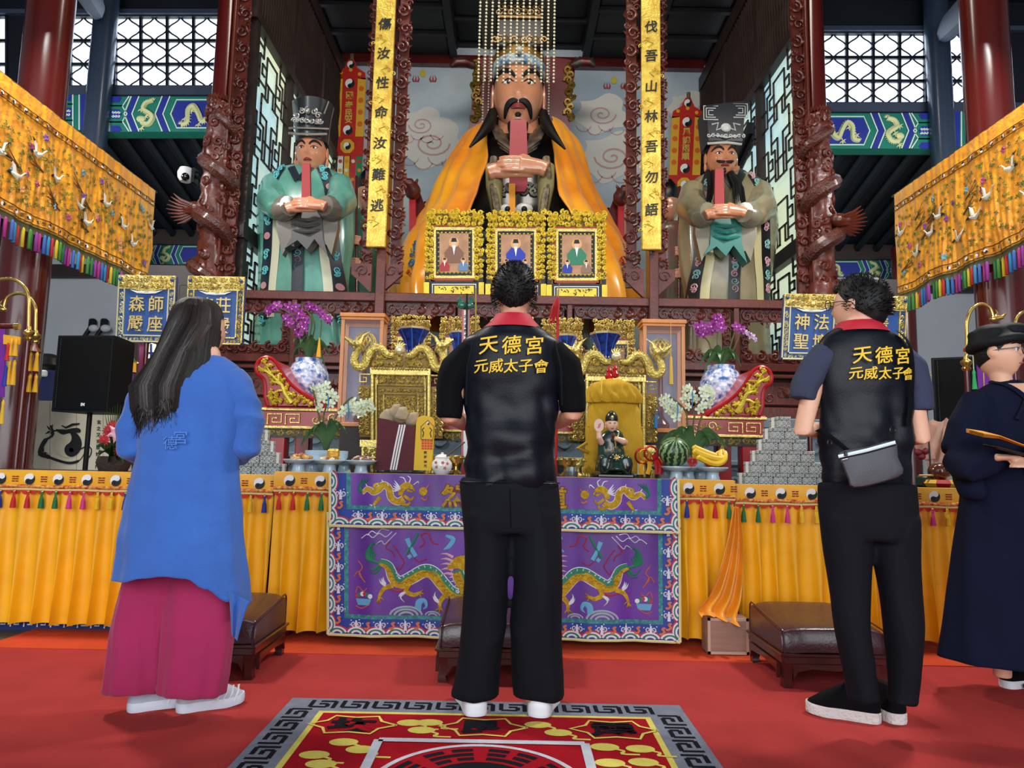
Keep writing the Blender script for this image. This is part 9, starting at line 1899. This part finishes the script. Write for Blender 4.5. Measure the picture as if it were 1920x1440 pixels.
q.loft(rr); obj('body', q, mat('charcoal_ripstop', '#4a4d52', .6, var=.1, bump=.15, bscale=220), bag)
q = MB(); q.strip([(1572, 856), (1625, 844), (1679, 829)], 6, bgm, .052, .003); obj('zip', q, mat('white_zip', '#d9ecf2', .5), bag); q = MB(); q.strip([(1573, 860), (1626, 849), (1680, 834)], 2.5, bgm, .0525, .002); obj('zip_edge', q, M_BLACK, bag); q = MB(); q.box(bgm(1586, 851, .058), (.012, .006, .016), ch=.002); obj('zip_pull', q, M_BLACK, bag); q = MB(); q.prism([(1577, 861), (1592, 858), (1592, 862), (1577, 865)], bgm, .05, .0545); lb_ = obj('brand_tag', q, M_BLACK, bag)
q = MB(); q.strip([(1579, 862), (1590, 859.5)], .9, bgm, .0555); obj('tag_print', q, M_WHITE, lb_)
q = MB(); q.strip(smoothpath([(1668, 622), (1686, 650), (1688, 700), (1683, 760), (1677, 800)], 4), 11, vest.mp, .012, .003); obj('strap', q, M_BLKTEE, bag); q = MB(); q.tube([bgm(1677, 800, .01), bgm(1676, 812, .02), bgm(1674, 828, .03)], .005, 6); q.tube([bgm(1674 + 5 * cos(t), 806 + 6 * sin(t), .02) for t in [i * pi / 6 for i in range(13)]], .003, 5); obj('strap_clip', q, M_BLACK, bag)
q = MB(); q.strip(smoothpath([(1534, 806), (1550, 824), (1562, 838), (1574, 850)], 3), 7, vest.mp, .014, .003); obj('strap', q, M_BLKTEE, bag); q = MB(); q.tube([bgm(1556 + 4 * cos(t), 830 + 5 * sin(t), .02) for t in [i * pi / 6 for i in range(13)]], .003, 5); obj('strap_clip', q, M_BLACK, bag)
Y4 = 3.22
p4 = thing('person', ground(1890, 1285), 'person in a navy robe, black cap and glasses, holding yellow papers', 'person')
S = lambda x, y, d=0.0: at(x, y, Y4 + d)
H4_ = Head(at(1872, 664, Y4), .078, .092, .112, .74, radians(-4), .28)
robe = Silh(Y4, [(716, 1868, 1925, .62), (726, 1846, 1950, .58), (745, 1822, 1972, .55), (780, 1808, 1988, .55), (850, 1808, 1988, .58), (930, 1806, 1990, .6), (1000, 1800, 1998, .62), (1100, 1788, 2008, .66), (1200, 1776, 2020, .7), (1236, 1772, 2026, .7)], 80, .03, 9, 1.2, 5)
M_NAVY = mat('navy_cotton_robe', '#0d1328', .9, var=.12, vscale=6, bump=.1, bscale=220, spec=.15)
skin_body(Y4, H4_, (1878, 714), Silh(Y4, [(722, 1865, 1930, .55), (760, 1830, 1965, .45), (900, 1830, 1965, .5), (1000, 1830, 1965, .5)], 32), [Silh(Y4, [(980, 1835, 1895, .8), (1270, 1865, 1895, 1)], 20), Silh(Y4, [(980, 1900, 1960, .8), (1270, 1925, 1955, 1)], 20)],
    [(S(1832, 760), S(1806, 856), S(1868, 858, -.2), S(1918, 856, -.23), .036, 1), (S(1966, 760), S(1992, 850), S(1945, 866, -.2), S(1905, 866, -.26), .036, -1)], M_SKIN3, p4, .008, .044)
rb = obj('robe', wrinkle(robe.mesh(cap=False), lambda p: .008 * nz(p, 5, 5, 1.2, 3) + .004 * nz(p, 12, 12, 4, 6)), M_NAVY, p4, sharp=80); rb.modifiers.new('thickness', 'SOLIDIFY').thickness = .004
q = MB(); q.flat([(1868, 722), (1906, 722), (1898, 737), (1889, 752), (1879, 737)], robe.mp, .018); obj('neck_opening', q, M_SKIN3, rb)
for pts in ([(1862, 716), (1874, 732), (1889, 752)], [(1914, 716), (1900, 734), (1887, 756), (1870, 790)]): q = MB(); q.strip(smoothpath(pts, 4), 9, robe.mp, .02, .006); obj('lapel', q, M_NAVY, rb)
q = MB(); q.tube([S(1838, 750), S(1812, 800, -.02), S(1802, 850, -.05)], [.08, .085, .085], 16)
q.tube([S(1800, 852, -.05), S(1826, 866, -.12), S(1856, 874, -.2)], [(.075, .09), (.06, .115), (.05, .125)], 16, up=(0, -1, 0)); q.tube([S(1812, 890, -.08), S(1822, 922, -.1), S(1848, 928, -.14)], [.06, .05, .03], 12)
obj('sleeve', wrinkle(remesh(q, .014, 12), lambda p: .008 * rdg(p, 4, 4, 4, 5)), M_NAVY, p4)
q = MB(); q.tube([S(1960, 750), S(1990, 800, -.02), S(1996, 850, -.05)], [.08, .085, .085], 16); q.tube([S(1996, 852, -.05), S(1972, 866, -.12), S(1950, 880, -.2)], [(.075, .09), (.06, .115), (.05, .125)], 16, up=(0, -1, 0)); obj('sleeve', remesh(q, .012, 4), M_NAVY, p4)
H4_.eyes(p4, '#20140f', .8, .4, .06)
for g in (-1, 1): q = MB(); H4_.line(q, [(g * .18, .26), (g * .4, .32), (g * .68, .27)], .0035, .001); obj('eyebrow', q, M_HAIR, p4)
q = MB(); H4_.line(q, [(-.24, -.5), (0, -.47), (.24, -.5)], .006, -.001); obj('lips', q, mat('natural_lip', '#b5615a', .45), p4)
gl = MB()
for g in (-1, 1):
    c = H4_.loc(g * .42, 1.12, .03); gl.tube([c + H4_.M @ Vector((.025 * cos(t), 0, .023 * sin(t))) for t in [2 * pi * i / 20 for i in range(21)]], .0024, 6); gl.tube([H4_.loc(g * .74, 1.08, .08), H4_.loc(g * 1.05, .4, .08), H4_.loc(g * 1.08, -.05, .06)], .0022, 5)
gl.tube([H4_.loc(-.13, 1.16, .05), H4_.loc(.13, 1.16, .05)], .002, 5); obj('glasses', gl, mat('dark_acetate', '#1c1214', .25), p4)
obj('hair', hair_cap(H4_, -.5, -.15, .5, .03, .01, seed=2), M_HAIR, p4)
q = MB(); hc = H4_.loc(0, -.1, .62); q.ball(hc, (.098, .105, .06), 20, 12, H4_.M); q.ball(at(1838, 642, Y4 + .02), (.045, .06, .045), 14, 10); q.ball(at(1862, 624, Y4), (.08, .08, .04), 14, 10); q.ball(at(1828, 628, Y4 + .03), (.028, .05, .02), 12, 8); q.ball(at(1890, 620, Y4), (.085, .09, .035), 14, 10)
q.tube([H4_.loc(1.1 * sin(t), 1.13 * cos(t), .42 + .08 * cos(t)) for t in [2 * pi * i / 24 for i in range(25)]], .024, 8); hat = obj('cap', wrinkle(remesh(q, .008, 3), lambda p: .004 * nz(p, 14, 14, 20, 3)), mat('black_satin_cap', '#0b0d11', .7, var=.15, spec=.25), p4)
q = MB(); b_ = H4_.loc(-.15, 1.22, .52); q.box(b_, (.03, .012, .02), rz=.74, ch=.004); obj('jade_badge', q, mat('pale_jade', '#bfe0d4', .3), hat)
for x, y, yw in ((1882, 1292, -1.3), (1938, 1284, -1.2)):
    s_ = bpy.data.objects.new('shoe', None); COL.objects.link(s_); s_.parent = p4; s_.location = ground(x, y) - p4.location; g_ = ground(x, y); T = shoe(s_, (g_.x, g_.y, .0), yw, M_BLKTEE, M_WSOLE, .24, .088, .034, .07, False)
    q = MB(); q.tube([T(.05, .06, .02), T(.046, .1, .03), T(.05, .14, .02)], [(.004, .012)] * 3, 6); obj('sole_insert', q, M_BLKTEE, s_)
pa = thing('yellow_papers', at(1870, 832, Y4 - .26), 'sheaf of folded yellow papers in the hands of the robed woman', 'papers')
for j in range(4):
    q = MB(); d = Y4 - .27 - .012 * j; a = [(1829, 815 - j * 2), (1860, 818 - j * 1.5), (1900, 832 - j), (1965, 850 - j)]; pts = [at(x, y, d) for x, y in a]
    q.loft([[p + Vector((0, -.05, -.012)), p + Vector((0, .06, .012)), p + Vector((0, .06, .015)), p + Vector((0, -.05, -.009))] for p in pts]); obj('sheet', q, mat('joss_paper', '#e0981c', .7, var=.12), pa, sharp=30)
q = MB(); q.box(at(1885, 843, Y4 - .25), (.13, .1, .012), rx=.15, ry=.25, ch=.003); obj('phone', q, M_BLACK, label='black phone held under the yellow papers', cat='phone')
